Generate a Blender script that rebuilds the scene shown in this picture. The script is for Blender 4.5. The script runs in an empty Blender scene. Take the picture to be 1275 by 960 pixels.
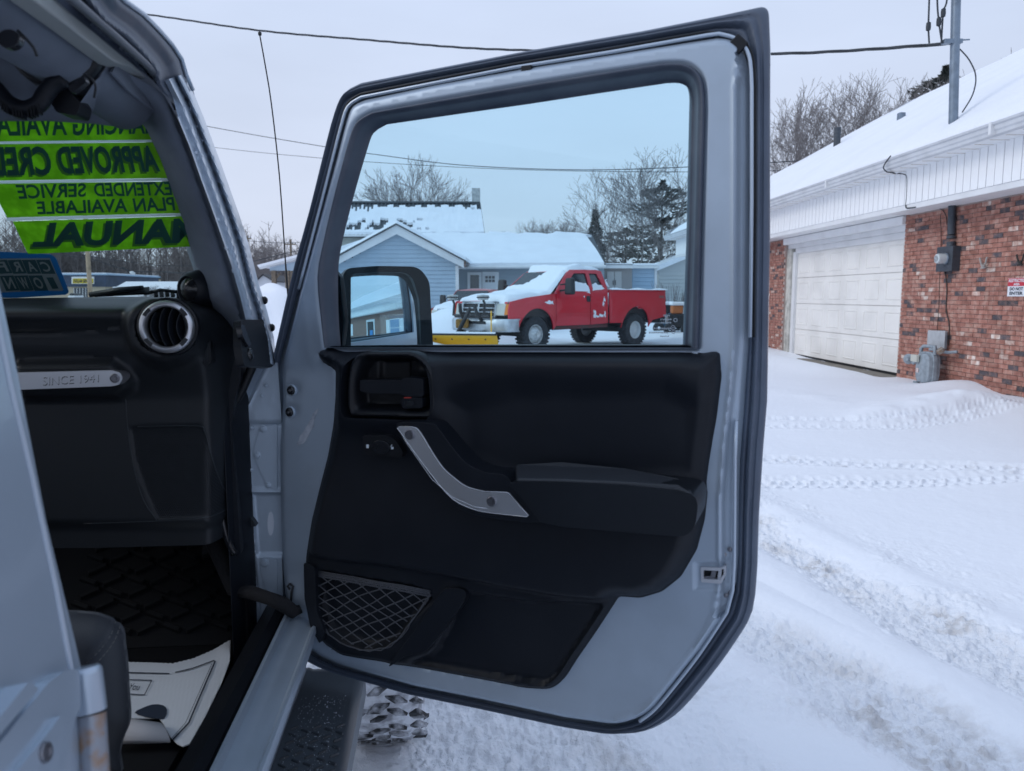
import bpy, bmesh, math, random
import numpy as np
from math import sin, cos, pi, radians, sqrt, atan2
from mathutils import Vector, Matrix
from mathutils.geometry import delaunay_2d_cdt

# ------------------------------------------------------------------ camera, world, sun, exposure
sc = bpy.context.scene
C = sc.collection
FPX, PITCH, CAMH = 950.0, radians(6.72), 1.4
cam = bpy.data.cameras.new("camera")
cam.sensor_width = 36
cam.lens = FPX / 1275 * 36
cam.clip_start = 0.05
cam.clip_end = 2000
cam.dof.use_dof = True
cam.dof.focus_distance = 2.6
cam.dof.aperture_fstop = 6.5
camo = bpy.data.objects.new("camera", cam)
C.objects.link(camo)
camo.location = (0, 0, CAMH)
camo.rotation_euler = (pi / 2 - PITCH, 0, 0)
sc.camera = camo

SUN_EL, SUN_AZ = radians(32), radians(256)      # azimuth clockwise from +Y
world = bpy.data.worlds.new("World")
sc.world = world
world.use_nodes = True
wn = world.node_tree
wn.nodes.clear()
wo = wn.nodes.new('ShaderNodeOutputWorld')
bgn = wn.nodes.new('ShaderNodeBackground')
sky = wn.nodes.new('ShaderNodeTexSky')
sky.sky_type = 'NISHITA'
sky.sun_disc = False
sky.sun_elevation = SUN_EL
sky.sun_rotation = SUN_AZ
sky.dust_density = 3
tc = wn.nodes.new('ShaderNodeTexCoord')
sep = wn.nodes.new('ShaderNodeSeparateXYZ')
wn.links.new(tc.outputs['Generated'], sep.inputs[0])
rmp = wn.nodes.new('ShaderNodeValToRGB')         # cloud deck: warm near the horizon, cooler overhead
rmp.color_ramp.elements[0].position = 0.0
rmp.color_ramp.elements[0].color = (0.63, 0.68, 0.81, 1)
rmp.color_ramp.elements[1].position = 0.55
rmp.color_ramp.elements[1].color = (0.57, 0.69, 0.92, 1)
wn.links.new(sep.outputs[2], rmp.inputs[0])
nz = wn.nodes.new('ShaderNodeTexNoise')
nz.inputs['Scale'].default_value = 2.2
nz.inputs['Detail'].default_value = 5
mpg = wn.nodes.new('ShaderNodeMapping')
mpg.inputs['Scale'].default_value = (1, 1, 3.5)
wn.links.new(tc.outputs['Generated'], mpg.inputs[0])
wn.links.new(mpg.outputs[0], nz.inputs['Vector'])
mr = wn.nodes.new('ShaderNodeMapRange')
mr.inputs[1].default_value = .3
mr.inputs[2].default_value = .7
mr.inputs[3].default_value = .93
mr.inputs[4].default_value = 1.05
wn.links.new(nz.outputs[0], mr.inputs[0])
vm = wn.nodes.new('ShaderNodeVectorMath')
vm.operation = 'SCALE'
wn.links.new(rmp.outputs[0], vm.inputs[0])
wn.links.new(mr.outputs[0], vm.inputs['Scale'])
skm = wn.nodes.new('ShaderNodeVectorMath')
skm.operation = 'SCALE'
skm.inputs['Scale'].default_value = 0.05
wn.links.new(sky.outputs[0], skm.inputs[0])
mixw = wn.nodes.new('ShaderNodeMix')              # nearly closed overcast over the clear sky
mixw.data_type = 'RGBA'
mixw.inputs[0].default_value = 0.92
wn.links.new(skm.outputs[0], mixw.inputs[6])
wn.links.new(vm.outputs[0], mixw.inputs[7])
wn.links.new(mixw.outputs[2], bgn.inputs[0])
bgn.inputs[1].default_value = 1.0
wn.links.new(bgn.outputs[0], wo.inputs[0])

sl = bpy.data.lights.new("sun", 'SUN')
sl.energy = 0.85
sl.angle = radians(28)
sl.color = (1.0, 0.97, 0.93)
so = bpy.data.objects.new("sun", sl)
C.objects.link(so)
sd_ = Vector((sin(SUN_AZ) * cos(SUN_EL), cos(SUN_AZ) * cos(SUN_EL), sin(SUN_EL)))
so.rotation_euler = (-sd_).to_track_quat('-Z', 'Y').to_euler()
so.location = (0, 0, 30)

sc.view_settings.view_transform = 'Standard'
sc.view_settings.look = 'None'
sc.view_settings.exposure = 0.21
sc.view_settings.gamma = 1.0
sc.cycles.max_bounces = 8
sc.cycles.transparent_max_bounces = 16
sc.cycles.use_denoising = True

rng = random.Random(7)
nrng = np.random.RandomState(11)

# ------------------------------------------------------------------ photo measuring helpers
def ray(x, y):
    a = (x - 637.5) / FPX
    b = (480 - y) / FPX
    return np.array([a, cos(PITCH) + b * sin(PITCH), -sin(PITCH) + b * cos(PITCH)])

CAM = np.array([0, 0, CAMH])

class Plane:
    """A real plane in the place; u across, v up, n towards the viewer's side."""
    def __init__(s, o, u, v):
        s.o = np.array(o, float)
        s.u = np.array(u, float) / np.linalg.norm(u)
        s.v = np.array(v, float) / np.linalg.norm(v)
        s.n = np.cross(s.u, s.v)
    def uv(s, x, y, d=0.0):
        r = ray(x, y)
        t = ((s.o + s.n * d - CAM) @ s.n) / (r @ s.n)
        q = CAM + r * t - s.o
        return (q @ s.u, q @ s.v)
    def w(s, a, b, d=0.0):
        return s.o + s.u * a + s.v * b + s.n * d
    def p(s, x, y, d=0.0):
        return s.w(*s.uv(x, y, d), d)
    def uvs(s, pts, d=0.0):
        return [s.uv(q[0], q[1], d) for q in pts]

def gnd(x, y, z=0.0):
    r = ray(x, y)
    t = (z - CAMH) / r[2]
    return CAM + r * t

def atY(x, y, Y):
    r = ray(x, y)
    return CAM + r * (Y / r[1])

# ------------------------------------------------------------------ materials
MATS = {}
def mat(name, col, rough=.6, metal=0., bump=0., bscale=40., var=0., vscale=5., vcol=None, coat=0., spec=None, aniso=None, sheen=0., detail=4):
    if name in MATS: return MATS[name]
    m = bpy.data.materials.new(name)
    m.use_nodes = True
    nt = m.node_tree
    b = nt.nodes['Principled BSDF']
    b.inputs['Base Color'].default_value = (*col, 1)
    b.inputs['Roughness'].default_value = rough
    b.inputs['Metallic'].default_value = metal
    if coat: b.inputs['Coat Weight'].default_value = coat; b.inputs['Coat Roughness'].default_value = .06
    if spec is not None: b.inputs['Specular IOR Level'].default_value = spec
    if sheen: b.inputs['Sheen Weight'].default_value = sheen
    if bump or var:
        t = nt.nodes.new('ShaderNodeTexCoord')
    if var:
        n = nt.nodes.new('ShaderNodeTexNoise'); n.inputs['Scale'].default_value = vscale; n.inputs['Detail'].default_value = 6
        nt.links.new(t.outputs['Object'], n.inputs['Vector'])
        mx = nt.nodes.new('ShaderNodeMix'); mx.data_type = 'RGBA'
        mx.inputs[6].default_value = (*col, 1)
        vc = vcol or tuple(c * (1 - var) for c in col)
        mx.inputs[7].default_value = (*vc, 1)
        r = nt.nodes.new('ShaderNodeMapRange'); r.inputs[1].default_value = .42; r.inputs[2].default_value = .68
        nt.links.new(n.outputs[0], r.inputs[0]); nt.links.new(r.outputs[0], mx.inputs[0])
        nt.links.new(mx.outputs[2], b.inputs['Base Color'])
        r2 = nt.nodes.new('ShaderNodeMapRange'); r2.inputs[3].default_value = rough * .88; r2.inputs[4].default_value = min(1, rough * 1.15)
        nt.links.new(n.outputs[0], r2.inputs[0]); nt.links.new(r2.outputs[0], b.inputs['Roughness'])
    if bump:
        n2 = nt.nodes.new('ShaderNodeTexNoise'); n2.inputs['Scale'].default_value = bscale; n2.inputs['Detail'].default_value = detail
        nt.links.new(t.outputs['Object'], n2.inputs['Vector'])
        bp = nt.nodes.new('ShaderNodeBump'); bp.inputs['Strength'].default_value = bump; bp.inputs['Distance'].default_value = .5 / bscale
        nt.links.new(n2.outputs[0], bp.inputs['Height']); nt.links.new(bp.outputs[0], b.inputs['Normal'])
    MATS[name] = m
    return m

def glass_mat(name, tint, refl=1.0, refl0=.03):
    m = bpy.data.materials.new(name); m.use_nodes = True
    nt = m.node_tree; nt.nodes.clear()
    o = nt.nodes.new('ShaderNodeOutputMaterial'); tr = nt.nodes.new('ShaderNodeBsdfTransparent'); gl = nt.nodes.new('ShaderNodeBsdfGlossy')
    tr.inputs[0].default_value = (*tint, 1); gl.inputs['Roughness'].default_value = 0.0; gl.inputs[0].default_value = (refl, refl, refl, 1)
    lw = nt.nodes.new('ShaderNodeLayerWeight'); lw.inputs[0].default_value = .5
    pw = nt.nodes.new('ShaderNodeMath'); pw.operation = 'POWER'; pw.inputs[1].default_value = 5
    nt.links.new(lw.outputs['Facing'], pw.inputs[0])
    fr = nt.nodes.new('ShaderNodeMath'); fr.operation = 'MULTIPLY_ADD'; fr.inputs[1].default_value = .9; fr.inputs[2].default_value = refl0
    nt.links.new(pw.outputs[0], fr.inputs[0])
    mx = nt.nodes.new('ShaderNodeMixShader')
    nt.links.new(fr.outputs[0], mx.inputs[0]); nt.links.new(tr.outputs[0], mx.inputs[1]); nt.links.new(gl.outputs[0], mx.inputs[2]); nt.links.new(mx.outputs[0], o.inputs[0])
    MATS[name] = m
    return m

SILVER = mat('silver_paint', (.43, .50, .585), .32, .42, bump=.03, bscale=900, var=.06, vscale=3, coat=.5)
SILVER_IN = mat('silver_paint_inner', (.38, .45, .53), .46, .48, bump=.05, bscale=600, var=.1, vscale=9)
RUBBER = mat('weatherstrip_rubber', (.042, .054, .080), .42, bump=.06, bscale=120, var=.3, vscale=14, vcol=(.065, .078, .105))
BLACK = mat('black_plastic', (.006, .0072, .010), .40, bump=.25, bscale=900, var=.3, vscale=6, vcol=(.008, .0095, .0125), spec=.28)
BLACK_S = mat('black_soft_plastic', (.0055, .0075, .012), .47, bump=.3, bscale=700, var=.3, vscale=4, vcol=(.010, .0125, .0175), spec=.25)
BLACK_G = mat('black_gloss_plastic', (.012, .013, .016), .18)
PAD = mat('roll_bar_padding', (.15, .175, .22), .85, bump=.35, bscale=500, var=.2, vscale=10)
SATIN = mat('satin_silver_trim', (.60, .61, .64), .36, .85, bump=.03, bscale=400)
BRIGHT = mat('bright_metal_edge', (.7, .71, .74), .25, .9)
STEEL = mat('bolt_steel', (.22, .22, .24), .35, .9)
CARPET = mat('black_carpet', (.005, .005, .007), .95, bump=.8, bscale=300)
SEATF = mat('charcoal_seat_fabric', (.022, .026, .034), .9, bump=.4, bscale=900, sheen=.2)
THREAD = mat('grey_thread', (.16, .16, .15), .8)
NET = mat('net_cord', (.055, .06, .072), .8)
PAPER = mat('mat_paper', (.66, .68, .70), .85, var=.05, vscale=4)
PAPERB = mat('mat_paper_back', (.52, .50, .50), .9)
INK = mat('dark_print', (.02, .03, .05), .7)
WHITE = mat('white_vinyl', (.84, .85, .86), .5, var=.08, vscale=3, bump=.05, bscale=30)
GDOOR = mat('garage_door_paint', (.80, .785, .75), .55, var=.12, vscale=1.7, bump=.05, bscale=25)
OLDW = mat('weathered_white_wood', (.55, .54, .49), .8, var=.4, vscale=6, bump=.3, bscale=30)
SHING = mat('dark_metal_roof', (.07, .08, .09), .5, var=.3, vscale=3)
SNOW = mat('snow', (.83, .85, .89), .75, bump=.5, bscale=9, var=.04, vscale=1.2, detail=8, spec=.3)
SNOWC = mat('snow_on_vehicle', (.84, .86, .90), .75, bump=.4, bscale=22, detail=6, spec=.3)
BLUES = mat('light_blue_siding', (.38, .48, .57), .6, var=.1, vscale=1.5)
TRIMW = mat('white_trim', (.72, .73, .74), .5, var=.1, vscale=2)
MORTAR = mat('mortar', (.40, .31, .28), .95, bump=.5, bscale=60)
RED = mat('red_paint', (.60, .010, .028), .34, 0, coat=.35, var=.2, vscale=1.5, vcol=(.52, .015, .03))
RED2 = mat('red_orange_paint', (.42, .04, .035), .35, 0, coat=.4)
TYRE = mat('tyre_rubber', (.022, .023, .026), .85, bump=.6, bscale=40, var=.5, vscale=14, vcol=(.06, .062, .07))
RIM = mat('wheel_rim', (.62, .62, .62), .35, .35, var=.3, vscale=20)
CHROME = mat('chrome', (.62, .64, .67), .22, .9, var=.25, vscale=8)
DARKM = mat('dark_metal', (.03, .032, .036), .6, .3, bump=.2, bscale=60)
YELLOW = mat('plow_yellow', (.95, .50, .02), .4, var=.12, vscale=2)
AMBER = mat('amber_lens', (.85, .25, .01), .25, coat=.6)
LENS = mat('headlamp_lens', (.55, .55, .50), .15, .2, coat=.8)
DGLASS = mat('dark_vehicle_glass', (.018, .025, .03), .05, 0, spec=.8)
WGLASS = mat('house_window_glass', (.05, .06, .075), .06, 0, spec=.8)
GALV = mat('galvanised_pipe', (.20, .25, .31), .4, .5, var=.25, vscale=8)
DGREY = mat('dark_grey_meter_box', (.055, .068, .085), .5, .2, var=.3, vscale=20)
GASM = mat('gas_meter_grey', (.30, .35, .39), .5, .1, var=.3, vscale=12, bump=.2, bscale=50)
LGREY = mat('light_grey_box', (.42, .44, .46), .5, var=.15, vscale=12)
WOOD = mat('pole_wood', (.20, .16, .12), .9, bump=.6, bscale=30, var=.4, vscale=8)
WIREM = mat('cable_black', (.025, .032, .042), .6)
BARK = mat('bark', (.075, .068, .068), .95, var=.4, vscale=3, vcol=(.12, .11, .105))
BARKL = mat('pale_bark', (.24, .22, .21), .95, var=.4, vscale=3)
TWIG = mat('twigs', (.21, .195, .195), .95)
NEEDLE = mat('pine_needles', (.055, .068, .062), .9, var=.5, vscale=2, vcol=(.10, .095, .09))
GLASS = glass_mat('tinted_door_glass', (.83, .95, .985), refl0=.012)
WSGLASS = glass_mat('windshield_glass', (.86, .93, .93))
MIRRORM = mat('mirror_silver', (.80, .86, .88), .0, 1.0)

def brick_wall_mat():
    m = bpy.data.materials.new('greyish_brick_wall'); m.use_nodes = True
    nt = m.node_tree; b = nt.nodes['Principled BSDF']; b.inputs['Roughness'].default_value = .9
    t = nt.nodes.new('ShaderNodeTexCoord'); mp = nt.nodes.new('ShaderNodeMapping'); mp.inputs['Rotation'].default_value = (pi / 2, 0, pi / 2)
    br = nt.nodes.new('ShaderNodeTexBrick'); br.inputs['Scale'].default_value = 1
    br.inputs['Brick Width'].default_value = .205; br.inputs['Row Height'].default_value = .067; br.inputs['Mortar Size'].default_value = .006
    br.inputs['Color1'].default_value = (.30, .17, .13, 1); br.inputs['Color2'].default_value = (.20, .12, .10, 1); br.inputs['Mortar'].default_value = (.35, .30, .28, 1)
    cx = nt.nodes.new('ShaderNodeSeparateXYZ'); cb = nt.nodes.new('ShaderNodeCombineXYZ')
    nt.links.new(t.outputs['Object'], cx.inputs[0]); nt.links.new(cx.outputs[1], cb.inputs[0]); nt.links.new(cx.outputs[2], cb.inputs[1])
    nt.links.new(cb.outputs[0], br.inputs['Vector']); nt.links.new(br.outputs[0], b.inputs['Base Color'])
    return m
BRICKW = brick_wall_mat()

def brick_mat(name, c1, c2, c3):
    m = bpy.data.materials.new(name); m.use_nodes = True
    nt = m.node_tree; b = nt.nodes['Principled BSDF']; b.inputs['Roughness'].default_value = .9
    g = nt.nodes.new('ShaderNodeNewGeometry'); n = nt.nodes.new('ShaderNodeTexNoise'); n.inputs['Scale'].default_value = 9; n.inputs['Detail'].default_value = 8
    nt.links.new(g.outputs['Position'], n.inputs['Vector'])
    cr = nt.nodes.new('ShaderNodeValToRGB'); e = cr.color_ramp.elements
    e[0].position = .38; e[0].color = (*c1, 1); e[1].position = .66; e[1].color = (*c3, 1)
    k = e.new(.5); k.color = (*c2, 1)
    nt.links.new(n.outputs[0], cr.inputs[0])
    ob = nt.nodes.new('ShaderNodeObjectInfo'); mr_ = nt.nodes.new('ShaderNodeMapRange'); mr_.inputs[3].default_value = .8; mr_.inputs[4].default_value = 1.2
    nt.links.new(ob.outputs['Random'], mr_.inputs[0]); v = nt.nodes.new('ShaderNodeVectorMath'); v.operation = 'SCALE'
    nt.links.new(cr.outputs[0], v.inputs[0]); nt.links.new(mr_.outputs[0], v.inputs['Scale']); nt.links.new(v.outputs[0], b.inputs['Base Color'])
    bp = nt.nodes.new('ShaderNodeBump'); bp.inputs['Distance'].default_value = .006; n2 = nt.nodes.new('ShaderNodeTexNoise'); n2.inputs['Scale'].default_value = 60
    nt.links.new(g.outputs['Position'], n2.inputs['Vector']); nt.links.new(n2.outputs[0], bp.inputs['Height']); nt.links.new(bp.outputs[0], b.inputs['Normal'])
    return m
BR = [brick_mat('red_brick', (.27, .115, .085), (.345, .155, .12), (.42, .24, .19)),
      brick_mat('orange_red_brick', (.29, .125, .09), (.38, .175, .135), (.46, .28, .22)),
      brick_mat('dark_brick', (.07, .06, .07), (.095, .08, .085), (.28, .15, .125)),
      brick_mat('whitened_brick', (.38, .19, .15), (.50, .35, .29), (.66, .57, .51))]

# ------------------------------------------------------------------ object helpers
WM = {}                                      # world matrix of each object, by name
def finish(o, parent, M):
    C.objects.link(o)
    WM[o.name] = M
    if parent is not None:
        o.parent = parent
    return o

def tag(o, label=None, cat=None, group=None, kind=None):
    if label: o['label'] = label
    if cat: o['category'] = cat
    if group: o['group'] = group
    if kind: o['kind'] = kind
    return o

def thing(name, label, cat, loc=(0, 0, 0), rotz=0, group=None, scale=1):
    o = bpy.data.objects.new(name, None)
    o.empty_display_size = .1
    M = Matrix.Translation(Vector(loc)) @ Matrix.Rotation(rotz, 4, 'Z') @ Matrix.Scale(scale, 4)
    o.location = loc; o.rotation_euler = (0, 0, rotz); o.scale = (scale,) * 3
    finish(o, None, M)
    return tag(o, label, cat, group)

def mk(name, verts, faces, m, parent=None, M=None, smooth=None, bev=0, segs=3, mats=None, fm=None, local=False, solid=0):
    """One mesh object. verts in the world (or in M's frame, or in the parent's frame if local)."""
    me = bpy.data.meshes.new(name)
    V = np.asarray([tuple(v) for v in verts], float) if not isinstance(verts, np.ndarray) else verts
    PM = WM[parent.name] if parent is not None else Matrix.Identity(4)
    if not local:
        T = PM.inverted() @ (M if M is not None else Matrix.Identity(4))
        T = np.array(T)
        V = V @ T[:3, :3].T + T[:3, 3]
    if isinstance(faces, np.ndarray):
        nf, k = faces.shape
        me.vertices.add(len(V)); me.vertices.foreach_set('co', V.ravel())
        me.loops.add(nf * k); me.loops.foreach_set('vertex_index', faces.ravel().astype(np.int32))
        me.polygons.add(nf); me.polygons.foreach_set('loop_start', np.arange(0, nf * k, k, dtype=np.int32))
        me.update(calc_edges=True)
    else:
        me.from_pydata([tuple(v) for v in V], [], faces)
    me.validate()
    for mm in (mats or [m]): me.materials.append(mm)
    if fm is not None:
        me.polygons.foreach_set('material_index', np.asarray(fm, dtype=np.int32))
    if smooth or bev:
        me.polygons.foreach_set('use_smooth', [True] * len(me.polygons))
        if smooth and smooth is not True:
            me.set_sharp_from_angle(angle=radians(smooth))
    me.update()
    o = bpy.data.objects.new(name, me)
    if solid:
        s = o.modifiers.new('thick', 'SOLIDIFY'); s.thickness = solid; s.offset = 0
    if bev:
        b = o.modifiers.new('bevel', 'BEVEL'); b.width = bev; b.segments = segs; b.limit_method = 'ANGLE'; b.angle_limit = radians(40); b.harden_normals = True
    return finish(o, parent, PM.copy())

class MB:
    """Collects simple shapes into one mesh."""
    def __init__(s): s.v = []; s.f = []; s.m = []
    def add(s, v, f, mi=0):
        k = len(s.v); s.v += [tuple(map(float, q)) for q in v]; s.f += [tuple(i + k for i in q) for q in f]; s.m += [mi] * len(f)
        return s
    def box(s, x0, x1, y0, y1, z0, z1, mi=0):
        v = [(x, y, z) for z in (z0, z1) for y in (y0, y1) for x in (x0, x1)]
        return s.add(v, [(0, 2, 3, 1), (4, 5, 7, 6), (0, 1, 5, 4), (1, 3, 7, 5), (3, 2, 6, 7), (2, 0, 4, 6)], mi)
    def hexa(s, bot, top, mi=0):
        """bot, top: 4 points each, in order round."""
        return s.add(list(bot) + list(top), [(3, 2, 1, 0), (4, 5, 6, 7), (0, 1, 5, 4), (1, 2, 6, 5), (2, 3, 7, 6), (3, 0, 4, 7)], mi)
    def quad(s, a, b, c, d, mi=0): return s.add([a, b, c, d], [(0, 1, 2, 3)], mi)
    def tube(s, path, r, n=8, mi=0, caps=True, closed=False):
        P = [Vector(tuple(q)) for q in path]; N = len(P); vs = []
        rs = r if hasattr(r, '__len__') else [r] * N
        up = None
        for i in range(N):
            if closed: t = (P[(i + 1) % N] - P[i - 1])
            else: t = P[min(i + 1, N - 1)] - P[max(i - 1, 0)]
            t.normalize()
            if up is None:
                up = Vector((0, 0, 1)) if abs(t.z) < .9 else Vector((1, 0, 0))
            a = t.cross(up)
            if a.length < 1e-4: a = t.cross(Vector((1, .3, .2)))
            a.normalize(); b = a.cross(t).normalized(); up = b
            for k in range(n):
                th = 2 * pi * k / n
                vs.append(P[i] + (a * cos(th) + b * sin(th)) * rs[i])
        f = []
        for i in range(N if closed else N - 1):
            j = (i + 1) % N
            for k in range(n):
                l = (k + 1) % n
                f.append((i * n + k, i * n + l, j * n + l, j * n + k))
        if caps and not closed:
            f.append(tuple(range(n - 1, -1, -1))); f.append(tuple((N - 1) * n + k for k in range(n)))
        return s.add(vs, f, mi)
    def lathe(s, prof, c, axis, n=24, mi=0, closed=False):
        """prof: (radius, along axis)."""
        ax = Vector(tuple(axis)).normalized(); c = Vector(tuple(c))
        a = ax.cross(Vector((0, 0, 1)) if abs(ax.z) < .9 else Vector((1, 0, 0))).normalized(); b = ax.cross(a)
        vs = []
        for (r, h) in prof:
            for k in range(n):
                th = 2 * pi * k / n
                vs.append(c + ax * h + (a * cos(th) + b * sin(th)) * r)
        f = []
        m = len(prof)
        for i in range(m if closed else m - 1):
            j = (i + 1) % m
            for k in range(n):
                l = (k + 1) % n
                f.append((i * n + k, i * n + l, j * n + l, j * n + k))
        return s.add(vs, f, mi)
    def build(s, name, m, parent=None, **k):
        mats = k.pop('mats', None)
        return mk(name, s.v, s.f, m, parent, mats=mats, fm=s.m if mats else None, **k)

def rp(pts, r=0, n=5):
    """Rounds the corners of a polygon; each point (x, y) or (x, y, radius)."""
    out = []; N = len(pts)
    for i in range(N):
        p = np.array(pts[i][:2], float); rr = pts[i][2] if len(pts[i]) > 2 else r
        if rr <= 0: out.append(tuple(p)); continue
        a = np.array(pts[i - 1][:2], float) - p; b = np.array(pts[(i + 1) % N][:2], float) - p
        la, lb = np.linalg.norm(a), np.linalg.norm(b)
        t = min(rr, la * .49, lb * .49)
        A = p + a / la * t; B = p + b / lb * t
        for k in range(n + 1):
            u = k / n
            out.append(tuple((1 - u) ** 2 * A + 2 * u * (1 - u) * p + u * u * B))
    return out

def sm(pts, n=4, closed=True):
    """Catmull-Rom through points."""
    P = [np.array(p[:2], float) for p in pts]; N = len(P); out = []
    rngi = range(N) if closed else range(N - 1)
    for i in rngi:
        if closed: p0, p1, p2, p3 = P[i - 1], P[i], P[(i + 1) % N], P[(i + 2) % N]
        else: p0, p1, p2, p3 = P[max(i - 1, 0)], P[i], P[i + 1], P[min(i + 2, N - 1)]
        for k in range(n):
            t = k / n
            out.append(tuple(.5 * ((2 * p1) + (-p0 + p2) * t + (2 * p0 - 5 * p1 + 4 * p2 - p3) * t * t + (-p0 + 3 * p1 - 3 * p2 + p3) * t ** 3)))
    if not closed: out.append(tuple(P[-1]))
    return out

def inside(poly, X, Y):
    X = np.asarray(X); Y = np.asarray(Y); r = np.zeros(X.shape, bool); n = len(poly)
    for i in range(n):
        x0, y0 = poly[i]; x1, y1 = poly[(i + 1) % n]
        if y0 == y1: continue
        c = ((y0 > Y) != (y1 > Y)) & (X < (x1 - x0) * (Y - y0) / (y1 - y0) + x0)
        r ^= c
    return r

def segdist(pts, X, Y, closed=True):
    X = np.asarray(X, float); Y = np.asarray(Y, float); d = np.full(X.shape, 1e9); n = len(pts)
    for i in range(n if closed else n - 1):
        x0, y0 = pts[i][:2]; x1, y1 = pts[(i + 1) % n][:2]
        dx, dy = x1 - x0, y1 - y0; L = dx * dx + dy * dy + 1e-12
        t = np.clip(((X - x0) * dx + (Y - y0) * dy) / L, 0, 1)
        d = np.minimum(d, np.hypot(X - x0 - t * dx, Y - y0 - t * dy))
    return d

def sdf(poly, X, Y):
    """Positive inside."""
    d = segdist(poly, X, Y)
    return np.where(inside(poly, X, Y), d, -d)

def ss(x, a, b):
    t = np.clip((np.asarray(x, float) - a) / (b - a), 0, 1)
    return t * t * (3 - 2 * t)

def circ(x, y, r, n=20, ry=None):
    ry = ry or r
    return [(x + r * cos(2 * pi * k / n), y + ry * sin(2 * pi * k / n)) for k in range(n)]

def cdt(outer, holes, interior=()):
    vs = [Vector(p) for p in outer]; ed = [(i, (i + 1) % len(outer)) for i in range(len(outer))]
    for h in holes:
        k = len(vs); vs += [Vector(p) for p in h]; ed += [(k + i, k + (i + 1) % len(h)) for i in range(len(h))]
    vs += [Vector(p) for p in interior]
    r = delaunay_2d_cdt(vs, ed, [], 1, 1e-7)
    P = np.array([tuple(v) for v in r[0]]); F = [tuple(f) for f in r[2]]
    cen = np.array([P[list(f)].mean(0) for f in F])
    keep = inside(outer, cen[:, 0], cen[:, 1])
    for h in holes: keep &= ~inside(h, cen[:, 0], cen[:, 1])
    G = []
    for f, k in zip(F, keep):
        if not k: continue
        a = P[list(f)]
        ar = sum(a[i][0] * a[(i + 1) % len(f)][1] - a[(i + 1) % len(f)][0] * a[i][1] for i in range(len(f)))
        G.append(f if ar > 0 else f[::-1])
    return P, G

def skirt(F, n):
    """Boundary edges of a face list, with the back copy of each vertex n further on."""
    cnt = {}
    for f in F:
        for i in range(len(f)): cnt[(f[i], f[(i + 1) % len(f)])] = 1
    b = [e for e in cnt if (e[1], e[0]) not in cnt]
    return [(i, i + n, j + n, j) for i, j in b]

def plate(name, outer, pl, d1, d0, m, parent, holes=(), bev=0, px=True, segs=3, smooth=40, base=None, **k):
    """Flat piece on a plane, front face at d1 and back at d0, outline measured in the photo (px) or in the plane's metres."""
    dd = d1 if base is None else base
    if px:
        outer = pl.uvs(outer, dd); holes = [pl.uvs(h, dd) for h in holes]
    P, F = cdt(outer, holes)
    n = len(P)
    V = [pl.w(a, b, d1) for a, b in P] + [pl.w(a, b, d0) for a, b in P]
    faces = F + [tuple(i + n for i in f[::-1]) for f in F] + skirt(F, n)
    return mk(name, V, faces, m, parent, smooth=None if bev else smooth, bev=bev, segs=segs, **k)

def offs(poly, d, s):
    """Points on a ring at distance d inside (d > 0) or outside the polygon."""
    o = []; N = len(poly)
    ar = sum(poly[i][0] * poly[(i + 1) % N][1] - poly[(i + 1) % N][0] * poly[i][1] for i in range(N))
    sg = 1 if ar > 0 else -1
    last = None
    for i in range(N):
        a = np.array(poly[i][:2], float); b = np.array(poly[(i + 1) % N][:2], float); L = np.linalg.norm(b - a)
        if L < 1e-6: continue
        t = (b - a) / L; nn_ = np.array([-t[1], t[0]]) * sg * d
        k = max(1, int(L / s))
        for q in range(k):
            p = a + t * L * (q + .5) / k + nn_
            if last is None or np.hypot(*(p - last)) > s * .6: o.append(tuple(p)); last = p
    o = np.array(o); dd = sdf(poly, o[:, 0], o[:, 1])
    ok = (np.sign(dd) == np.sign(d)) & (np.abs(dd) > abs(d) * .9)
    return o[ok]

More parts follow.
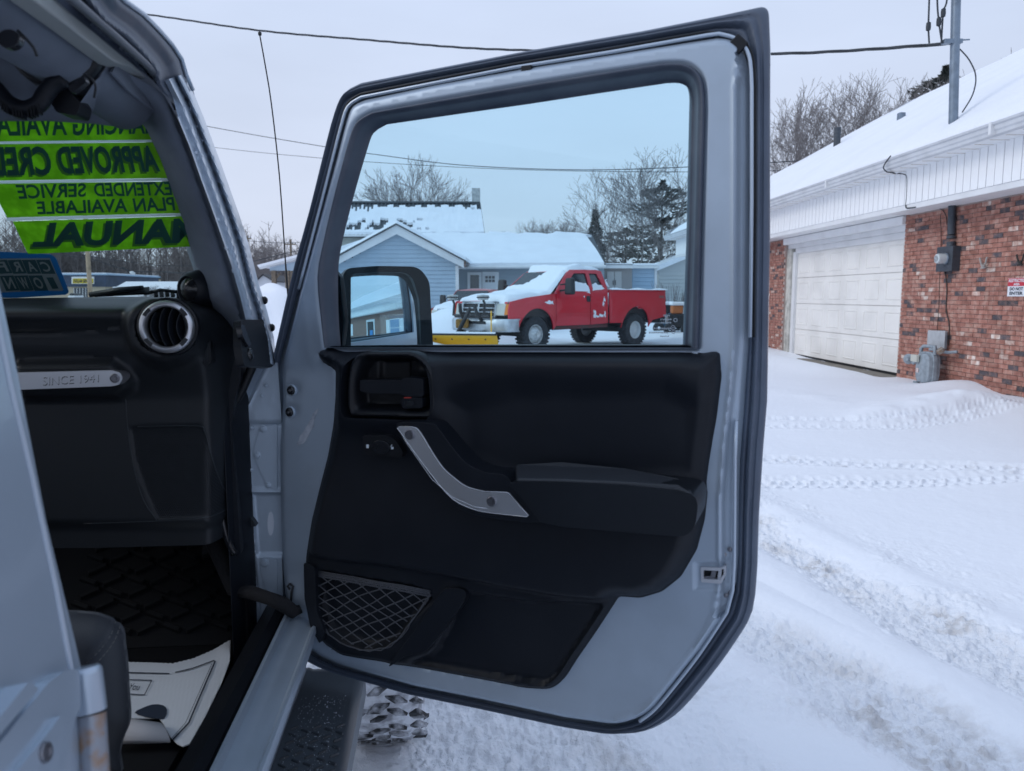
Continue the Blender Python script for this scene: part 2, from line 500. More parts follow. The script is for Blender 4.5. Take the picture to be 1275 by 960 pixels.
def relief(name, outer, pl, d, hf, step, m, parent, holes=(), back=None, fine=(), smooth=50, rings=(), own=False):
    """Shaped panel: outline in photo px on a plane at depth d, with a height function hf(x, y) in metres."""
    xs = [p[0] for p in outer]; ys = [p[1] for p in outer]
    pts = []
    gx, gy = np.meshgrid(np.arange(min(xs), max(xs), step), np.arange(min(ys), max(ys), step))
    gx = gx + (np.arange(gx.shape[0]) % 2)[:, None] * step * .5
    gx = gx.ravel(); gy = gy.ravel()
    rm_ = max(rings) + step * .5 if rings else step * .45
    ok = sdf(outer, gx, gy) > rm_
    for h in holes: ok &= sdf(h, gx, gy) < -rm_
    for (poly, st) in fine: ok &= ~inside(poly, gx, gy)
    for rg in rings:
        for src in [(outer, rg)] + [(h, -rg) for h in holes]:
            q = offs(src[0], src[1], step * .5)
            k_ = sdf(outer, q[:, 0], q[:, 1]) > rg * .9
            for h in holes: k_ &= sdf(h, q[:, 0], q[:, 1]) < -rg * .9
            for (poly, st) in fine: k_ &= ~inside(poly, q[:, 0], q[:, 1])
            pts += [tuple(z) for z in q[k_]]
    pts += list(zip(gx[ok], gy[ok]))
    for (poly, st) in fine:
        xs2 = [p[0] for p in poly]; ys2 = [p[1] for p in poly]
        fx, fy = np.meshgrid(np.arange(min(xs2), max(xs2), st), np.arange(min(ys2), max(ys2), st)); fx = fx.ravel(); fy = fy.ravel()
        ok = inside(poly, fx, fy) & (sdf(outer, fx, fy) > st * .45)
        for h in holes: ok &= sdf(h, fx, fy) < -st * .45
        pts += list(zip(fx[ok], fy[ok]))
    def dens(poly, s):
        o = []
        for i in range(len(poly)):
            a = np.array(poly[i][:2], float); b = np.array(poly[(i + 1) % len(poly)][:2], float); k = max(1, int(np.linalg.norm(b - a) / s))
            o += [tuple(a + (b - a) * t / k) for t in range(k)]
        return o
    ds_ = step * (.55 if rings else 1)
    P, F = cdt(dens(outer, ds_), [dens(h, ds_) for h in holes], pts)
    # cdt ran in image px (y down): flip the winding for the plane
    F = [f[::-1] for f in F]
    H = hf(P[:, 0], P[:, 1])
    UV = pl.uvs(P, d)
    n = len(P)
    if own: V = [pl.p(x, y, d + h) for (x, y), h in zip(P, H)]
    else: V = [pl.w(a, b, d + h) for (a, b), h in zip(UV, H)]
    faces = F
    if back is not None:
        V = V + ([v + pl.n * (back - d - h) for v, h in zip(V, H)] if own else [pl.w(a, b, back) for a, b in UV])
        faces = F + skirt(F, n)
    return mk(name, V, faces, m, parent, smooth=smooth)

def ribbon(name, outer, inner, pl, d, prof, m, parent, back=None, step=4., nt=12, flip=True):
    """Moulded band between two closed outlines; prof(t) is its height, t from the outer to the inner edge."""
    P = []
    for i in range(len(outer)):
        a = np.array(outer[i][:2], float); b = np.array(outer[(i + 1) % len(outer)][:2], float); k = max(1, int(np.linalg.norm(b - a) / step))
        P += [a + (b - a) * t / k for t in range(k)]
    Q = []
    for p in P:
        best = None
        for i in range(len(inner)):
            a = np.array(inner[i][:2], float); b = np.array(inner[(i + 1) % len(inner)][:2], float); ab = b - a
            t = np.clip((p - a) @ ab / (ab @ ab + 1e-12), 0, 1); c = a + ab * t; dd = np.hypot(*(p - c))
            if best is None or dd < best[0]: best = (dd, c)
        Q.append(best[1])
    V = []; rows = nt + 1 + (2 if back is not None else 0)
    for p, q in zip(P, Q):
        if back is not None: V.append(pl.p(*p, back))
        for k in range(nt + 1):
            t = k / nt; c = p * (1 - t) + q * t
            V.append(pl.w(*pl.uv(*c, d), d + prof(t)))
        if back is not None: V.append(pl.p(*q, back))
    n = len(P); F = [(i * rows + k, i * rows + k + 1, ((i + 1) % n) * rows + k + 1, ((i + 1) % n) * rows + k) for i in range(n) for k in range(rows - 1)]
    o = mk(name, V, F, m, parent, smooth=60)
    bm = bmesh.new(); bm.from_mesh(o.data); bmesh.ops.recalc_face_normals(bm, faces=bm.faces); bm.to_mesh(o.data); bm.free()
    return o

def strip_h(name, path, pl, d, hf, off, r, m, parent):
    P = sm(path, 5, False); H = hf(np.array([p[0] for p in P]), np.array([p[1] for p in P])); mb = MB()
    mb.tube([pl.w(*pl.uv(x, y, d), d + h + off) for (x, y), h in zip(P, H)], r, 5); return mb.build(name, m, parent, smooth=True)

def strip(name, path, pl, d, r, m, parent, n=8, closed=False, px=True, flat=1.0):
    mb = MB()
    pts = [pl.p(x, y, d) if px else pl.w(x, y, d) for x, y in path]
    mb.tube(pts, r, n, closed=closed)
    return mb.build(name, m, parent, smooth=True)

def text_mesh(s, bold=0., shear=0., font_space=1.0):
    cu = bpy.data.curves.new('t', 'FONT'); cu.body = s; cu.offset = bold; cu.shear = shear; cu.space_character = font_space
    cu.resolution_u = 3; cu.align_x = 'LEFT'; cu.space_line = .95
    o = bpy.data.objects.new('t', cu); C.objects.link(o)
    dg = bpy.context.evaluated_depsgraph_get()
    me = bpy.data.meshes.new_from_object(o.evaluated_get(dg))
    V = np.array([v.co[:2] for v in me.vertices]); F = [tuple(p.vertices) for p in me.polygons]
    bpy.data.objects.remove(o); bpy.data.curves.remove(cu); bpy.data.meshes.remove(me)
    mn, mx = V.min(0), V.max(0)
    return (V - mn) / (mx - mn), F, (mx - mn)

def text_on(name, s, quad, pl, d, m, parent, mirror=False, px=True, **k):
    """Lettering whose box fills the quad: top-left, top-right, bottom-right, bottom-left."""
    V, F, _ = text_mesh(s, **k)
    q = np.array([pl.uv(*p, d) if px else p for p in quad])
    out = []
    for u, v in V:
        if mirror: u = 1 - u
        p = q[3] * (1 - u) * (1 - v) + q[2] * u * (1 - v) + q[1] * u * v + q[0] * (1 - u) * v
        out.append(pl.w(p[0], p[1], d))
    return mk(name, out, F, m, parent)

def copy_tree(o, parent=None, M=None):
    c = o.copy(); C.objects.link(c)
    if parent is not None: c.parent = parent
    WM[c.name] = WM[o.name]
    for ch in [x for x in o.children]:
        copy_tree(ch, c)
    return c

# noise
def _h(xi, yi, s):
    h = (xi.astype(np.int64) * 374761393 + yi.astype(np.int64) * 668265263 + s * 1442695041) & 0xffffffff
    h = ((h ^ (h >> 13)) * 1274126177) & 0xffffffff
    return ((h ^ (h >> 16)) & 0xffffff) / float(0xffffff)
def vn(x, y, s=0):
    xi = np.floor(x); yi = np.floor(y); fx = x - xi; fy = y - yi
    fx = fx * fx * (3 - 2 * fx); fy = fy * fy * (3 - 2 * fy)
    return (_h(xi, yi, s) * (1 - fx) + _h(xi + 1, yi, s) * fx) * (1 - fy) + (_h(xi, yi + 1, s) * (1 - fx) + _h(xi + 1, yi + 1, s) * fx) * fy
def fbm(x, y, s=0, o=4):
    a = 0; w = .5; t = 0
    for i in range(o):
        a = a + w * vn(x, y, s + i * 17); t += w; x = x * 2.03 + 7.1; y = y * 2.03 + 3.3; w *= .5
    return a / t

# ================================================================== THE SILVER OFF-ROAD VEHICLE
OV = np.array([-.505, 1.645, 0.]); FV = np.array([-.096, .9954, 0.]); FV /= np.linalg.norm(FV); RV = np.array([FV[1], -FV[0], 0.]); ZV = np.array([0, 0, 1.])
def car(r, f, h): return OV + RV * r + FV * f + ZV * h
CARM = Matrix(((RV[0], FV[0], 0, OV[0]), (RV[1], FV[1], 0, OV[1]), (0, 0, 1, 0), (0, 0, 0, 1)))     # local x = right, y = forward
SL = Plane(OV + ZV * .92, FV, ZV - RV * .16)       # leaning body side
SV = Plane(OV, FV, ZV)
SA = Plane(OV + ZV * 1.2, FV, ZV - RV * .15)       # windshield pillar and roof edge
def QP(f): return Plane(OV + FV * f, RV, ZV)       # across the car, facing back
def HP(h): return Plane(OV + ZV * h, RV, FV)       # level sheet
DR = Plane((.093, 1.40, 0), (.927, -.376, 0), (0, 0, 1))   # inner sheet metal of the open door
WS = Plane(car(0, .0, 1.38), RV, car(0, -.24, 1.72) - car(0, .0, 1.38))

suv = bpy.data.objects.new('offroad_vehicle', None); suv.matrix_world = CARM; finish(suv, None, CARM.copy())
suv.empty_display_size = .2
suv.location = OV; suv.rotation_euler = (0, 0, atan2(FV[1], FV[0]) - pi / 2)
tag(suv, 'silver boxy off-road vehicle with its front passenger door swung open', 'car')

# ---- door ----
O1 = sm([(343, 500), (343, 455), (352, 405), (368, 333), (388, 260), (405, 190), (418, 142), (430, 116), (452, 103)], 3, False) + \
    [(660, 63), (800, 39), (900, 19)] + rp([(930, 13), (957, 6, 22), (959, 60)], 0)[1:] + [(958, 300), (955, 500), (950, 560), (945, 640), (943, 703)] + \
    sm([(943, 703), (937, 760), (915, 800), (886, 840), (850, 882), (824, 901), (793, 911), (749, 909), (690, 898)], 3, False) + \
    [(600, 879), (515, 862), (440, 841)] + sm([(418, 835), (390, 823), (366, 803), (350, 775), (344, 735), (341, 690), (339, 640), (339, 560)], 3, False)
I1 = sm([(349, 500), (349, 455), (357, 420), (377, 340), (398, 262), (415, 200), (428, 150), (436, 131), (452, 123)], 3, False) + \
    [(540, 104), (648, 84), (760, 66), (860, 50), (892, 45)] + sm([(892, 45), (908, 47), (922, 58), (929, 76), (932, 110)], 3, False) + \
    [(932, 200), (930, 430), (925, 500), (919, 580), (917, 700), (914, 733), (906, 759), (870, 812), (830, 862), (814, 882)] + \
    sm([(814, 882), (797, 895), (766, 904), (735, 901), (700, 896)], 3, False) + [(600, 874), (515, 857), (440, 836)] + \
    sm([(418, 829), (394, 818), (373, 800), (357, 772), (351, 735), (348, 690), (346, 640), (345, 560)], 3, False)
W1 = sm([(405, 433), (401, 400), (396, 345), (404, 300), (415, 252), (427, 205), (438, 166), (447, 150), (464, 140)], 3, False) + \
    [(540, 126), (648, 107), (740, 92), (825, 79)] + sm([(825, 79), (852, 79), (868, 88), (876, 104), (878, 135)], 3, False) + [(875, 250), (870, 434)]
W2 = sm([(414, 432), (411, 390), (411, 330), (418, 290), (432, 235), (447, 183), (455, 162), (472, 151)], 3, False) + \
    [(560, 138), (650, 125), (740, 111), (826, 98)] + sm([(826, 98), (842, 98), (853, 104), (858, 118), (858, 140)], 3, False) + [(855, 280), (850, 432)]

fold = [(918, 80), (914, 110), (914, 200), (913, 430), (908, 490), (901, 547), (896, 620), (896, 700), (895, 732), (889, 768), (862, 815), (820, 868), (800, 885), (765, 897)]
T1 = rp([(391, 434), (404, 432), (470, 431), (700, 431), (852, 431), (868, 434), (893, 436, 8), (898, 440, 6), (897, 470), (891, 520), (883, 580), (879, 620), (876, 650), (866, 688), (846, 722), (822, 741),
         (795, 749), (768, 747, 4), (740, 790), (715, 826), (700, 850, 10), (683, 864, 12), (650, 862), (600, 852), (520, 837), (486, 831), (440, 824), (419, 820), (398, 806), (383, 785), (376, 760), (374, 730), (375, 694), (382, 650),
         (393, 605), (402, 570), (409, 530), (412, 495), (412, 462, 5), (398, 456), (389, 447), (387, 440)], 5)
def h_inner(X, Y):
    e = sdf(I1, X, Y); w = -sdf(W1, X, Y)
    h = -.011 * (1 - ss(e, -.5, 7))
    h = h + .005 * (ss(w, -.5, 5) - 1)
    # folded rear edge: the flat face turns back at the fold line
    df = segdist(fold, X, Y, False); r = np.where((X > np.interp(Y, [q[1] for q in fold[:10]], [q[0] for q in fold[:10]])) & (Y < 770), df, 0)
    h = h - .016 * ss(r, 0, 7) - .0006 * np.clip(r - 5, 0, 30) + .0022 * np.exp(-(df / 3.0) ** 2)
    # stampings on the hinge side and round the latch
    h = h - .006 * np.exp(-((X - 363) / 9) ** 2 - ((Y - 486) / 9) ** 2) - .006 * np.exp(-((X - 361) / 9) ** 2 - ((Y - 513) / 9) ** 2)
    la = np.abs(X - 888) / 24 + 0 * Y; lb = np.abs(Y - 717) / 17
    h = h - .004 * (1 - ss(np.maximum(la, lb), .85, 1.05))
    h = h + .0012 * np.exp(-(segdist([(372, 330), (385, 440), (392, 457)], X, Y, False) / 4.) ** 2)
    return h - .032 * ss(sdf(T1, X, Y), 7, 12) + .0006 * (fbm(X / 60, Y / 60, 5, 2) - .5)
LAT = [(876, 709), (901, 709), (901, 722), (876, 722)]
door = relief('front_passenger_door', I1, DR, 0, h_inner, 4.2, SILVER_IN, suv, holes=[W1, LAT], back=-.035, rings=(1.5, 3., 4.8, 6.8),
              fine=[([(345, 470), (380, 470), (380, 530), (345, 530)], 2.0), ([(858, 695), (932, 695), (932, 740), (858, 740)], 2.0), ([(900, 95), (932, 95), (932, 480), (900, 480)], 2.2), ([(884, 480), (932, 480), (932, 695), (884, 695)], 2.2)])
door['label'] = 'open front passenger door with black inner trim and silver frame'
plate('outer_skin', O1, DR, -.062, -.075, SILVER, door, holes=[W1], bev=.004)

def p_seal(t):
    return .016 * sin(pi * min(1, max(t, 0))) ** .6 - .005 * math.exp(-((t - .35) / .06) ** 2) - .006 * math.exp(-((t - .68) / .06) ** 2) + .004 * math.exp(-((t - .52) / .08) ** 2)
ribbon('door_weatherstrip', O1, I1, DR, -.043, p_seal, mat('outer_seal_rubber', (.085, .108, .15), .45, bump=.06, bscale=120, var=.3, vscale=9, vcol=(.065, .082, .115)), door, back=-.066, nt=16)
# rigid flap that stands proud at the rear edge, ending half-way down
mb = MB()
fl = [DR.p(x, y, -.05) for x, y in [(958, 120), (958, 300), (954, 470), (951, 530)]]
flp = [DR.p(x, y, -.05) for x, y in [(944, 120), (944, 300), (941, 470), (939, 530)]]
for a in range(3):
    n_ = DR.n
    mb.hexa([flp[a], fl[a], fl[a] - n_ * .022, flp[a] - n_ * .022], [flp[a + 1], fl[a + 1], fl[a + 1] - n_ * .022, flp[a + 1] - n_ * .022])
mb.build('seal_flap', MATS['outer_seal_rubber'], door, bev=.003)
# bright bead and thin gap line round the frame
bead = sm([(372, 360), (392, 284), (410, 214), (424, 160), (433, 133), (450, 121)], 3, False) + [(640, 84), (760, 65), (880, 44)] + \
    sm([(895, 42), (914, 47), (927, 58), (934, 76), (936, 110)], 3, False) + [(936, 250), (934, 420)]
strip('frame_bead', bead, DR, -.010, .0032, SILVER, door)
b2 = [(x + (3 if y < 120 else 4), y - (4 if y < 110 else 0)) for x, y in bead[6:]]
strip('frame_groove_seal', [(x, y - 4) if x < 890 else (x + 4, y) for x, y in bead], DR, -.014, .0028, BLACK, door)
strip('lower_edge_bead', [(917, 524), (915, 580), (914, 700), (912, 735)] + sm([(905, 762), (870, 815), (830, 866), (812, 886), (796, 898)], 3, False), DR, -.012, .0035, SILVER, door)
for (x, y) in [(919, 54), (655, 86)]:
    mb = MB(); c = DR.p(x, y, -.004); u = DR.u * .010; v = DR.v * .007; n_ = DR.n
    if x > 900: u, v = (DR.u * .7 - DR.v * .7) * .012, (DR.u * .7 + DR.v * .7) * .011
    mb.hexa([c - u - v - n_ * .01, c + u - v - n_ * .01, c + u + v - n_ * .01, c - u + v - n_ * .01], [c - u - v, c + u - v, c + u + v, c - u + v])
    mb.build('seal_clip', BLACK, door, bev=.002)

def p_gask(t):
    t = 1 - t
    return -.030 + .036 * float(ss(t, .0, .85)) - .010 * float(ss(t, .9, 1.)) + .003 * math.exp(-((t - .55) / .07) ** 2)
ribbon('window_gasket', W1, W2, DR, 0, p_gask, RUBBER, door, back=-.058, nt=12)
gl_out = [(x, y) for x, y in rp([(405, 450), (403, 325), (449, 148), (470, 143), (840, 88), (866, 100), (868, 130), (862, 450)], 8)]
plate('window_glass', gl_out, DR, -.034, -.039, GLASS, door)
# etched marks low on the glass
mb = MB()
GP = lambda x, y: DR.p(x, y, -.0335)
def bar(x0, x1, y, t=1.4): mb.quad(GP(x0, y + t), GP(x1, y + t), GP(x1, y), GP(x0, y))
def word(x0, x1, y, t=1.6):
    x = x0
    while x < x1:
        w_ = rng.uniform(1.0, 2.2); bar(x, x + w_, y + rng.uniform(-.3, .3), t); x += w_ + .6
word(826, 833, 392); word(822, 834, 397); word(823, 827, 401); word(830, 834, 401); word(814, 834, 408, 2); word(808, 832, 413, 2); word(822, 832, 418)
def ringq(x, y, r, w_):
    a = circ(x, y, r, 16); b = circ(x, y, r - w_, 16)
    for k in range(16):
        j = (k + 1) % 16; mb.quad(GP(*a[k]), GP(*b[k]), GP(*b[j]), GP(*a[j]))
ringq(841, 398.5, 2.6, .9); ringq(838, 408, 3.0, .7); ringq(838.5, 413.5, 2.4, .7); word(836.6, 839.6, 407.5, 1)
mb.build('etched_glass_marks', mat('etch_grey', (.30, .36, .42), .6), door)

# trim panel
HANDLE = sm([(435, 470), (440, 450), (452, 439), (480, 438), (512, 438), (530, 447), (541, 464), (544, 490), (544, 508), (540, 519), (528, 521), (480, 519), (446, 518), (437, 515), (434, 500)], 3)
belt = [(375, 690), (420, 700), (480, 706), (545, 716), (640, 734), (700, 744), (775, 750), (800, 749)]
rec = rp([(572, 735, 14), (650, 748), (752, 752, 10), (690, 848, 14), (676, 857, 10), (600, 846), (500, 828, 18), (540, 812, 14)], 6)
pocket = sm([(392, 712), (440, 719), (536, 737), (512, 772), (495, 795), (478, 805), (455, 808), (425, 798), (405, 782), (396, 755)], 3)
def h_trim(X, Y):
    e = sdf(T1, X, Y)
    h = -.014 * (1 - ss(e, -.5, 9)) ** 1.0 - .004 * (1 - ss(e, 8, 22))
    up = np.interp(X, [q[0] for q in belt], [q[1] for q in belt])
    h = h + .030 * ss(up - Y, -1, 12) * ss(e, 0, 26) * (1 - .35 * ss(up - Y, 30, 140))                   # upper body stands over the pocket
    h = h - .034 * (1 - ss(Y, 427, 452)) * ss(X, 400, 440) * (1 - ss(X, 860, 890)) - .006 * (1 - ss(Y, 430, 475))                      # rolled window sill
    r = sdf([(565, 500), (640, 478), (830, 478), (872, 500), (872, 600), (640, 600), (575, 570)], X, Y)
    h = h - .016 * ss(r, -22, 22)                                                                          # hollow above the armrest
    h = h + .010 * np.exp(-(sdf(HANDLE, X, Y) / 16) ** 2)
    h = h - .016 * ss(sdf(rec, X, Y), -2, 5)
    h = h - .022 * ss(sdf(pocket, X, Y), -2, 5)
    h = h + .004 * np.exp(-(segdist([(560, 735), (545, 770), (510, 815), (485, 830)], X, Y, False) / 10) ** 2)
    return h
relief('trim_panel', T1, DR, .018, h_trim, 3.4, BLACK_S, door, holes=[[(x, y) for x, y in HANDLE]], back=-.006, rings=(1.3, 3., 5.5, 8.5))

# inner handle cup, lever, lock slider
hin = sm([(442, 470), (447, 453), (456, 445), (480, 444), (509, 444), (525, 453), (534, 467), (537, 490), (537, 505), (533, 512), (520, 513), (480, 512), (450, 511), (443, 507), (441, 490)], 3)
def h_cup(X, Y):
    e = sdf(HANDLE, X, Y); i = sdf(hin, X, Y)
    h = .002 + .006 * np.exp(-((e - 3.5) / 2.4) ** 2) - .034 * ss(i, -.5, 7)
    h = h + .012 * np.exp(-(((X - 520) / 14) ** 2 + ((Y - 462) / 12) ** 2)) * ss(i, 2, 6)      # finger swell, upper right
    h = h - .012 * ss(sdf([(462, 450), (500, 450), (500, 480), (462, 480)], X, Y), -3, 3)
    return h
relief('inner_handle_cup', HANDLE, DR, .040, h_cup, 1.7, BLACK, door, back=.0)
plate('door_lever', rp([(448, 473), (500, 473), (508, 472), (527, 473), (527, 493), (505, 493), (495, 490), (464, 490), (448, 487)], 2), DR, .042, .012, BLACK_S, door, bev=.004)
plate('lever_paddle', rp([(500, 471), (508, 470), (527, 472), (527, 494), (506, 494), (499, 489)], 3), DR, .0455, .012, BLACK_S, door, bev=.003)
plate('lock_slider', rp([(500, 497), (503, 495), (526, 495), (526, 508), (503, 509), (500, 506)], 2), DR, .046, .012, BLACK_S, door, bev=.002)
plate('lock_slider_window', rp([(504, 499), (515, 499), (515, 506), (504, 506)], 1), DR, .0468, .045, BLACK_G, door)
plate('red_lock_mark', [(503, 494.6), (512, 494.6), (512, 495.9), (503, 495.9)], DR, .0465, .040, mat('red_mark', (.35, .03, .02), .5), door)
# lock switch
plate('lock_switch_plate', rp([(451, 542, 3), (484, 542, 5), (494, 550), (502, 564, 4), (500, 570, 3), (454, 566, 4)], 2), DR, .056, .03, BLACK, door, bev=.003)
plate('lock_switch', sm([(463, 552), (472, 548), (481, 551), (485, 557), (481, 564), (470, 565), (463, 560)], 3), DR, .060, .05, BLACK_G, door, bev=.002)
plate('lock_rocker_dimple', circ(467.5, 556, 3.6, 16), DR, .0608, .059, BLACK, door)
ICON = mat('icon_white', (.55, .6, .65), .6)
plate('lock_icon', rp([(456, 553.5), (459, 553.5), (459, 558), (456, 558)], .5), DR, .0566, .055, ICON, door)
mb = MB(); mb.quad(*[DR.p(x, y, .0566) for x, y in [(487, 559.5), (490, 559.5), (490, 556.5), (487, 556.5)]]); mb.quad(*[DR.p(x, y, .0566) for x, y in [(486, 556.5), (487, 556.5), (488.6, 553.5), (487.6, 553.5)]])
mb.build('unlock_icon', ICON, door)

# grab handle
gh = sm([(493, 529), (500, 526), (537, 527), (547, 535), (563, 557), (581, 577), (604, 588), (624, 590)], 3, False) + [(632, 594), (650, 618), (673, 650)] + \
    sm([(660, 651), (620, 646), (588, 640), (563, 628), (540, 603), (515, 570), (498, 543)], 3, False)
plate('grab_handle', gh, DR, .080, .02, BLACK_S, door, bev=.011, segs=4)
bz = [(494.5, 533), (497, 531), (512, 531.5)] + sm([(516, 532), (523, 538), (540, 566), (552, 583), (563, 593), (581, 606), (604, 612)], 3, False) + [(630, 613), (634, 614.5), (658, 642), (656, 643.5), (622, 640)] + \
    sm([(606, 638), (587, 633.5), (563, 621), (540, 595), (516, 563), (499, 539)], 3, False)
plate('grab_handle_bezel', bz, DR, .0835, .078, SATIN, door, bev=.0012, segs=2)
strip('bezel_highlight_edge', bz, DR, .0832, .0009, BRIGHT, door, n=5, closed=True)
arc1 = sm([(519, 541), (527, 556), (541, 578), (556, 600), (575, 616), (596, 624), (606, 627)], 3, False)
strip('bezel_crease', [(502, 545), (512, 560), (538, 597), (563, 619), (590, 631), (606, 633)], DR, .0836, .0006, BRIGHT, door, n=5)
for (x, y, r) in [(510.5, 541, .0095), (612.5, 624, .0095)]:
    mb = MB(); c = DR.p(x, y, .0835)
    mb.lathe([(r, 0), (r, .003), (r * .86, .0036), (r * .8, .0016), (r * .55, .0016), (r * .5, .003), (0.0005, .003)], c, DR.n, 20)
    mb.build('bezel_screw', STEEL, door, smooth=35)

# armrest: real box; padded top coloured paler in place of skylight on it
AR = [(632, 602, 5), (645, 599), (700, 600), (780, 604), (845, 611), (866, 618, 8), (869, 630), (866, 655, 10), (855, 668, 9), (820, 666), (700, 656), (672, 650, 4), (650, 620, 5)]
plate('armrest', rp(AR, 4), DR, .125, .02, mat('armrest_vinyl', (.0075, .0095, .013), .36, bump=.3, bscale=700, spec=.32), door, bev=.016, segs=5)
pb = [DR.p(x, y, .048) for x, y in [(642, 580), (700, 577), (780, 585), (840, 595), (862, 605)]]; pf = [DR.p(x, y, .122) for x, y in [(643, 599), (700, 600), (780, 604), (843, 611), (864, 619)]]
mb = MB(); zb = np.mean([q[2] for q in pb + pf])
vv = pb + pf[::-1]; nn_v = len(vv); mb.add([v - ZV * .014 for v in vv] + [v + ZV * .004 for v in vv], [tuple(range(nn_v)), tuple(range(2 * nn_v - 1, nn_v - 1, -1))] + [((i + 1) % nn_v, i, nn_v + i, nn_v + (i + 1) % nn_v) for i in range(nn_v)])
mb.build('armrest_pad', mat('armrest_top_lit_vinyl', (.022, .026, .033), .55, bump=.3, bscale=600), door, bev=.006, segs=4)
# storage net
mb = MB()
pk = np.array(pocket)
def nn(x, y): return DR.p(x, y, .014 + .012 * max(0, 1 - ((x - 455) / 75) ** 2) * max(0., 1 - ((y - 760) / 60) ** 2))
pin = [(x * .985 + 455 * .015, y * .98 + 762 * .02) for x, y in pocket]
for fam in (-1, 1):
    for k in range(-16, 17):
        pts = []
        for t in np.linspace(-95, 95, 110):
            ph = t / 9.8 * pi
            x = 460 + t + 0.0; y = 765 + fam * t * .62 + k * 13.2
            x += 1.5 * sin(y * .11 + k) ; y += 1.3 * sin(x * .09 + 2 * k) + .16 * (x - 460)
            wv = 2.0 * sin(2 * pi * (x - 0) / 21.3 + (pi * (k % 2)))
            y += fam * wv * .0
            if inside(pin, np.array([x]), np.array([y]))[0]: pts.append((x, y))
            else:
                if len(pts) > 2: mb.tube([nn(*q) for q in pts[::2] + [pts[-1]]], .0014, 4, caps=False)
                pts = []
        if len(pts) > 2: mb.tube([nn(*q) for q in pts[::2] + [pts[-1]]], .0014, 4, caps=False)
for k in range(4):
    mb.tube([nn(x, y + k * 2.2 - 4 + rng.uniform(-.5, .5)) for x, y in [(391, 714), (415, 718), (440, 722), (470, 728), (500, 733), (536, 740)]], .0016, 5)
for k in range(46):
    x = 392 + k * 3.1; y = 714 + (x - 391) * .178
    mb.tube([nn(x, y - 4), nn(x + rng.uniform(1, 4), y + 4)], .0013, 4)
edge = sm([(536, 740), (512, 774), (495, 797), (478, 807), (455, 810), (425, 800), (405, 784), (395, 752), (391, 714)], 4, False)
for q in range(2): mb.tube([nn(x + rng.uniform(-1.5, 1.5), y + rng.uniform(-1.5, 1.5)) for x, y in edge], .0014, 5)
mb.build('storage_net', NET, door, smooth=True)
plate('net_pocket_rib', rp([(378, 700, 4), (392, 706, 4), (394, 760), (404, 786), (398, 802), (386, 780), (379, 745)], 3), DR, .028, .0, BLACK_S, door, bev=.005)
rib = sm([(548, 738), (562, 732), (576, 734), (580, 742), (572, 758), (552, 785), (535, 806), (524, 813), (505, 817), (492, 826), (484, 829), (500, 806), (520, 780)], 3)
plate('pocket_divider', rib, DR, .026, .0, BLACK_S, door, bev=.006)
mb = MB(); mb.tube([DR.p(x, y, .012) for x, y in [(433, 810), (430, 806), (433, 803), (436, 806), (434, 812)]], .0015, 6); mb.build('net_hook', STEEL, door, smooth=True)

# rubber plugs on the hinge side
for (x, y) in [(363, 486), (361, 513)]:
    mb = MB(); c = DR.p(x, y, -.003)
    mb.lathe([(.013, -.002), (.0135, .001), (.011, .0032), (.0098, .001)], c, DR.n, 24); mb.build('plug_ring', SILVER_IN, door, smooth=True)
    mb = MB(); mb.lathe([(.0098, .0), (.0095, .004), (.007, .0065), (.0045, .0055), (.0035, .009), (0.0004, .0102)], c, DR.n, 24); mb.build('rubber_plug', BLACK_G, door, smooth=True)
sc_ = sm([(398, 509), (392, 524), (388, 536), (378, 551), (369, 553), (374, 543), (383, 530), (390, 515)], 2)
plate('paint_scuff', [(x + rng.uniform(-1.2, 1.2), y + rng.uniform(-1, 1)) for x, y in sc_], DR, .0012, .0008, mat('scuffed_paint', (.42, .45, .50), .7, .1, var=.5, vscale=60, vcol=(.24, .27, .32)), door)
# latch
plate('latch_frame', rp([(872, 706), (897, 707), (904, 704), (904, 716), (898, 727), (873, 725)], 2), DR, .0005, -.014, SATIN, door, holes=[rp([(876, 710), (896, 711), (901, 708), (901, 715), (896, 722), (876, 721)], 1)], bev=.0015)
plate('latch_jaw', [(875, 709), (902, 708), (902, 722), (875, 722)], DR, -.012, -.018, BLACK, door)
plate('latch_pawl', rp([(886, 711), (892, 711), (890, 722), (876, 722), (876, 718), (885, 717)], 1), DR, -.005, -.012, STEEL, door, bev=.001)
plate('latch_claw', rp([(895, 708), (899, 707), (898, 721), (893, 722)], 1), DR, -.004, -.012, BRIGHT, door, bev=.001)
for (x, y) in [(902, 690), (904, 690 + 51), (909, 684), (909, 738)]:
    mb = MB(); mb.lathe([(.0042, 0), (.0042, .002), (.002, .003), (.0003, .003)], DR.p(x, y, -.017), DR.n, 12); mb.build('door_bolt', STEEL, door, smooth=35)

# side mirror behind the glass (outside of the door)
MPn = Plane(DR.p(480, 380, -.19), (.91, .41, 0), (0, 0, 1))
mh = rp([(428, 334, 12), (470, 331), (522, 332, 16), (535, 350, 8), (540, 440, 10), (430, 445, 10), (424, 380)], 8)
mi_ = rp([(437, 341, 7), (470, 339), (512, 339, 14), (522, 372), (525, 434, 6), (437, 438, 6)], 6)
hous = plate('mirror_housing', mh, MPn, .012, -.012, BLACK, door, holes=[mi_], bev=.006, segs=4)
plate('mirror_shell', rp([(430, 336, 12), (520, 334, 16), (537, 440, 10), (430, 444, 10)], 8), MPn, -.016, -.085, BLACK, door, bev=.03, segs=5)
mang = radians(-64)                                  # which way the convex mirror glass looks
nh_ = np.array([cos(mang), sin(mang), 0]); MIRP = Plane(MPn.p(479, 385, .004), (-nh_[1], nh_[0], 0), ZV - nh_ * .085)
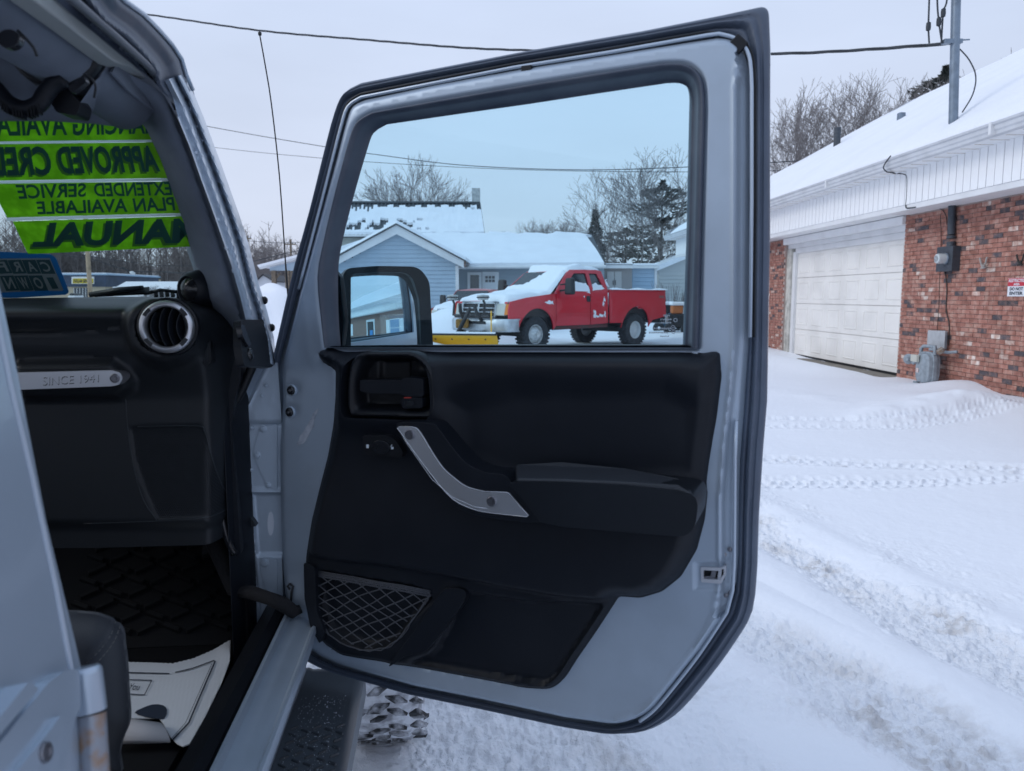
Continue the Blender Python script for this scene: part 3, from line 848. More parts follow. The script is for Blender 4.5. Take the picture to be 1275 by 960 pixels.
mo_ = rp([(432, 335, 6), (514, 334, 12), (527, 372), (531, 442, 6), (432, 443, 6)], 5)
mc_ = MIRP.uv(479, 385)
def h_mir(X, Y):
    q = np.array(MIRP.uvs(list(zip(X, Y)))); return -((q[:, 0] - mc_[0]) ** 2 + (q[:, 1] - mc_[1]) ** 2) / (2 * .80)
mir = relief('mirror_glass', mo_, MIRP, 0, h_mir, 3, MIRRORM, door, smooth=True)
mb = MB(); mb.tube([MPn.p(430, 412, -.03), DR.p(395, 415, -.07)], .028, 10); mb.tube([MPn.p(430, 380, -.03), DR.p(392, 390, -.07)], .02, 10); mb.build('mirror_arm', BLACK, door, smooth=True)
plate('sail_panel', [(404, 342), (416, 336), (424, 345), (430, 400), (424, 445), (404, 445)], DR, -.041, -.055, BLACK, door, bev=.003)

# ---- body: near side, door opening ----
def SLuv(x, y): return SL.uv(x, y)
edge_b = [SL.uv(x, y) for x, y in [(-12, 300), (0, 350), (25, 470), (60, 650), (96, 800), (130, 950), (140, 1000)]]
edge_c = [SL.uv(x, y) for x, y in [(-30, 300), (-6, 400), (10, 480), (36, 590), (67, 735), (83, 822), (112, 960), (120, 1000)]]
# B pillar strip between the crease and the opening
plate('pillar_skin', edge_b + edge_c[::-1], SL, -.001, -.03, SILVER, suv, px=False, bev=.0015)
top_c = (edge_c[0][0], .55); bot_c = (edge_c[-1][0], -.45)
rd = plate('rear_passenger_door', [top_c] + [(a - .004, b) for a, b in edge_c] + [bot_c, (-2.0, -.45), (-2.0, .55)], SL, .004, -.03, SILVER, suv, px=False, bev=.005, segs=4)
strip('rear_door_edge_fold', [(a - .001, b) for a, b in edge_c], SL, .002, .0042, SILVER, rd, px=False)
# hinge of the rear door
hp = car(0, 0, 0)
def slp(x, y, d): return SL.p(x, y, d)
mb = MB()
c1 = slp(107, 832, .012); c2 = slp(113, 886, .012); c3 = slp(114, 890, .012); c4 = slp(119, 985, .012)
ax = c2 - c1
mb.lathe([(.0004, -.0015), (.012, -.001), (.0142, .002), (.0145, .006), (.0145, np.linalg.norm(ax)), (.002, np.linalg.norm(ax))], c1, ax, 24)
hk = mb.build('rear_door_hinge', SILVER, suv, smooth=40)
mb = MB(); ax2 = c4 - c3
mb.lathe([(.002, 0), (.0132, .0), (.0132, np.linalg.norm(ax2)), (.002, np.linalg.norm(ax2))], c3, ax2, 24)
mb.build('hinge_pin_barrel', mat('hinge_worn_paint', (.30, .32, .36), .4, .5, var=.45, vscale=60, vcol=(.34, .20, .11)), hk, smooth=40)
plate('hinge_strap', rp([(-40, 965), (0, 925), (60, 850), (82, 834), (99, 834), (101, 880), (92, 900), (88, 930), (70, 1000), (-40, 1000)], 6), SL, .016, .002, SILVER, hk, bev=.005, segs=4)
plate('hinge_raised_pad', rp([(20, 962), (66, 905), (76, 890), (84, 896), (86, 928), (72, 950), (60, 1000), (20, 1000)], 3), SL, .022, .012, SILVER, hk, bev=.004)
plate('hinge_upper_rib', rp([(-40, 932), (0, 893), (36, 848), (49, 858), (-40, 962)], 4), SL, .022, .0, SILVER, hk, bev=.005)
mb = MB(); mb.lathe([(.0085, -.002), (.0085, .002), (.0078, .0034), (.0055, .0034), (.0048, .0012), (.0003, .0012)], slp(55, 937, .022), SL.n, 22); mb.build('hinge_screw', STEEL, hk, smooth=35)

# A pillar outer flange with its rolled ridges
flo = [(229, 92), (243, 120), (254, 147), (276, 206), (298, 268), (310, 305), (322, 353), (332, 385), (341, 420), (345, 456)]
fli = [(222, 148), (236, 182), (250, 222), (264, 260), (275, 292), (288, 330), (300, 372), (306, 398)]
fl_poly = flo + [(334, 452), (318, 452), (306, 398)] + fli[::-1][1:] + [(215, 120), (205, 100)]
def h_fl(X, Y):
    d = segdist(flo, X, Y, False)
    return -.010 * (1 - ss(d, 0, 4)) + .006 * np.exp(-((d - 6) / 3) ** 2) - .008 * np.exp(-((d - 12) / 2) ** 2) + .004 * np.exp(-((d - 19) / 2.) ** 2) - .006 * ss(d, 21, 27) + .005 * ss(segdist(fli, X, Y, False), 5, 1.5)
aflg = relief('windshield_pillar', fl_poly, SA, .0, h_fl, 2.2, SILVER, suv, back=None, own=True, rings=(1., 2.5, 4.))
for (x, y) in [(247, 190), (259, 218), (274, 274), (285, 309), (294, 337), (303, 360), (311, 388)]:
    mb = MB(); mb.lathe([(.0042, -.004), (.004, .0008), (.0025, .002), (.0003, .0022)], SA.p(x - 2, y, -.002), SA.n, 10); mb.build('pillar_rivet', SILVER, aflg, smooth=True)
for (x, y) in [(330, 374), (339, 408)]:
    mb = MB(); mb.lathe([(.0085, -.01), (.0085, .001), (.006, .004), (.0003, .0045)], SA.p(x, y, -.004), FV * -.2 + RV, 12); mb.build('bump_stop', BLACK, aflg, smooth=True)
# padded inner pillar
padp = sm([(119, 100), (135, 90), (160, 92), (190, 108), (205, 120), (222, 150)], 3, False) + fli[1:] + [(316, 440), (300, 440), (262, 396), (250, 376), (247, 364), (243, 342), (233, 312), (222, 277), (213, 254), (204, 231), (192, 200), (181, 175), (176, 164), (169, 153), (161, 147), (152, 143), (139, 141), (110, 142), (100, 128)]
def h_pad(X, Y):
    a = segdist([(205, 100)] + fli + [(316, 440)], X, Y, False); b = segdist(pin_e, X, Y, False); t = a / np.maximum(a + b, 1)
    return -.10 * t ** 1.6 - .012 * (1 - ss(np.minimum(a, b), -1, 6))
pin_e = [(300, 440), (262, 396), (250, 376), (247, 364), (243, 342), (233, 312), (222, 277), (213, 254), (204, 231), (192, 200), (181, 175), (176, 164), (169, 153), (161, 147), (152, 143), (139, 141), (110, 142)]
relief('pillar_padding', padp, SA, -.02, h_pad, 3.0, PAD, suv, back=None, own=True, rings=(1., 2.5, 4.))
# roof rail above the opening: bands from outside to inside
HS = Plane(SA.o, SA.u, SA.v)
def band(name, poly, d1, d0, m, **k): return plate(name, poly, SA, d1, d0, m, suv, **k)
ro = [(140, -18), (154, 0), (178, 17), (198, 37), (214, 55), (226, 73), (232, 93)]
def h_rail(X, Y):
    d = segdist(ro, X, Y, False)
    return -.008 * (1 - ss(d, 0, 5)) + .008 * np.exp(-((d - 32) / 5) ** 2) - .012 * ss(d, 6, 26) + .008 * np.exp(-((d - 46) / 3) ** 2) - .02 * ss(d, 38, 44)
relief('roof_edge_rail', ro + [(236, 150), (222, 150), (212, 125), (190, 100), (155, 72), (90, 18), (50, -18)], SA, .0, h_rail, 3, RUBBER, suv, back=None, own=True, rings=(1., 2.5, 4.))
strip('roof_edge_bright', ro + [(240, 112)], SA, .0, .0038, SILVER, suv)
strip('header_inner_seal', [(70, -15), (95, 3), (140, 42), (182, 80), (196, 96)], SA, -.012, .006, mat('worn_seal', (.10, .11, .13), .4), suv)
plate('pillar_core', [(150, 70), (228, 90), (240, 110), (262, 190), (268, 240), (262, 250), (243, 208), (214, 160), (190, 136), (160, 112), (140, 90)], SA, -.05, -.054, PAD, suv)
plate('headliner_edge', sm([(18, -20), (42, 0), (90, 36), (143, 77), (160, 82), (184, 97)], 2, False) + [(166, 80), (140, 56), (72, 0), (50, -20)], SA, -.035, -.06, mat('headliner_edge_grey', (.30, .32, .32), .8), suv, bev=.003)

# lower windshield hinge bracket (black) under the pillar
plate('pillar_foot_cover', rp([(300, 398), (328, 398), (336, 420), (343, 452), (338, 458), (318, 456), (304, 456), (300, 430)], 3), SA, .004, -.010, BLACK, suv, bev=.004)
mb = MB(); mb.lathe([(.0115, -.002), (.0115, .003), (.009, .006), (.006, .0065), (.0005, .005)], SA.p(310.5, 441, .004), SA.n, 20); mb.build('foot_screw', BLACK_G, suv, smooth=True)
plate('pillar_foot_rib', rp([(300, 405), (304, 404), (313, 428), (310, 432), (303, 420)], 1), SA, .010, .0, BLACK_G, suv, bev=.002)

# hinge pillar face (silver, seen across the opening)
QH = QP(.03)
hpo = [(318, 452), (345, 452), (350, 520), (350, 640), (352, 760), (374, 812), (371, 850), (352, 888), (338, 872), (317, 846), (314, 800), (309, 745), (303, 690), (298, 630), (294, 570), (290, 520), (296, 498), (308, 472)]
hin_e = [(319, 453), (309, 473), (297, 499), (291, 521), (295, 570), (299, 630), (304, 690), (310, 745), (315, 800), (318, 846)]
def h_hp(X, Y):
    d = segdist(hin_e, X, Y, False)
    h = .012 * (1 - ss(d, 4, 8)) - .008 * np.exp(-((d - 10.5) / 2.2) ** 2) - .004 * ss(d, 12, 16)
    h = h - .004 * (1 - ss(np.abs(Y - 528), 0, 3)) * ss(d, 12, 16) + .005 * np.exp(-((Y - 612) / 2.5) ** 2) * ss(d, 12, 16) - .006 * ss(Y, 612, 618) * ss(d, 13, 18) * (1 - ss(Y, 690, 694))
    h = h + .0015 * (fbm(X / 14, Y / 22, 3, 3) - .5)
    h = h - .004 * np.exp(-(segdist([(342, 830), (338, 780), (340, 740)], X, Y, False) / 3.) ** 2)
    return h
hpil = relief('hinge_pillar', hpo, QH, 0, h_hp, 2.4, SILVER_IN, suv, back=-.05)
plate('hinge_plate', rp([(324, 532), (345, 528), (345, 612), (332, 604), (315, 566), (318, 552)], 3), QH, .0005, -.012, SILVER_IN, hpil, bev=.0015)
plate('lower_hinge_plate', rp([(323, 700), (330, 694), (345, 696), (345, 770), (338, 760), (326, 716)], 3), QH, -.0005, -.013, SILVER_IN, hpil, bev=.0015)
for (x, y, r) in [(328, 534, .009), (320.5, 567, .0085), (334, 604, .007), (329.5, 701, .010), (313, 533, .0045), (313, 585, .0045), (326, 493, .004), (331, 480, .004)]:
    mb = MB(); mb.lathe([(r, -.002), (r, .001), (r * .7, .0015), (r * .65, .004), (r * .3, .0045), (.0003, .0045)], QH.p(x, y, .0), QH.n, 12 if r > .006 else 8); mb.build('pillar_bolt', SILVER_IN, hpil, smooth=30)
plate('pillar_slot', circ(337, 652, 4, 16, 15), QH, -.0095, -.012, mat('slot_light', (.50, .54, .60), .6), hpil)
# door strap (check) running from the car to the door
mb = MB()
pts = [car(-.16, .02, 0) * [1, 1, 0] + ZV * .86, QP(-.0).p(292, 735, 0), DR.p(335, 745, .07), DR.p(352, 752, .05), DR.p(366, 762, .02), DR.p(374, 758, .012)]
mb.tube([pts[0], pts[1], (pts[1] + pts[2]) / 2 + ZV * .004, pts[2], pts[3], pts[4], pts[5]], [.02, .017, .015, .014, .016, .015, .01], 10)
mb.build('door_check_strap', mat('black_webbing', (.008, .008, .01), .9, bump=.9, bscale=250), suv, smooth=True)
mb = MB(); mb.tube([DR.p(x, y, .004) for x, y in [(361, 734), (358, 730), (361, 727), (365, 730), (363, 738), (362, 752)]], .0025, 6); mb.build('strap_hook', DARKM, suv, smooth=True)

# sill, rocker and running board
def level(name, poly, h, t, m, bev=0, par=suv, **k):
    P = HP(h); return plate(name, P.uvs(poly), P, 0, -t, m, par, px=False, bev=bev, **k)
H0 = HP(.69)
s_in = [H0.uv(x, y) for x, y in [(317, 846), (293, 900), (269, 960), (240, 1030)]]
s_out = [H0.uv(x, y) for x, y in [(353, 868), (340, 915), (326.5, 960), (306, 1030)]]
r_in = s_in[1][0]; r_out = s_out[1][0]
mb = MB()
prof = [(r_in - .004, .690), (r_in + .000, .700), (r_in + .007, .701), (r_in + .013, .692), (r_in + .03, .690), (r_out - .03, .688), (r_out - .022, .684), (r_out - .008, .683), (r_out - .002, .689), (r_out + .003, .688),
        (r_out + .004, .675), (r_out - .012, .62), (.020, .56), (.018, .50), (-.02, .46), (r_in - .01, .46)]
ys = [-2.1, -.93, -.6, -.3, -.1, .10]
vs = [car(r, f, h) for f in ys for r, h in prof]; n_ = len(prof)
mb.add(vs, [(i * n_ + k, (i + 1) * n_ + k, (i + 1) * n_ + (k + 1) % n_, i * n_ + (k + 1) % n_) for i in range(len(ys) - 1) for k in range(n_)] + [tuple(range(n_))[::-1], tuple((len(ys) - 1) * n_ + k for k in range(n_))])
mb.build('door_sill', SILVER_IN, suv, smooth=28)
mb = MB()
for (f0, f1, r0, r1) in [(-.045, .03, r_in + .03, r_in + .06)]:
    c = car((r0 + r1) / 2, (f0 + f1) / 2, .6905)
mb.lathe([(.013, 0), (.013, .004), (.009, .005), (.0085, .0075), (.0003, .008)], car((r_in + r_out) / 2 - .005, .0, .69), ZV, 6)
mb.build('sill_bolt', STEEL, suv, smooth=30)
strip('sill_wire_clip', [car(*q) for q in [(r_in + .045, -.035, .693), (r_in + .055, -.04, .697), (r_in + .055, -.06, .697), (r_in + .07, -.065, .697), (r_in + .08, -.06, .690)]], SL, 0, .002, DARKM, suv) if False else None
# inner sill trim and floor
mb = MB()
prof = [(r_in - .006, .70), (r_in - .02, .712), (r_in - .05, .70), (r_in - .075, .64), (r_in - .09, .60), (r_in - .09, .55), (r_in - .006, .55)]
ys = [-1.4, -.5, -.1, .12]; n_ = len(prof)
vs = [car(r + (.0 if f < 0 else -.0), f, h) for f in ys for r, h in prof]
mb.add(vs, [(i * n_ + k, (i + 1) * n_ + k, (i + 1) * n_ + (k + 1) % n_, i * n_ + (k + 1) % n_) for i in range(3) for k in range(n_)])
mb.build('inner_sill_trim', BLACK, suv, smooth=40)
mb = MB(); mb.hexa([car(*q) for q in [(-1.55, -2.2, .54), (r_in, -2.2, .54), (r_in, .06, .54), (-1.55, .06, .54)]], [car(*q) for q in [(-1.55, -2.2, .58), (r_in, -2.2, .58), (r_in, .06, .58), (-1.55, .06, .58)]])
mb.hexa([car(*q) for q in [(-1.55, .06, .54), (r_in, .06, .54), (r_in, .45, .88), (-1.55, .45, .88)]], [car(*q) for q in [(-1.55, .06, .58), (r_in, .06, .58), (r_in, .43, .92), (-1.55, .43, .92)]])
mb.build('carpeted_floor', CARPET, suv)
# running board
RB = .50
mb = MB()
prof = [(-.01, .47), (-.01, .500), (.02, .505), (.03, .500), (.135, .498), (.148, .494), (.158, .482), (.160, .44), (.12, .43)]
n_ = len(prof)
fs = [(-2.2, 0), (-.5, 0), (-.06, 0), (-.03, -.004), (.10, -.003), (.135, -.012), (.15, -.035)]
vs = [car(r * (1 if f < .11 else .96), f, h + dz) for f, dz in fs for r, h in prof]
mb.add(vs, [(i * n_ + k, (i + 1) * n_ + k, (i + 1) * n_ + (k + 1) % n_, i * n_ + (k + 1) % n_) for i in range(len(fs) - 1) for k in range(n_)] + [tuple((len(fs) - 1) * n_ + k for k in range(n_))])
rb = mb.build('running_board', mat('speckled_step_plastic', (.075, .09, .105), .35, .1, var=.0, bump=.1, bscale=300), suv, smooth=35)
mb = MB()
for i in range(40):
    for j in range(5):
        f = -.16 - i * .026 + (.0 if j % 2 else .013); r = .035 + j * .024
        a = .6 if (i + j) % 2 else -.6
        c = np.array([r, f]); d = np.array([sin(a + pi / 2), cos(a + pi / 2)]) * .010; e = np.array([d[1], -d[0]]) * .22
        b4 = [car(*(c + s1 * d + s2 * e), .4995) for s1, s2 in [(-1, -1), (1, -1), (1, 1), (-1, 1)]]
        t4 = [car(*(c + s1 * d * .85 + s2 * e * .5), .5035) for s1, s2 in [(-1, -1), (1, -1), (1, 1), (-1, 1)]]
        mb.hexa(b4, t4)
tag(mb.build('step_tread', mat('step_tread_plastic', (.035, .042, .05), .5), rb), kind='stuff')
mb = MB()
for i in range(700):
    f = -.02 - .33 * nrng.rand() ** 1.0; r = .03 + .105 * nrng.rand(); s = .0003 + .0011 * nrng.rand() ** 3
    c = car(r, f, .5008 + .0006)
    mb.add([c + RV * s, c + FV * s, c - RV * s, c - FV * s, c + ZV * s], [(0, 1, 4), (1, 2, 4), (2, 3, 4), (3, 0, 4)])
tag(mb.build('salt_speckle', mat('salt', (.5, .55, .6), .9), rb), kind='stuff')

# ---- dashboard ----
QD = QP(-.14)
D1 = [(-60, 372), (20, 371), (100, 370), (160, 371), (205, 372), (232, 378), (252, 386), (262, 394), (272, 410), (276, 440), (272, 500), (266, 560), (270, 620), (282, 660), (296, 684), (240, 690), (100, 694), (-60, 694)]
VC = (207, 407)
seam = [(145, 500), (148, 540), (156, 590), (168, 630), (185, 656)]
def h_dash(X, Y):
    h = -.09 * (1 - ss(Y, 366, 392)) ** 1.6
    h = h - .045 * ss(Y, 425, 505) - .012 * ss(Y, 655, 672)
    h = h + .02 * np.exp(-((Y - 392) / 16) ** 2)
    v = np.hypot(X - VC[0], Y - VC[1])
    h = h * (1 - .75 * (1 - ss(v, 36, 62)))
    h = h + .034 * (1 - ss(v, 36, 56)) - .045 * (1 - ss(v, 25, 31))
    h = h - .10 * ss(X, 240, 276) ** 2
    b = sdf([(20, 452), (140, 450), (154, 462), (160, 476), (156, 488), (140, 498), (20, 500)], X, Y)
    h = h + .030 * ss(b, -6, 8)
    h = h - .004 * np.exp(-(segdist([(-60, 415), (60, 414), (122, 411)], X, Y, False) / 1.6) ** 2)
    g = sdf([(150, 537), (240, 535), (248, 545), (262, 620), (270, 646), (262, 652), (186, 655), (170, 620), (156, 580)], X, Y)
    h = h - .004 * ss(g, -1, 2)
    return h
dash = relief('dashboard', D1, QD, 0, h_dash, 3.4, mat('dash_vinyl', (.012, .0145, .018), .45, bump=.3, bscale=600, spec=.42), suv, back=-.25, fine=[(circ(207, 407, 50, 24), 2.0)])
# vent: ring, ring inserts, vanes
vc = QD.p(207, 407, .045)
vaxis = QD.n * .93 + RV * .05 + ZV * .03; vaxis /= np.linalg.norm(vaxis)
mb = MB(); mb.lathe([(.0385, -.02), (.0375, -.004), (.0385, .002), (.041, .0045), (.0465, .004), (.0495, 0), (.0505, -.010), (.0505, -.02)], vc, vaxis, 48)
ven = mb.build('air_vent_ring', SATIN, dash, smooth=50)
mb = MB(); mb.lathe([(.0505, -.012), (.0520, -.006), (.0555, -.008), (.057, -.02), (.0385, -.02), (.037, -.045), (.0003, -.048)], vc, vaxis, 40)
mb.build('air_vent_cup', BLACK, dash, smooth=50)
va = Vector(tuple(vaxis)); vx = Vector(tuple(RV)); vx = (vx - va * vx.dot(va)).normalized(); vy = va.cross(vx) 
vx = np.array(vx); vy = -np.array(vy) if np.array(vy)[2] < 0 else np.array(vy)
def vpt(a, b, c): return vc + vx * a + vy * b + vaxis * c
for a0 in (radians(40), radians(-42), radians(140), radians(222)):
    mb = MB(); N = 8; vs = []
    for k in range(N + 1):
        a = a0 + (k / N - .5) * .38
        for r, c in ((.0395, .0035), (.0395, .0052), (.0465, .0052), (.0465, .0030)): vs.append(vpt(r * cos(a), r * sin(a), c))
    mb.add(vs, [(k * 4 + j, (k + 1) * 4 + j, (k + 1) * 4 + (j + 1) % 4, k * 4 + (j + 1) % 4) for k in range(N) for j in range(4)] + [(0, 1, 2, 3), tuple(N * 4 + j for j in (3, 2, 1, 0))])
    mb.build('vent_ring_insert', DARKM, dash)
for i in range(4):
    mb = MB(); x0 = -.024 + i * .0155; vs = []
    N = 12
    for k in range(N + 1):
        b = (k / N * 2 - 1); xx = x0 - .010 * (1 - b * b) * (-1) ; L = sqrt(max(.0365 ** 2 - x0 ** 2, .0001))
        for c, dx in ((-.004, 0), (-.004, .0018), (-.03, .010), (-.03, .008)): vs.append(vpt(x0 + .010 * (b * b) * (1 if i < 9 else 1) - .006 + dx, b * L, c))
    mb.add(vs, [(k * 4 + j, (k + 1) * 4 + j, (k + 1) * 4 + (j + 1) % 4, k * 4 + (j + 1) % 4) for k in range(N) for j in range(4)])
    mb.build('vent_vane', BLACK_S, dash, smooth=40)
# grab bar with its engraved words
gb = rp([(-20, 465), (140, 461), (150, 464, 5), (153, 471, 5), (149, 479, 6), (140, 481), (-20, 487)], 4)
plate('passenger_grab_bar', gb, QD, .022, -.02, SATIN, dash, bev=.003)
text_on('grab_bar_lettering', 'SINCE 1941', [(53, 468.5), (122.5, 465.5), (122.5, 475), (53, 479.5)], QD, .0226, mat('engraved_letters', (.62, .63, .65), .35, .7), dash, bold=.0)
text_on('letter_shadow', 'SINCE 1941', [(53.5, 469.5), (123, 466.5), (123, 476), (53.5, 480.5)], QD, .0223, DARKM, dash)
mb = MB(); mb.lathe([(.0088, 0), (.0088, .002), (.0075, .0032), (.0068, .001), (.0045, .001), (.004, .0025), (.0003, .0025)], QD.p(143, 471, .022), QD.n, 20); mb.build('grab_bar_screw', STEEL, dash, smooth=35)
text_on('airbag_lettering', 'AIRBAG', [(134, 407), (149, 406), (149, 411), (134, 412)], QD, .016, mat('emboss', (.03, .034, .04), .4), dash)
# speaker grille: honeycomb of small rings
mb = MB()
gp = [(152, 537), (240, 536), (247, 546), (262, 620), (269, 645), (262, 651), (187, 654), (171, 620), (158, 580)]
for i in range(60):
    for j in range(60):
        x = 148 + i * 2.6 + (1.3 if j % 2 else 0); y = 534 + j * 2.25
        if inside(gp, np.array([x]), np.array([y]))[0]:
            hh_ = float(h_dash(np.array([x]), np.array([y]))[0]); c = QD.w(*QD.uv(x, y, 0), hh_ + .0012); r = .0019
            mb.add([c + (RV * cos(k * pi / 3 + pi / 6) + ZV * sin(k * pi / 3 + pi / 6)) * q + QD.n * (0 if q > .0015 else -.0010) for q in (r, r * .62) for k in range(6)], [(k, (k + 1) % 6, 6 + (k + 1) % 6, 6 + k) for k in range(6)])
tag(mb.build('speaker_grille', mat('grille_plastic', (.022, .027, .034), .45), dash), kind='stuff')
strip_h('glovebox_seam', [(x, y) for x, y in seam], QD, 0, h_dash, .0, .0011, mat('seam_catch', (.025, .03, .036), .35), dash)
strip_h('glovebox_lower_seam', [(90, 661), (185, 657), (268, 652)], QD, 0, h_dash, .0, .0010, MATS['seam_catch'] if 'seam_catch' in MATS else mat('seam_catch', (.025, .03, .036), .35), dash)
strip_h('speaker_rim', [(160, 536), (236, 535), (246, 543), (252, 570), (262, 620), (268, 642), (264, 651), (230, 653), (187, 655)], QD, 0, h_dash, .0005, .0014, mat('seam_catch', (0, 0, 0)), dash)
# tweeter pod on the corner
mb = MB(); tcn = QD.p(235, 360, -.055)
tax = QD.n * .9 - RV * .5; tax /= np.linalg.norm(tax)
mb.lathe([(.042, -.05), (.037, -.012), (.032, 0), (.0265, .004), (.024, .0)], tcn, tax, 24); mb.build('tweeter_pod', BLACK_S, dash, smooth=50)
mb = MB(); mb.lathe([(.0245, .0), (.018, .005), (.008, .008), (.0003, .009)], tcn, tax, 24); mb.build('tweeter_grille', BLACK_G, dash, smooth=True)
plate('tweeter_foot', rp([(218, 380), (224, 345, 8), (240, 340, 8), (252, 352), (262, 392), (240, 390)], 4), QD, -.10, -.18, BLACK_S, dash, bev=.01)
# side of the dash and door-opening seals
sv = [(262, 392, 14), (276, 396, 8), (284, 404), (300, 412), (300, 470), (292, 500), (288, 530), (297, 640), (300, 690), (290, 694), (272, 640), (262, 560), (264, 470)]
plate('dash_end_panel', rp(sv, 4), QP(-.03), .0, -.12, BLACK_S, dash, bev=.008)
plate('side_defrost_vent', rp([(251, 434), (262, 424), (263, 452), (256, 457), (250, 450)], 2), QD, -.015, -.06, BLACK, dash, bev=.002)
for k in range(4): strip('defrost_slat', [(252 + k * 2.3, 434 - k * 2), (252 + k * 2.3, 453 + k * .4)], QD, -.014, .0009, mat('grille_plastic', (0, 0, 0)), dash)
strip('opening_seal', sm([(280, 399), (272, 440), (266, 500), (266, 560), (272, 620), (281, 665), (292, 690)], 4, False), QP(-.035), .003, .008, BLACK_G, suv)
strip('pinch_seal', sm([(316, 452), (300, 488), (285, 516), (286, 560), (292, 620), (298, 690), (304, 745), (309, 800), (312, 850), (292, 902), (262, 965), (230, 1040)], 4, False), QP(.0), .0, .010, BLACK, suv)
mb = MB(); mb.hexa([car(*q) for q in [(-.11, -.05, .58), (-.075, .02, .58), (-.075, .12, .58), (-.11, .12, .58)]], [car(*q) for q in [(-.11, -.05, 1.30), (-.075, .02, 1.30), (-.075, .12, 1.3), (-.11, .12, 1.3)]])
mb.build('kick_panel', BLACK_S, suv, bev=.006)
mb = MB(); mb.hexa([car(*q) for q in [(-1.55, .44, .58), (-.07, .44, .58), (-.07, .46, .58), (-1.55, .46, .58)]], [car(*q) for q in [(-1.55, .44, 1.22), (-.07, .44, 1.22), (-.07, .46, 1.22), (-1.55, .46, 1.22)]])
mb.hexa([car(*q) for q in [(-.085, .10, .55), (-.07, .10, .55), (-.07, .46, .55), (-.085, .46, .55)]], [car(*q) for q in [(-.095, .10, 1.22), (-.08, .10, 1.22), (-.08, .46, 1.22), (-.095, .46, 1.22)]])
mb.build('firewall', CARPET, suv)

# seat cushion with a stitched bolster
SEQ = QP(-.60)
so_ = sm([(60, 762), (110, 764), (128, 768), (143, 775), (152, 786), (154, 802), (157, 825), (159, 860), (161, 890), (159, 905), (152, 922), (148, 940), (144, 970), (60, 985), (-60, 985), (-60, 762)], 3)
seat_c = [(144, 774), (138, 790), (128, 805), (116, 818), (100, 830), (70, 842)]
def h_seat(X, Y):
    e = sdf(so_, X, Y)
    return .06 * (1 - (1 - ss(e, -2, 60)) ** 2.2) - .07 - .004 * np.exp(-(segdist(seat_c, X, Y, False) / 2.2) ** 2)
seat = relief('front_passenger_seat', so_, SEQ, 0, h_seat, 3.6, SEATF, suv, back=-.078, own=True)
mb = MB()
for off in (0, 7):
    for k in range(26):
        t = k / 26; P0 = np.array(sm(seat_c, 8, False)); i = int(t * (len(P0) - 2)); a = P0[i] + [off * .75, off * .9]; b = P0[i + 1] + [off * .75, off * .9]
        q = lambda p: SEQ.p(p[0], p[1], float(h_seat(np.array([p[0]]), np.array([p[1]]))[0]) + .0008)
        mb.tube([q(a), q(a * .35 + b * .65)], .0007, 4)
mb.build('seat_stitching', THREAD, seat)
mb = MB(); mb.hexa([car(*q) for q in [(-.62, -1.3, .7), (-.26, -1.3, .7), (-.26, -.72, .72), (-.62, -.62, .72)]], [car(*q) for q in [(-.62, -1.3, .93), (-.26, -1.3, .90), (-.26, -.74, .92), (-.62, -.68, .98)]])
mb.build('seat_base', SEATF, seat, bev=.04)

# windshield, its stickers (read from outside, so mirrored from here)
wp = [(-400, 372), (-400, 120), (175, 132), (262, 372)]
W0 = [WS.uv(*p) for p in wp]
plate('windshield', [(-1.42, -.02), (-1.42, .40), (-.13, .40), (-.06, -.02)], WS, -.012, -.017, WSGLASS, suv, px=False)
wsg = [o for o in C.objects if o.name == 'windshield'][0]
GREEN = mat('lime_vinyl', (.27, .56, .035), .6, var=.8, vscale=42, vcol=(.40, .74, .06))
GREEN.node_tree.nodes['Principled BSDF'].inputs['Transmission Weight'].default_value = 0
bt = GREEN.node_tree
def translucent(m, w=.6):
    nt = m.node_tree; b = nt.nodes['Principled BSDF']; o = nt.nodes['Material Output']
    t = nt.nodes.new('ShaderNodeBsdfTranslucent'); mx = nt.nodes.new('ShaderNodeMixShader'); mx.inputs[0].default_value = w
    if b.inputs['Base Color'].links: nt.links.new(b.inputs['Base Color'].links[0].from_socket, t.inputs[0])
    else: t.inputs[0].default_value = b.inputs['Base Color'].default_value
    nt.links.new(b.outputs[0], mx.inputs[1]); nt.links.new(t.outputs[0], mx.inputs[2]); nt.links.new(mx.outputs[0], o.inputs[0])
translucent(GREEN, .72)
DGREEN = mat('dark_green_print', (.03, .12, .11), .6); translucent(DGREEN, .5)
HATCH = mat('hatched_shadow_print', (.09, .24, .05), .6); translucent(HATCH, .5)
WHITEV = mat('white_backing_vinyl', (.75, .8, .8), .6); translucent(WHITEV, .8)
SKB = mat('sky_blue_sticker', (.03, .22, .42), .6); translucent(SKB, .55)
STK = mat('sticker_dark_square', (.035, .10, .11), .6); translucent(STK, .4)
STW = mat('sticker_grey_letter', (.33, .42, .42), .6); translucent(STW, .5)
def stick(poly, d, m, name, par=None): return plate(name, poly, WS, d, d - .0008, m, par or wsg)
stick([(-80, 170), (-80, 300), (9, 300), (0, 262), (-6, 230), (260, 214), (250, 120), (-80, 120)], -.0096, WHITEV, 'banner_backing') if False else None
bands = [([(-70, 138), (210, 138), (215, 173.5), (-70, 177)]),
         ([(-70, 180.5), (216, 177), (222, 221.5), (-70, 226)]),
         ([(-12, 229), (224, 226), (240, 265), (9, 271), (2, 258)]),
         ([(16, 276), (240, 269), (246, 306.5), (35, 316.5), (27, 300)])]
for b in bands: stick(b, -.0092, GREEN, 'green_banner')
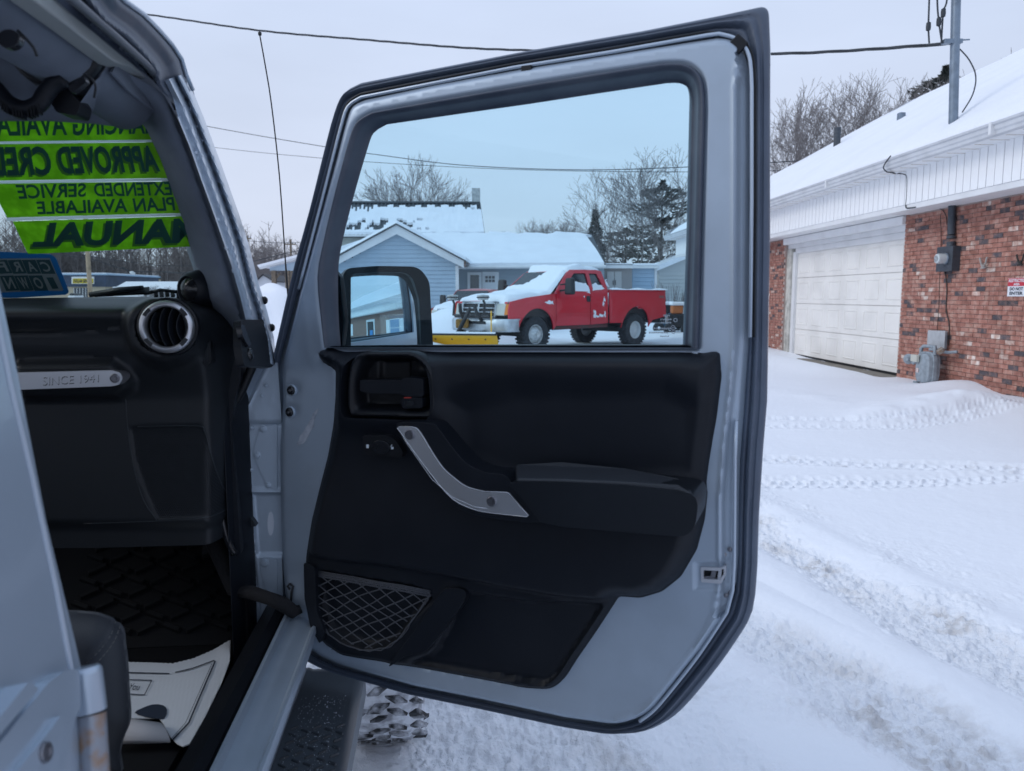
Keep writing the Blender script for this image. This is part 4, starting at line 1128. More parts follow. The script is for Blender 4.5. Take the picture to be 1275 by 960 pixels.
for a, b in [((-70, 179), (216, 175)), ((-12, 227.6), (223, 223.6)), ((8, 273.5), (240, 267))]:
    stick([(a[0], a[1] - 1.9), (b[0], b[1] - 1.6), (b[0], b[1] + 1.3), (a[0], a[1] + 1.6)], -.0094, WHITEV, 'white_banner_edge')
def btext(s, q, shadow=0, **k):
    if shadow:
        text_on('banner_letter_shadow', s, [(x - shadow, y + shadow * .9) for x, y in q], WS, -.0088, HATCH, wsg, mirror=True, **k)
    text_on('banner_lettering', s, q, WS, -.0084, DGREEN, wsg, mirror=True, **k)
btext('FINANCING', [(89, 141), (212, 143), (214, 166), (91, 169)], bold=.025, shear=-.05)
btext('AVAILABLE', [(-46, 139), (80, 141), (84, 168.5), (-43, 170)], bold=.025, shear=-.05)
btext('APPROVED', [(68, 182), (190, 181), (200, 214), (77, 217)], 2.6, bold=.03, shear=-.1)
btext('CREDIT', [(-44, 183), (58, 182), (68, 218), (-40, 220)], 2.6, bold=.03, shear=-.1)
btext('SERVICE', [(17, 230), (107, 228), (108, 245), (24, 248)], bold=.025, shear=-.1)
btext('EXTENDED', [(115, 228), (212, 226), (216, 243), (119, 245)], bold=.025, shear=-.1)
btext('AVAILABLE', [(43, 251), (157, 247), (159, 264), (47, 267)], bold=.025, shear=-.1)
btext('PLAN', [(163, 247), (216, 245), (220, 262), (168, 264)], bold=.025, shear=-.1)
btext('MANUAL', [(38, 278), (252, 271), (258, 302), (40, 308)], 3.2, bold=.04, shear=-.2)
# blue badge with letter tiles
stick(rp([(-60, 312), (10, 314), (64, 317, 3), (70, 322, 3), (86, 364, 3), (82, 367), (20, 371), (-60, 371)], 1), -.0092, SKB, 'blue_window_badge')
stick([(-40, 322.5), (62, 321.5), (79, 361), (-40, 366)], -.0088, STW, 'badge_tile_border')
for j, (row, ch) in enumerate([((323.6, 341), 'CARF'), ((343, 362.3), '1OWN')]):
    for i, c in enumerate(ch):
        y0, y1 = row
        sx = 61.5 + (y0 - 323) * .42; ex = 61.5 + (y1 - 323) * .42; w_ = 17.8
        t = [(sx - (i + 1) * w_ + .9, y0 + i * .3), (sx - i * w_, y0), (ex - i * w_, y1 - i * .3), (ex - (i + 1) * w_ + .9, y1)]
        light = (c == '1')
        stick(t, -.0084, STW if light else STK, 'badge_tile')
        q = [(sx - (i + 1) * w_ + 4.5, y0 + 2.5), (sx - i * w_ - 3, y0 + 2.3), (ex - i * w_ - 4, y1 - 3), (ex - (i + 1) * w_ + 4, y1 - 2.6)]
        if light: q = [(a + (1 if k in (0, 3) else -1), b) for k, (a, b) in enumerate(q)]
        text_on('badge_letter', c, q, WS, -.0078, STK if light else STW, wsg, mirror=True, bold=.02)
mb = MB()
mb.tube([WS.p(x, y, -.04) for x, y in [(112, 367), (150, 361), (178, 358)]], [.006, .007, .005], 6)
mb.tube([WS.p(x, y, -.045) for x, y in [(180, 366), (200, 361), (225, 364)]], .004, 6)
wip = mb.build('wiper_arm', BLACK, suv, smooth=True)
mb = MB(); mb.hexa([WS.p(x, y, -.035) for x, y in [(118, 368), (186, 364), (186, 366.5), (118, 370)]], [WS.p(x, y, -.05) for x, y in [(120, 364), (186, 357), (186, 361), (120, 367)]]); mb.build('wiper_blade', BLACK, suv)
mb = MB()
for k in range(7):
    x = 192 + k * 7; mb.hexa([WS.p(a, b, -.05) for a, b in [(x, 368), (x + 5, 368), (x + 5, 370), (x, 370)]], [WS.p(a, b, -.06) for a, b in [(x - 1, 361 + k % 2), (x + 4, 361 + k % 2), (x + 5, 367), (x, 367)]])
mb.build('cowl_louvre', BLACK, suv)

# upper interior: header, sound pod, grab handle with ridges, straps
mb = MB(); mb.tube([WS.p(x, y, .03) for x, y in [(-300, 128), (60, 128), (120, 132), (165, 138)]], .030, 12); mb.build('windshield_header', PAD, suv, smooth=True)
SB = QP(-.45)
mb = MB(); mb.tube([car(-.17, -.30, 1.72), car(-.20, -.5, 1.765), car(-.22, -.8, 1.78), car(-.23, -1.2, 1.78), car(-.23, -1.7, 1.78)], [.045, .060, .062, .062, .062], 20); mb.build('side_roll_bar', PAD, suv, smooth=True)
mb = MB(); mb.tube([car(-.20, -.42, 1.735), car(-.5, -.42, 1.74), car(-1.4, -.42, 1.74)], [.05, .062, .062], 20); mb.build('cross_roll_bar', PAD, suv, smooth=True)
for r, f0 in [(.066, -.47), (.067, -.86)]:
    mb = MB(); ax = car(-.22, -.8, 1.78) - car(-.20, -.5, 1.765); cc = car(-.20, f0, 1.765); mb.lathe([(r - .004, -.014), (r + .002, -.012), (r + .004, 0), (r + .002, .012), (r - .004, .014)], cc, ax, 24)
    mb.build('bar_wrap_strap', BLACK, suv, smooth=True)
SP = QP(-.50)
mb = MB(); mb.tube([SP.p(x, y, 0) for x, y in sm([(-30, 90), (-8, 108), (10, 128), (30, 136), (48, 130), (56, 118), (66, 106), (80, 98)], 3, False)], .012, 12); gha = mb.build('overhead_grab_handle', BLACK_S, suv, smooth=True)
mb = MB()
for k in range(15):
    t = k / 14; P0 = np.array(sm([(-10, 116), (8, 134), (30, 142), (50, 136)], 6, False)); q = P0[int(t * (len(P0) - 1))]
    c = SP.p(q[0], q[1], .006); mb.hexa([c + RV * a + ZV * b - SP.n * .004 for a, b in [(-.0016, -.008), (.0016, -.008), (.0016, .008), (-.0016, .008)]], [c + RV * a + ZV * b + SP.n * .006 for a, b in [(-.001, -.007), (.001, -.007), (.001, .007), (-.001, .007)]])
mb.build('handle_ridge', BLACK, gha)
plate('sun_visor_mount', rp([(58, 118, 4), (84, 110), (100, 128), (96, 144, 6), (70, 140)], 5), SP, -.02, -.06, BLACK, suv, bev=.008)
plate('wrap_buckle', rp([(84, 108), (104, 94), (108, 102), (90, 116)], 3), QP(-.6), .0, -.01, BLACK_G, suv, bev=.002)
strip('wrap_tail', sm([(104, 92), (114, 98), (119, 108), (117, 122)], 4, False), QP(-.6), .0, .0015, BLACK, suv)
strip('upper_wrap_tail', sm([(22, 38), (34, 50), (42, 60), (46, 70)], 4, False), QP(-.7), .0, .0018, BLACK, suv)
plate('upper_wrap_buckle', circ(10, 48, 14, 18, 12), QP(-.7), .0, -.012, BLACK_G, suv, bev=.004)

# shell: roof, far side, back, hood, fender
mb = MB(); mb.hexa([car(*q) for q in [(-1.45, -2.6, 1.80), (-.16, -2.6, 1.80), (-.145, -.36, 1.785), (-1.45, -.36, 1.785)]], [car(*q) for q in [(-1.42, -2.6, 1.86), (-.19, -2.6, 1.86), (-.175, -.36, 1.845), (-1.42, -.36, 1.845)]])
mb.build('hardtop_roof', mat('hardtop_black', (.02, .02, .022), .6, bump=.4, bscale=200), suv, bev=.02)
mb = MB(); mb.hexa([car(*q) for q in [(-1.62, -2.6, .5), (-1.57, -2.6, .5), (-1.57, .3, .5), (-1.62, .3, .5)]], [car(*q) for q in [(-1.61, -2.6, 1.28), (-1.56, -2.6, 1.28), (-1.56, .3, 1.28), (-1.61, .3, 1.28)]])
mb.hexa([car(*q) for q in [(-1.61, -2.6, 1.28), (-1.57, -2.6, 1.28), (-1.57, -2.4, 1.28), (-1.61, -2.4, 1.28)]], [car(*q) for q in [(-1.47, -2.6, 1.8), (-1.43, -2.6, 1.8), (-1.43, -2.4, 1.8), (-1.47, -2.4, 1.8)]])
mb.hexa([car(*q) for q in [(-1.61, -1.1, 1.28), (-1.57, -1.1, 1.28), (-1.57, -.95, 1.28), (-1.61, -.95, 1.28)]], [car(*q) for q in [(-1.47, -1.1, 1.8), (-1.43, -1.1, 1.8), (-1.43, -.95, 1.8), (-1.47, -.95, 1.8)]])
mb.hexa([car(*q) for q in [(-1.61, .02, 1.28), (-1.55, .02, 1.28), (-1.55, .12, 1.28), (-1.61, .12, 1.28)]], [car(*q) for q in [(-1.47, -.38, 1.8), (-1.40, -.38, 1.8), (-1.40, -.28, 1.8), (-1.47, -.28, 1.8)]])
mb.build('far_side_body', SILVER, suv, bev=.006)
mb = MB(); mb.hexa([car(*q) for q in [(-1.6, -2.65, .5), (0, -2.65, .5), (0, -2.6, .5), (-1.6, -2.6, .5)]], [car(*q) for q in [(-1.58, -2.65, 1.2), (-.05, -2.65, 1.2), (-.05, -2.6, 1.2), (-1.58, -2.6, 1.2)]]); mb.build('rear_body', SILVER, suv, bev=.006)
mb = MB(); mb.hexa([car(*q) for q in [(-1.35, .62, .75), (-.28, .62, .75), (-.42, 1.45, .75), (-1.2, 1.45, .75)]], [car(*q) for q in [(-1.37, .62, 1.20), (-.26, .62, 1.20), (-.40, 1.45, 1.12), (-1.22, 1.45, 1.12)]]); mb.build('hood', SILVER, suv, bev=.04)
mb = MB(); mb.hexa([car(*q) for q in [(-1.6, .47, .5), (-.04, .47, .5), (-.04, .60, .5), (-1.6, .60, .5)]], [car(*q) for q in [(-1.57, .47, 1.22), (-.07, .47, 1.22), (-.07, .60, 1.21), (-1.57, .60, 1.21)]])
mb.hexa([car(*q) for q in [(-.05, .045, .5), (-.015, .045, .5), (-.015, .60, .5), (-.05, .60, .5)]], [car(*q) for q in [(-.085, .045, 1.22), (-.05, .045, 1.22), (-.05, .60, 1.21), (-.085, .60, 1.21)]])
mb.hexa([car(*q) for q in [(-1.57, .08, 1.20), (-.06, .08, 1.20), (-.06, .60, 1.20), (-1.57, .60, 1.20)]], [car(*q) for q in [(-1.57, .08, 1.235), (-.06, .08, 1.235), (-.06, .60, 1.225), (-1.57, .60, 1.225)]])
mb.build('cowl', SILVER, suv, bev=.008)
# fender flare over the front wheel
mb = MB(); ws = []
for a in np.linspace(radians(-8), radians(172), 15):
    f = .72 - .52 * cos(a) * 1.05; h = .52 + .46 * min(1, sin(max(a, 0)) * 1.25) if a > 0 else .52
    for r, dz in ((-.25, .0), (.20, -.01), (.245, -.05), (.24, -.07), (.2, -.03), (-.25, -.02)): ws.append(car(r, f, h + dz))
mb.add(ws, [(i * 6 + k, i * 6 + (k + 1) % 6, (i + 1) * 6 + (k + 1) % 6, (i + 1) * 6 + k) for i in range(14) for k in range(6)])
mb.build('fender_flare', BLACK, suv, smooth=40)

def make_wheel(name, parent, c, axis, R, w, rim_r, tread=None, nsp=8, rimm=RIM, tm=TYRE, hub_out=.0):
    """tyre + rim with sidewall bulge; c centre, axis outwards."""
    axis = np.array(axis, float) / np.linalg.norm(axis)
    mb = MB(); h = w / 2
    mb.lathe([(rim_r, -h * .8), (rim_r + .02, -h * .95), (R * .88, -h * 1.02), (R * .96, -h * .9), (R, -h * .7), (R * 1.005, 0), (R, h * .7), (R * .96, h * .9), (R * .88, h * 1.02), (rim_r + .02, h * .95), (rim_r, h * .8)], c, axis, 40)
    wh = mb.build(name, tm, parent, smooth=50)
    mb = MB(); mb.lathe([(rim_r + .004, h * .82), (rim_r - .008, h * .86), (rim_r - .02, h * .7), (rim_r - .03, h * .25), (rim_r * .5, h * (.30 + hub_out)), (rim_r * .32, h * (.45 + hub_out)), (rim_r * .30, h * (.62 + hub_out)), (.0004, h * (.64 + hub_out))], c, axis, 32)
    mb.lathe([(rim_r, -h * .8), (rim_r * .9, 0), (.0004, 0)], c, axis, 16)
    rm = mb.build('rim', rimm, wh, smooth=40)
    return wh, rm
wc = car(.165, .715, .385)
TSN = mat('snow_packed_tyre', (.74, .77, .82), .8, bump=.9, bscale=30, var=.4, vscale=26, vcol=(.30, .31, .34))
fw, _ = make_wheel('front_wheel', suv, wc, RV, .385, .235, .22, tm=TSN)
mb = MB()
for i in range(40):
    for j, lat in enumerate((-.100, -.052, 0., .052, .104)):
        a = 2 * pi * (i + (.5 if j % 2 else 0) + nrng.uniform(-.16, .16)) / 40
        if nrng.rand() < (.30 if j not in (0, 4) else .12): continue
        da = .050 * (.45 + .55 * nrng.rand()); dl = .022 * (.45 + .6 * nrng.rand()); tilt = .012 * (1 if j < 3 else -1)
        ps = []
        for rr, sc2 in ((.382, 1), (.3925 + .002 * nrng.rand(), .86)):
            for s1, s2 in [(-1, -1), (1, -1), (1, 1), (-1, 1)]:
                aa = a + s1 * da * sc2; ll = lat + s2 * dl * sc2 + s1 * tilt + nrng.uniform(-.002, .002)
                ps.append(wc + RV * ll + (FV * -cos(aa) + ZV * sin(aa)) * (rr if abs(lat) < .09 else rr - .012))
        mb.hexa(ps[:4][::-1], ps[4:][::-1])
tag(mb.build('tyre_tread', mat('wet_tread_rubber', (.02, .022, .026), .5, bump=.4, bscale=60, var=.5, vscale=34, vcol=(.50, .52, .56)), fw), kind='stuff')
# antenna
AP = QP(.35)
mb = MB(); mb.tube([AP.p(x, y, 0) for x, y in sm([(366, 420), (359, 370), (355, 320), (348, 220), (338, 130), (330, 80), (323.5, 44)], 3, False)], [.0026] * 6 + [.0017] * 13, 6)
mb.lathe([(.0003, -.006), (.0045, -.003), (.0045, .003), (.0003, .006)], AP.p(323.5, 42, 0), ZV, 8)
mb.build('antenna', DARKM, suv, smooth=True)

# ---- things lying in the footwell ----
FL = .615
mp = thing('paper_floor_mat', 'white corrugated paper mat lying curled in the passenger footwell', 'floor mat', tuple(car(-.3, -.2, FL)))
PF = HP(FL)
mo = [(150, 824), (190, 825), (215, 826), (240, 820), (287, 800), (286, 824), (276, 850), (255, 893), (236, 926), (228, 929), (221, 926), (212, 917), (203, 900), (198, 894), (130, 894), (130, 824)]
def h_mat(X, Y): return .0008 * np.sin((X * .985 + Y * .17) * 2 * pi / 5.2) + .006 * ss(X, 262, 287) * ss(840 - Y, 0, 30)
hole = sm([(168, 887), (176, 882), (190, 877), (203, 878), (208, 884), (206, 892), (200, 895), (180, 892)], 2)
relief('mat_sheet', mo, PF, .004, h_mat, 2.6, PAPER, mp, holes=[], back=.002)
plate('shoe_print', hole, PF, .0062, .0055, INK, mp)
def pline(pts, w_, nm):
    mb = MB()
    for (a, b) in zip(pts[:-1], pts[1:]):
        a = np.array(a, float); b = np.array(b, float); t = (b - a) / np.linalg.norm(b - a); n2 = np.array([-t[1], t[0]]) * w_
        mb.quad(*[PF.p(*q, .0065) for q in (a - n2, b - n2, b + n2, a + n2)])
    return mb.build(nm, INK, mp)
pline([(150, 837), (211, 838.5)], .6, 'printed_border'); pline([(218, 837), (240, 832), (267, 822)], .6, 'printed_border'); pline([(268, 823), (252, 860), (235, 900), (215, 921)], 1.0, 'printed_border'); pline([(264, 826), (248, 862), (231, 900), (213, 920)], .3, 'printed_border')
pline([(160, 864), (180, 865), (189, 847), (160, 846)], .5, 'printed_box')
text_on('printed_script', 'You', [(163, 851), (175, 851), (174, 859), (160, 859)], PF, .0066, INK, mp, shear=.3)
mb = MB(); N = 12; vs = []
A = [PF.p(x, y, .004) for x, y in [(221, 926), (203, 898), (196, 893.5)]]; B0 = [PF.p(x, y, .004) for x, y in [(130, 926), (130, 896), (130, 893)]]
for k in range(N + 1):
    a = pi * k / N
    for e_, base in ((0, PF.p(212, 926, 0)), (1, PF.p(120, 930, 0))):
        vs.append(base - RV * 0 + FV * (.0 + .045 * (1 - cos(a))) * (.55 if e_ == 0 else .6) + ZV * (.035 * sin(a) + .004) * (1 if e_ == 1 else .55) - RV * (.02 * (1 - cos(a)) * (1 - e_)))
mb.add(vs, [(2 * k, 2 * k + 1, 2 * k + 3, 2 * k + 2) for k in range(N)])
mb.build('curled_mat_edge', PAPERB, mp, smooth=True, solid=.002)
rm = thing('rubber_floor_mat', 'black rubber floor mat with moulded tread ridges under the paper mat', 'floor mat', tuple(car(-.35, 0, .58)))
PR = HP(.585)
mb = MB(); mb.hexa([car(*q) for q in [(-.62, -.5, .582), (-.12, -.5, .582), (-.12, .05, .582), (-.62, .05, .582)]], [car(*q) for q in [(-.62, -.5, .600), (-.12, -.5, .600), (-.12, .05, .600), (-.62, .05, .600)]])
mb.hexa([car(*q) for q in [(-.62, .052, .582), (-.12, .052, .582), (-.12, .30, .79), (-.62, .30, .79)]], [car(*q) for q in [(-.62, .048, .602), (-.12, .048, .602), (-.12, .29, .81), (-.62, .29, .81)]])
mb.build('mat_base', mat('rubber_mat_black', (.006, .0065, .008), .75, spec=.2), rm)
mb = MB()
for i in range(9):
    for j in range(7):
        r = -.50 + j * .055 + .012 * (i % 2); f = .08 + i * .024; h = .602 + (f - .048) * .86
        a = .5 if (i + j) % 2 else -.4
        d = RV * cos(a) + (FV + ZV * .86) / 1.32 * sin(a); e = np.cross(d, (ZV - FV * .86) / 1.32)
        c = car(r, f, h + .003); mb.hexa([c - d * .024 - e * .007, c + d * .024 - e * .007, c + d * .024 + e * .007, c - d * .024 + e * .007], [c + q + (ZV - FV * .8) * .006 for q in (-d * .02 - e * .004, d * .02 - e * .004, d * .02 + e * .004, -d * .02 + e * .004)])
tag(mb.build('mat_tread_ridge', mat('rubber_ridge', (.007, .0075, .009), .65, spec=.2), rm), kind='stuff')

# ================================================================== GROUND AND SNOW
def gp2(pts): return [tuple(gnd(x, y)[:2]) for x, y in pts]
TR = [gp2([(700, 531), (948, 530), (1110, 532), (1200, 522), (1275, 512), (1400, 498)]), gp2([(700, 521), (948, 521), (1080, 524), (1180, 520), (1275, 508)]),
      gp2([(700, 571), (948, 572), (1060, 576), (1275, 584), (1500, 592)]), gp2([(700, 602), (948, 601), (1100, 600), (1275, 594), (1500, 590)])]
RUTA = gp2([(760, 545), (870, 610), (948, 662), (1010, 695), (1090, 740), (1180, 790), (1275, 838), (1500, 950)])
RUTB = gp2([(640, 620), (760, 690), (900, 765), (1000, 815), (1120, 890), (1230, 955), (1400, 1080)])
RUTC = gp2([(300, 760), (430, 800), (560, 880), (700, 945), (860, 1040)])
PLOW = gp2([(700, 470), (900, 478), (1030, 497), (1120, 512), (1200, 508), (1260, 500)])
RIDGE = gp2([(1105, 518), (1150, 514), (1200, 508), (1240, 512)])
gdr_ = np.array([-.026, .9997, 0]); 
def ground_h(x, y, fine=True):
    h = .035 * (fbm(x * .35, y * .35, 1, 3) - .5) + .018 * (fbm(x * 1.3 + 4, y * 1.3, 2, 3) - .5)
    r = np.hypot(x, y)
    # churned ruts between smoother berms
    da = segdist(RUTA, x, y, False); db = segdist(RUTB, x, y, False); dc = segdist(RUTC, x, y, False)
    wob = .10 * (fbm(x * 2.3, y * 2.3, 9, 3) - .5)
    ma = np.exp(-((da + wob) / .17) ** 4); mb_ = np.exp(-((db + wob) / .22) ** 4); mc = np.exp(-((dc + wob) / .26) ** 4)
    m = np.maximum(np.maximum(ma, mb_), mc)
    far = np.clip((r - 25) / 20, 0, 1)
    m = m * (1 - far)
    spill = np.exp(-(np.minimum(da, np.minimum(db, dc)) / .55) ** 2) * ss(fbm(x * 1.7, y * 1.7, 21, 3), .42, .6)
    rough = np.clip(m + .75 * spill * (1 - far), 0, 1)
    # everything right round the car is trampled
    rough = np.maximum(rough, .55 * np.exp(-((x - .2) / 1.1) ** 2 - ((y - 2.2) / .7) ** 2) * ss(fbm(x * 2.1, y * 2.1, 31, 2), .35, .55))
    h = h - .045 * m + .018 * np.exp(-((np.minimum(da, db) - .33) / .10) ** 2) * (1 - far)
    if fine:
        c1 = fbm(x * 7, y * 7, 41, 3); c2 = fbm(x * 17, y * 17, 51, 3); c3 = fbm(x * 45, y * 45, 61, 2)
        h = h + rough * (.032 * (c1 - .5) + .024 * np.abs(c2 - .5) * 2 + .013 * (c3 - .5)) + .0045 * (c2 - .5) + .0022 * (c3 - .5)
        # loose crumbs
        h = h + rough * (.013 * ss(vn(x * 26, y * 26, 71), .66, .84) + .006 * ss(vn(x * 61, y * 61, 72), .62, .8) - .005 * ss(vn(x * 33 + 9, y * 33, 73), .70, .85))
    # tyre tracks with chevron tread
    dirt = rough * ss(fbm(x * 3.1, y * 3.1, 81, 4), .58, .74) * .7
    for k, T in enumerate(TR):
        d = segdist(T, x, y, False); w_ = .15 if k != 1 else .10
        t = ss(d, w_ * 1.25, w_ * .9)
        xw = x + .03 * fbm(x * 3, y * 3, 77, 2); ph = (xw + d * 1.1) / .098; fr_ = ph - np.floor(ph)
        ph2 = (xw + .049 - d * .9) / .098; fr2 = ph2 - np.floor(ph2)
        lug = ss(fr_, .08, .22) * (1 - ss(fr_, .55, .70)); lug2 = ss(fr2, .1, .25) * (1 - ss(fr2, .5, .65))
        tread = np.where(d > w_ * .55, lug, lug2 * (d > w_ * .12))
        h = h + t * (-.024 + .018 * tread * (.5 + .8 * vn(x * 22, y * 22, 5 + k))) * (1.0 if k else .8) + .009 * np.exp(-((d - w_ * 1.32) / .04) ** 2) * (.3 + vn(x * 25, y * 25, 3) * 1.2)
        if k == 2: dirt = dirt + t * .35 * ss(vn(x * 9, y * 9, 8), .5, .8)
    # ploughed ridge and drift against the brick wall
    d = segdist(RIDGE, x, y, False); h = h + .10 * np.exp(-(d / .5) ** 2) * (.6 + .8 * fbm(x * 3, y * 3, 91, 3))
    d = segdist(PLOW, x, y, False); h = h + .05 * np.exp(-(d / .30) ** 2) * fbm(x * 2, y * 2, 12, 2)
    wx = (x - 6.7 + .026 * (y - 13.2))
    h = h + .15 * np.exp(-((wx + .1) / .7) ** 2) * np.exp(-((y - 11.2) / .5) ** 2)
    h = h + .03 * np.exp(-((wx) / 1.0) ** 2) * ss(11.6 - y, 0, 1.4)
    h = h + .09 * np.exp(-((wx + 1.2) / .7) ** 2) * np.exp(-((y - 9.6) / 1.0) ** 2)
    h = h + .10 * np.exp(-((wx + .9) / .7) ** 2) * ss(y, 13, 14.2) * (1 - ss(y, 19, 22)) + .10 * ss(y, 17, 19.4) * np.exp(-((wx + .5) / 1.2) ** 2)
    h = h - .05 * np.exp(-((wx + .15) / .35) ** 2) * ss(y, 13, 13.6) * (1 - ss(y, 17, 18.5))
    # snow banks beyond
    b = 1.42 * np.exp(-((x + 5.6) / 3.2) ** 2 - ((y - 17.5) / 2.2) ** 2) + 1.1 * np.exp(-((x + 1.6) / 1.8) ** 2 - ((y - 23.5) / 1.5) ** 2)
    b = b + .75 * np.exp(-((x + 13) / 5) ** 2 - ((y - 19) / 2.5) ** 2) + .55 * np.exp(-((x - 8.5) / 2.6) ** 2 - ((y - 33) / 1.6) ** 2)
    h = h + b * (.85 + .5 * (fbm(x * .9, y * .9, 33, 4) - .3))
    h = h + .5 * far * (fbm(x * .03, y * .03, 3, 3) - .5) * 0
    return h, dirt, rough

def ground_mat():
    m = bpy.data.materials.new('snow_ground'); m.use_nodes = True
    nt = m.node_tree; b = nt.nodes['Principled BSDF']; b.inputs['Roughness'].default_value = .7; b.inputs['Specular IOR Level'].default_value = .3
    at = nt.nodes.new('ShaderNodeAttribute'); at.attribute_name = 'dirt'
    tcn = nt.nodes.new('ShaderNodeTexCoord')
    def noise(sc_, det, dist=0):
        n = nt.nodes.new('ShaderNodeTexNoise'); n.inputs['Scale'].default_value = sc_; n.inputs['Detail'].default_value = det; n.inputs['Distortion'].default_value = dist
        nt.links.new(tcn.outputs['Object'], n.inputs['Vector']); return n
    n1 = noise(14, 8); mx = nt.nodes.new('ShaderNodeMix'); mx.data_type = 'RGBA'
    mx.inputs[6].default_value = (.84, .86, .90, 1); mx.inputs[7].default_value = (.50, .475, .46, 1)
    mul = nt.nodes.new('ShaderNodeMath'); mul.operation = 'MULTIPLY'; r = nt.nodes.new('ShaderNodeMapRange'); r.inputs[1].default_value = .45; r.inputs[2].default_value = .62
    nt.links.new(n1.outputs[0], r.inputs[0]); nt.links.new(r.outputs[0], mul.inputs[0]); nt.links.new(at.outputs['Fac'], mul.inputs[1]); nt.links.new(mul.outputs[0], mx.inputs[0])
    # faint tan staining on trampled snow
    at2 = nt.nodes.new('ShaderNodeAttribute'); at2.attribute_name = 'rough'
    n3 = noise(2.6, 6, .6); r3 = nt.nodes.new('ShaderNodeMapRange'); r3.inputs[1].default_value = .55; r3.inputs[2].default_value = .75; r3.inputs[4].default_value = .55
    m3 = nt.nodes.new('ShaderNodeMath'); m3.operation = 'MULTIPLY'; nt.links.new(n3.outputs[0], r3.inputs[0]); nt.links.new(r3.outputs[0], m3.inputs[0]); nt.links.new(at2.outputs['Fac'], m3.inputs[1])
    mx2 = nt.nodes.new('ShaderNodeMix'); mx2.data_type = 'RGBA'; mx2.inputs[7].default_value = (.62, .57, .52, 1)
    nt.links.new(mx.outputs[2], mx2.inputs[6]); nt.links.new(m3.outputs[0], mx2.inputs[0]); nt.links.new(mx2.outputs[2], b.inputs['Base Color'])
    n2 = noise(55, 9, .4); n4 = noise(240, 4)
    ad = nt.nodes.new('ShaderNodeMath'); ad.operation = 'MULTIPLY_ADD'; ad.inputs[1].default_value = .35; nt.links.new(n4.outputs[0], ad.inputs[0]); nt.links.new(n2.outputs[0], ad.inputs[2])
    st = nt.nodes.new('ShaderNodeMapRange'); st.inputs[3].default_value = .16; st.inputs[4].default_value = .8; nt.links.new(at2.outputs['Fac'], st.inputs[0]); st.inputs[4].default_value = 1.0
    bp = nt.nodes.new('ShaderNodeBump'); bp.inputs['Distance'].default_value = .012; nt.links.new(st.outputs[0], bp.inputs['Strength']); nt.links.new(ad.outputs[0], bp.inputs['Height']); nt.links.new(bp.outputs[0], b.inputs['Normal'])
    return m
GM = ground_mat()
def polar(rs, ths):
    R, T = np.meshgrid(rs, ths, indexing='ij'); X = (R * np.sin(T)).ravel(); Y = (R * np.cos(T)).ravel()
    h, d, ro_ = ground_h(X, Y)
    n, m = R.shape; I = np.arange(n * m).reshape(n, m)
    F = np.stack([I[:-1, :-1], I[:-1, 1:], I[1:, 1:], I[1:, :-1]], -1).reshape(-1, 4)[:, ::-1]
    return np.stack([X, Y, h], 1), F.copy(), d, ro_, n, m
rs = [1.3]
while rs[-1] < 900:
    r = rs[-1]; rs.append(r + min(max(.009, r * r / (1.4 * 740) * .72), r * .10, 40))
ths = np.concatenate([np.linspace(-pi, radians(-42), 60)[:-1], np.linspace(radians(-42), radians(-8), 130)[:-1], np.linspace(radians(-8), radians(40), 620)[:-1], np.linspace(radians(40), pi, 60)])
V, F, dd, rr, n_, m_ = polar(np.array(rs), ths)
# centre disc
V = np.vstack([V, [[0, 0, 0]]]); dd = np.append(dd, 0); rr = np.append(rr, 0)
g_ = mk('snowy_ground', V, F, GM, smooth=True)
for nm_, a in (('dirt', dd), ('rough', rr)):
    at = g_.data.attributes.new(nm_, 'FLOAT', 'POINT'); at.data.foreach_set('value', a[:len(g_.data.vertices)].astype(np.float32))
tag(g_, kind='structure')
mb = MB(); mb.add([(1.35 * sin(2 * pi * k / 40), 1.35 * cos(2 * pi * k / 40), -.02) for k in range(40)], [tuple(range(40))[::-1]]); tag(mb.build('trodden_snow', SNOW), kind='structure')

# ================================================================== GARAGE BUILDING (right)
gO = np.array([6.7, 13.2, 0.]); gd = np.array([-.026, .9997, 0.]); gd /= np.linalg.norm(gd)
GP_ = Plane(gO, -gd, (0, 0, 1))                  # u towards the camera, n out of the wall
nG = GP_.n
def G(a, b, out=0.): return gO - gd * a + ZV * b + nG * out      # a towards the camera, b up, out from the wall
gar = bpy.data.objects.new('garage_building', None); gar.location = gO; gar.rotation_euler = (0, 0, atan2(-gd[0], gd[1]))
GMx = Matrix.Translation(Vector(gO)) @ Matrix.Rotation(atan2(-gd[0], gd[1]), 4, 'Z'); finish(gar, None, GMx); tag(gar, 'long brick garage building with white fascia and snow covered hip roof', 'building')
def gbox(mb, a0, a1, b0, b1, o0, o1, mi=0):
    return mb.hexa([G(a0, b0, o0), G(a1, b0, o0), G(a1, b0, o1), G(a0, b0, o1)], [G(a0, b1, o0), G(a1, b1, o0), G(a1, b1, o1), G(a0, b1, o1)], mi)
A_FAR, A_NEAR = -14.0, 30.0
D0, D1_ = -4.95, -.02      # garage door opening along a
HB = 2.755                 # underside of the overhang
mb = MB(); gbox(mb, D1_, 9.0, -.3, HB, -.30, -.015); gbox(mb, A_FAR, D0 - .42, -.3, HB, -.30, -.015); gbox(mb, D0 - .42, D1_, 2.62, HB, -.3, -.05)
mb.build('wall', MORTAR, gar)
mb = MB(); gbox(mb, 9.0, A_NEAR, -.3, HB, -.30, 0); 
mb.build('rear_wall', BRICKW, gar)
mb = MB(); gbox(mb, D0 - .42, D1_ + .1, -.2, 2.7, -2.5, -2.3); mb.build('inner_wall', DARKM, gar)
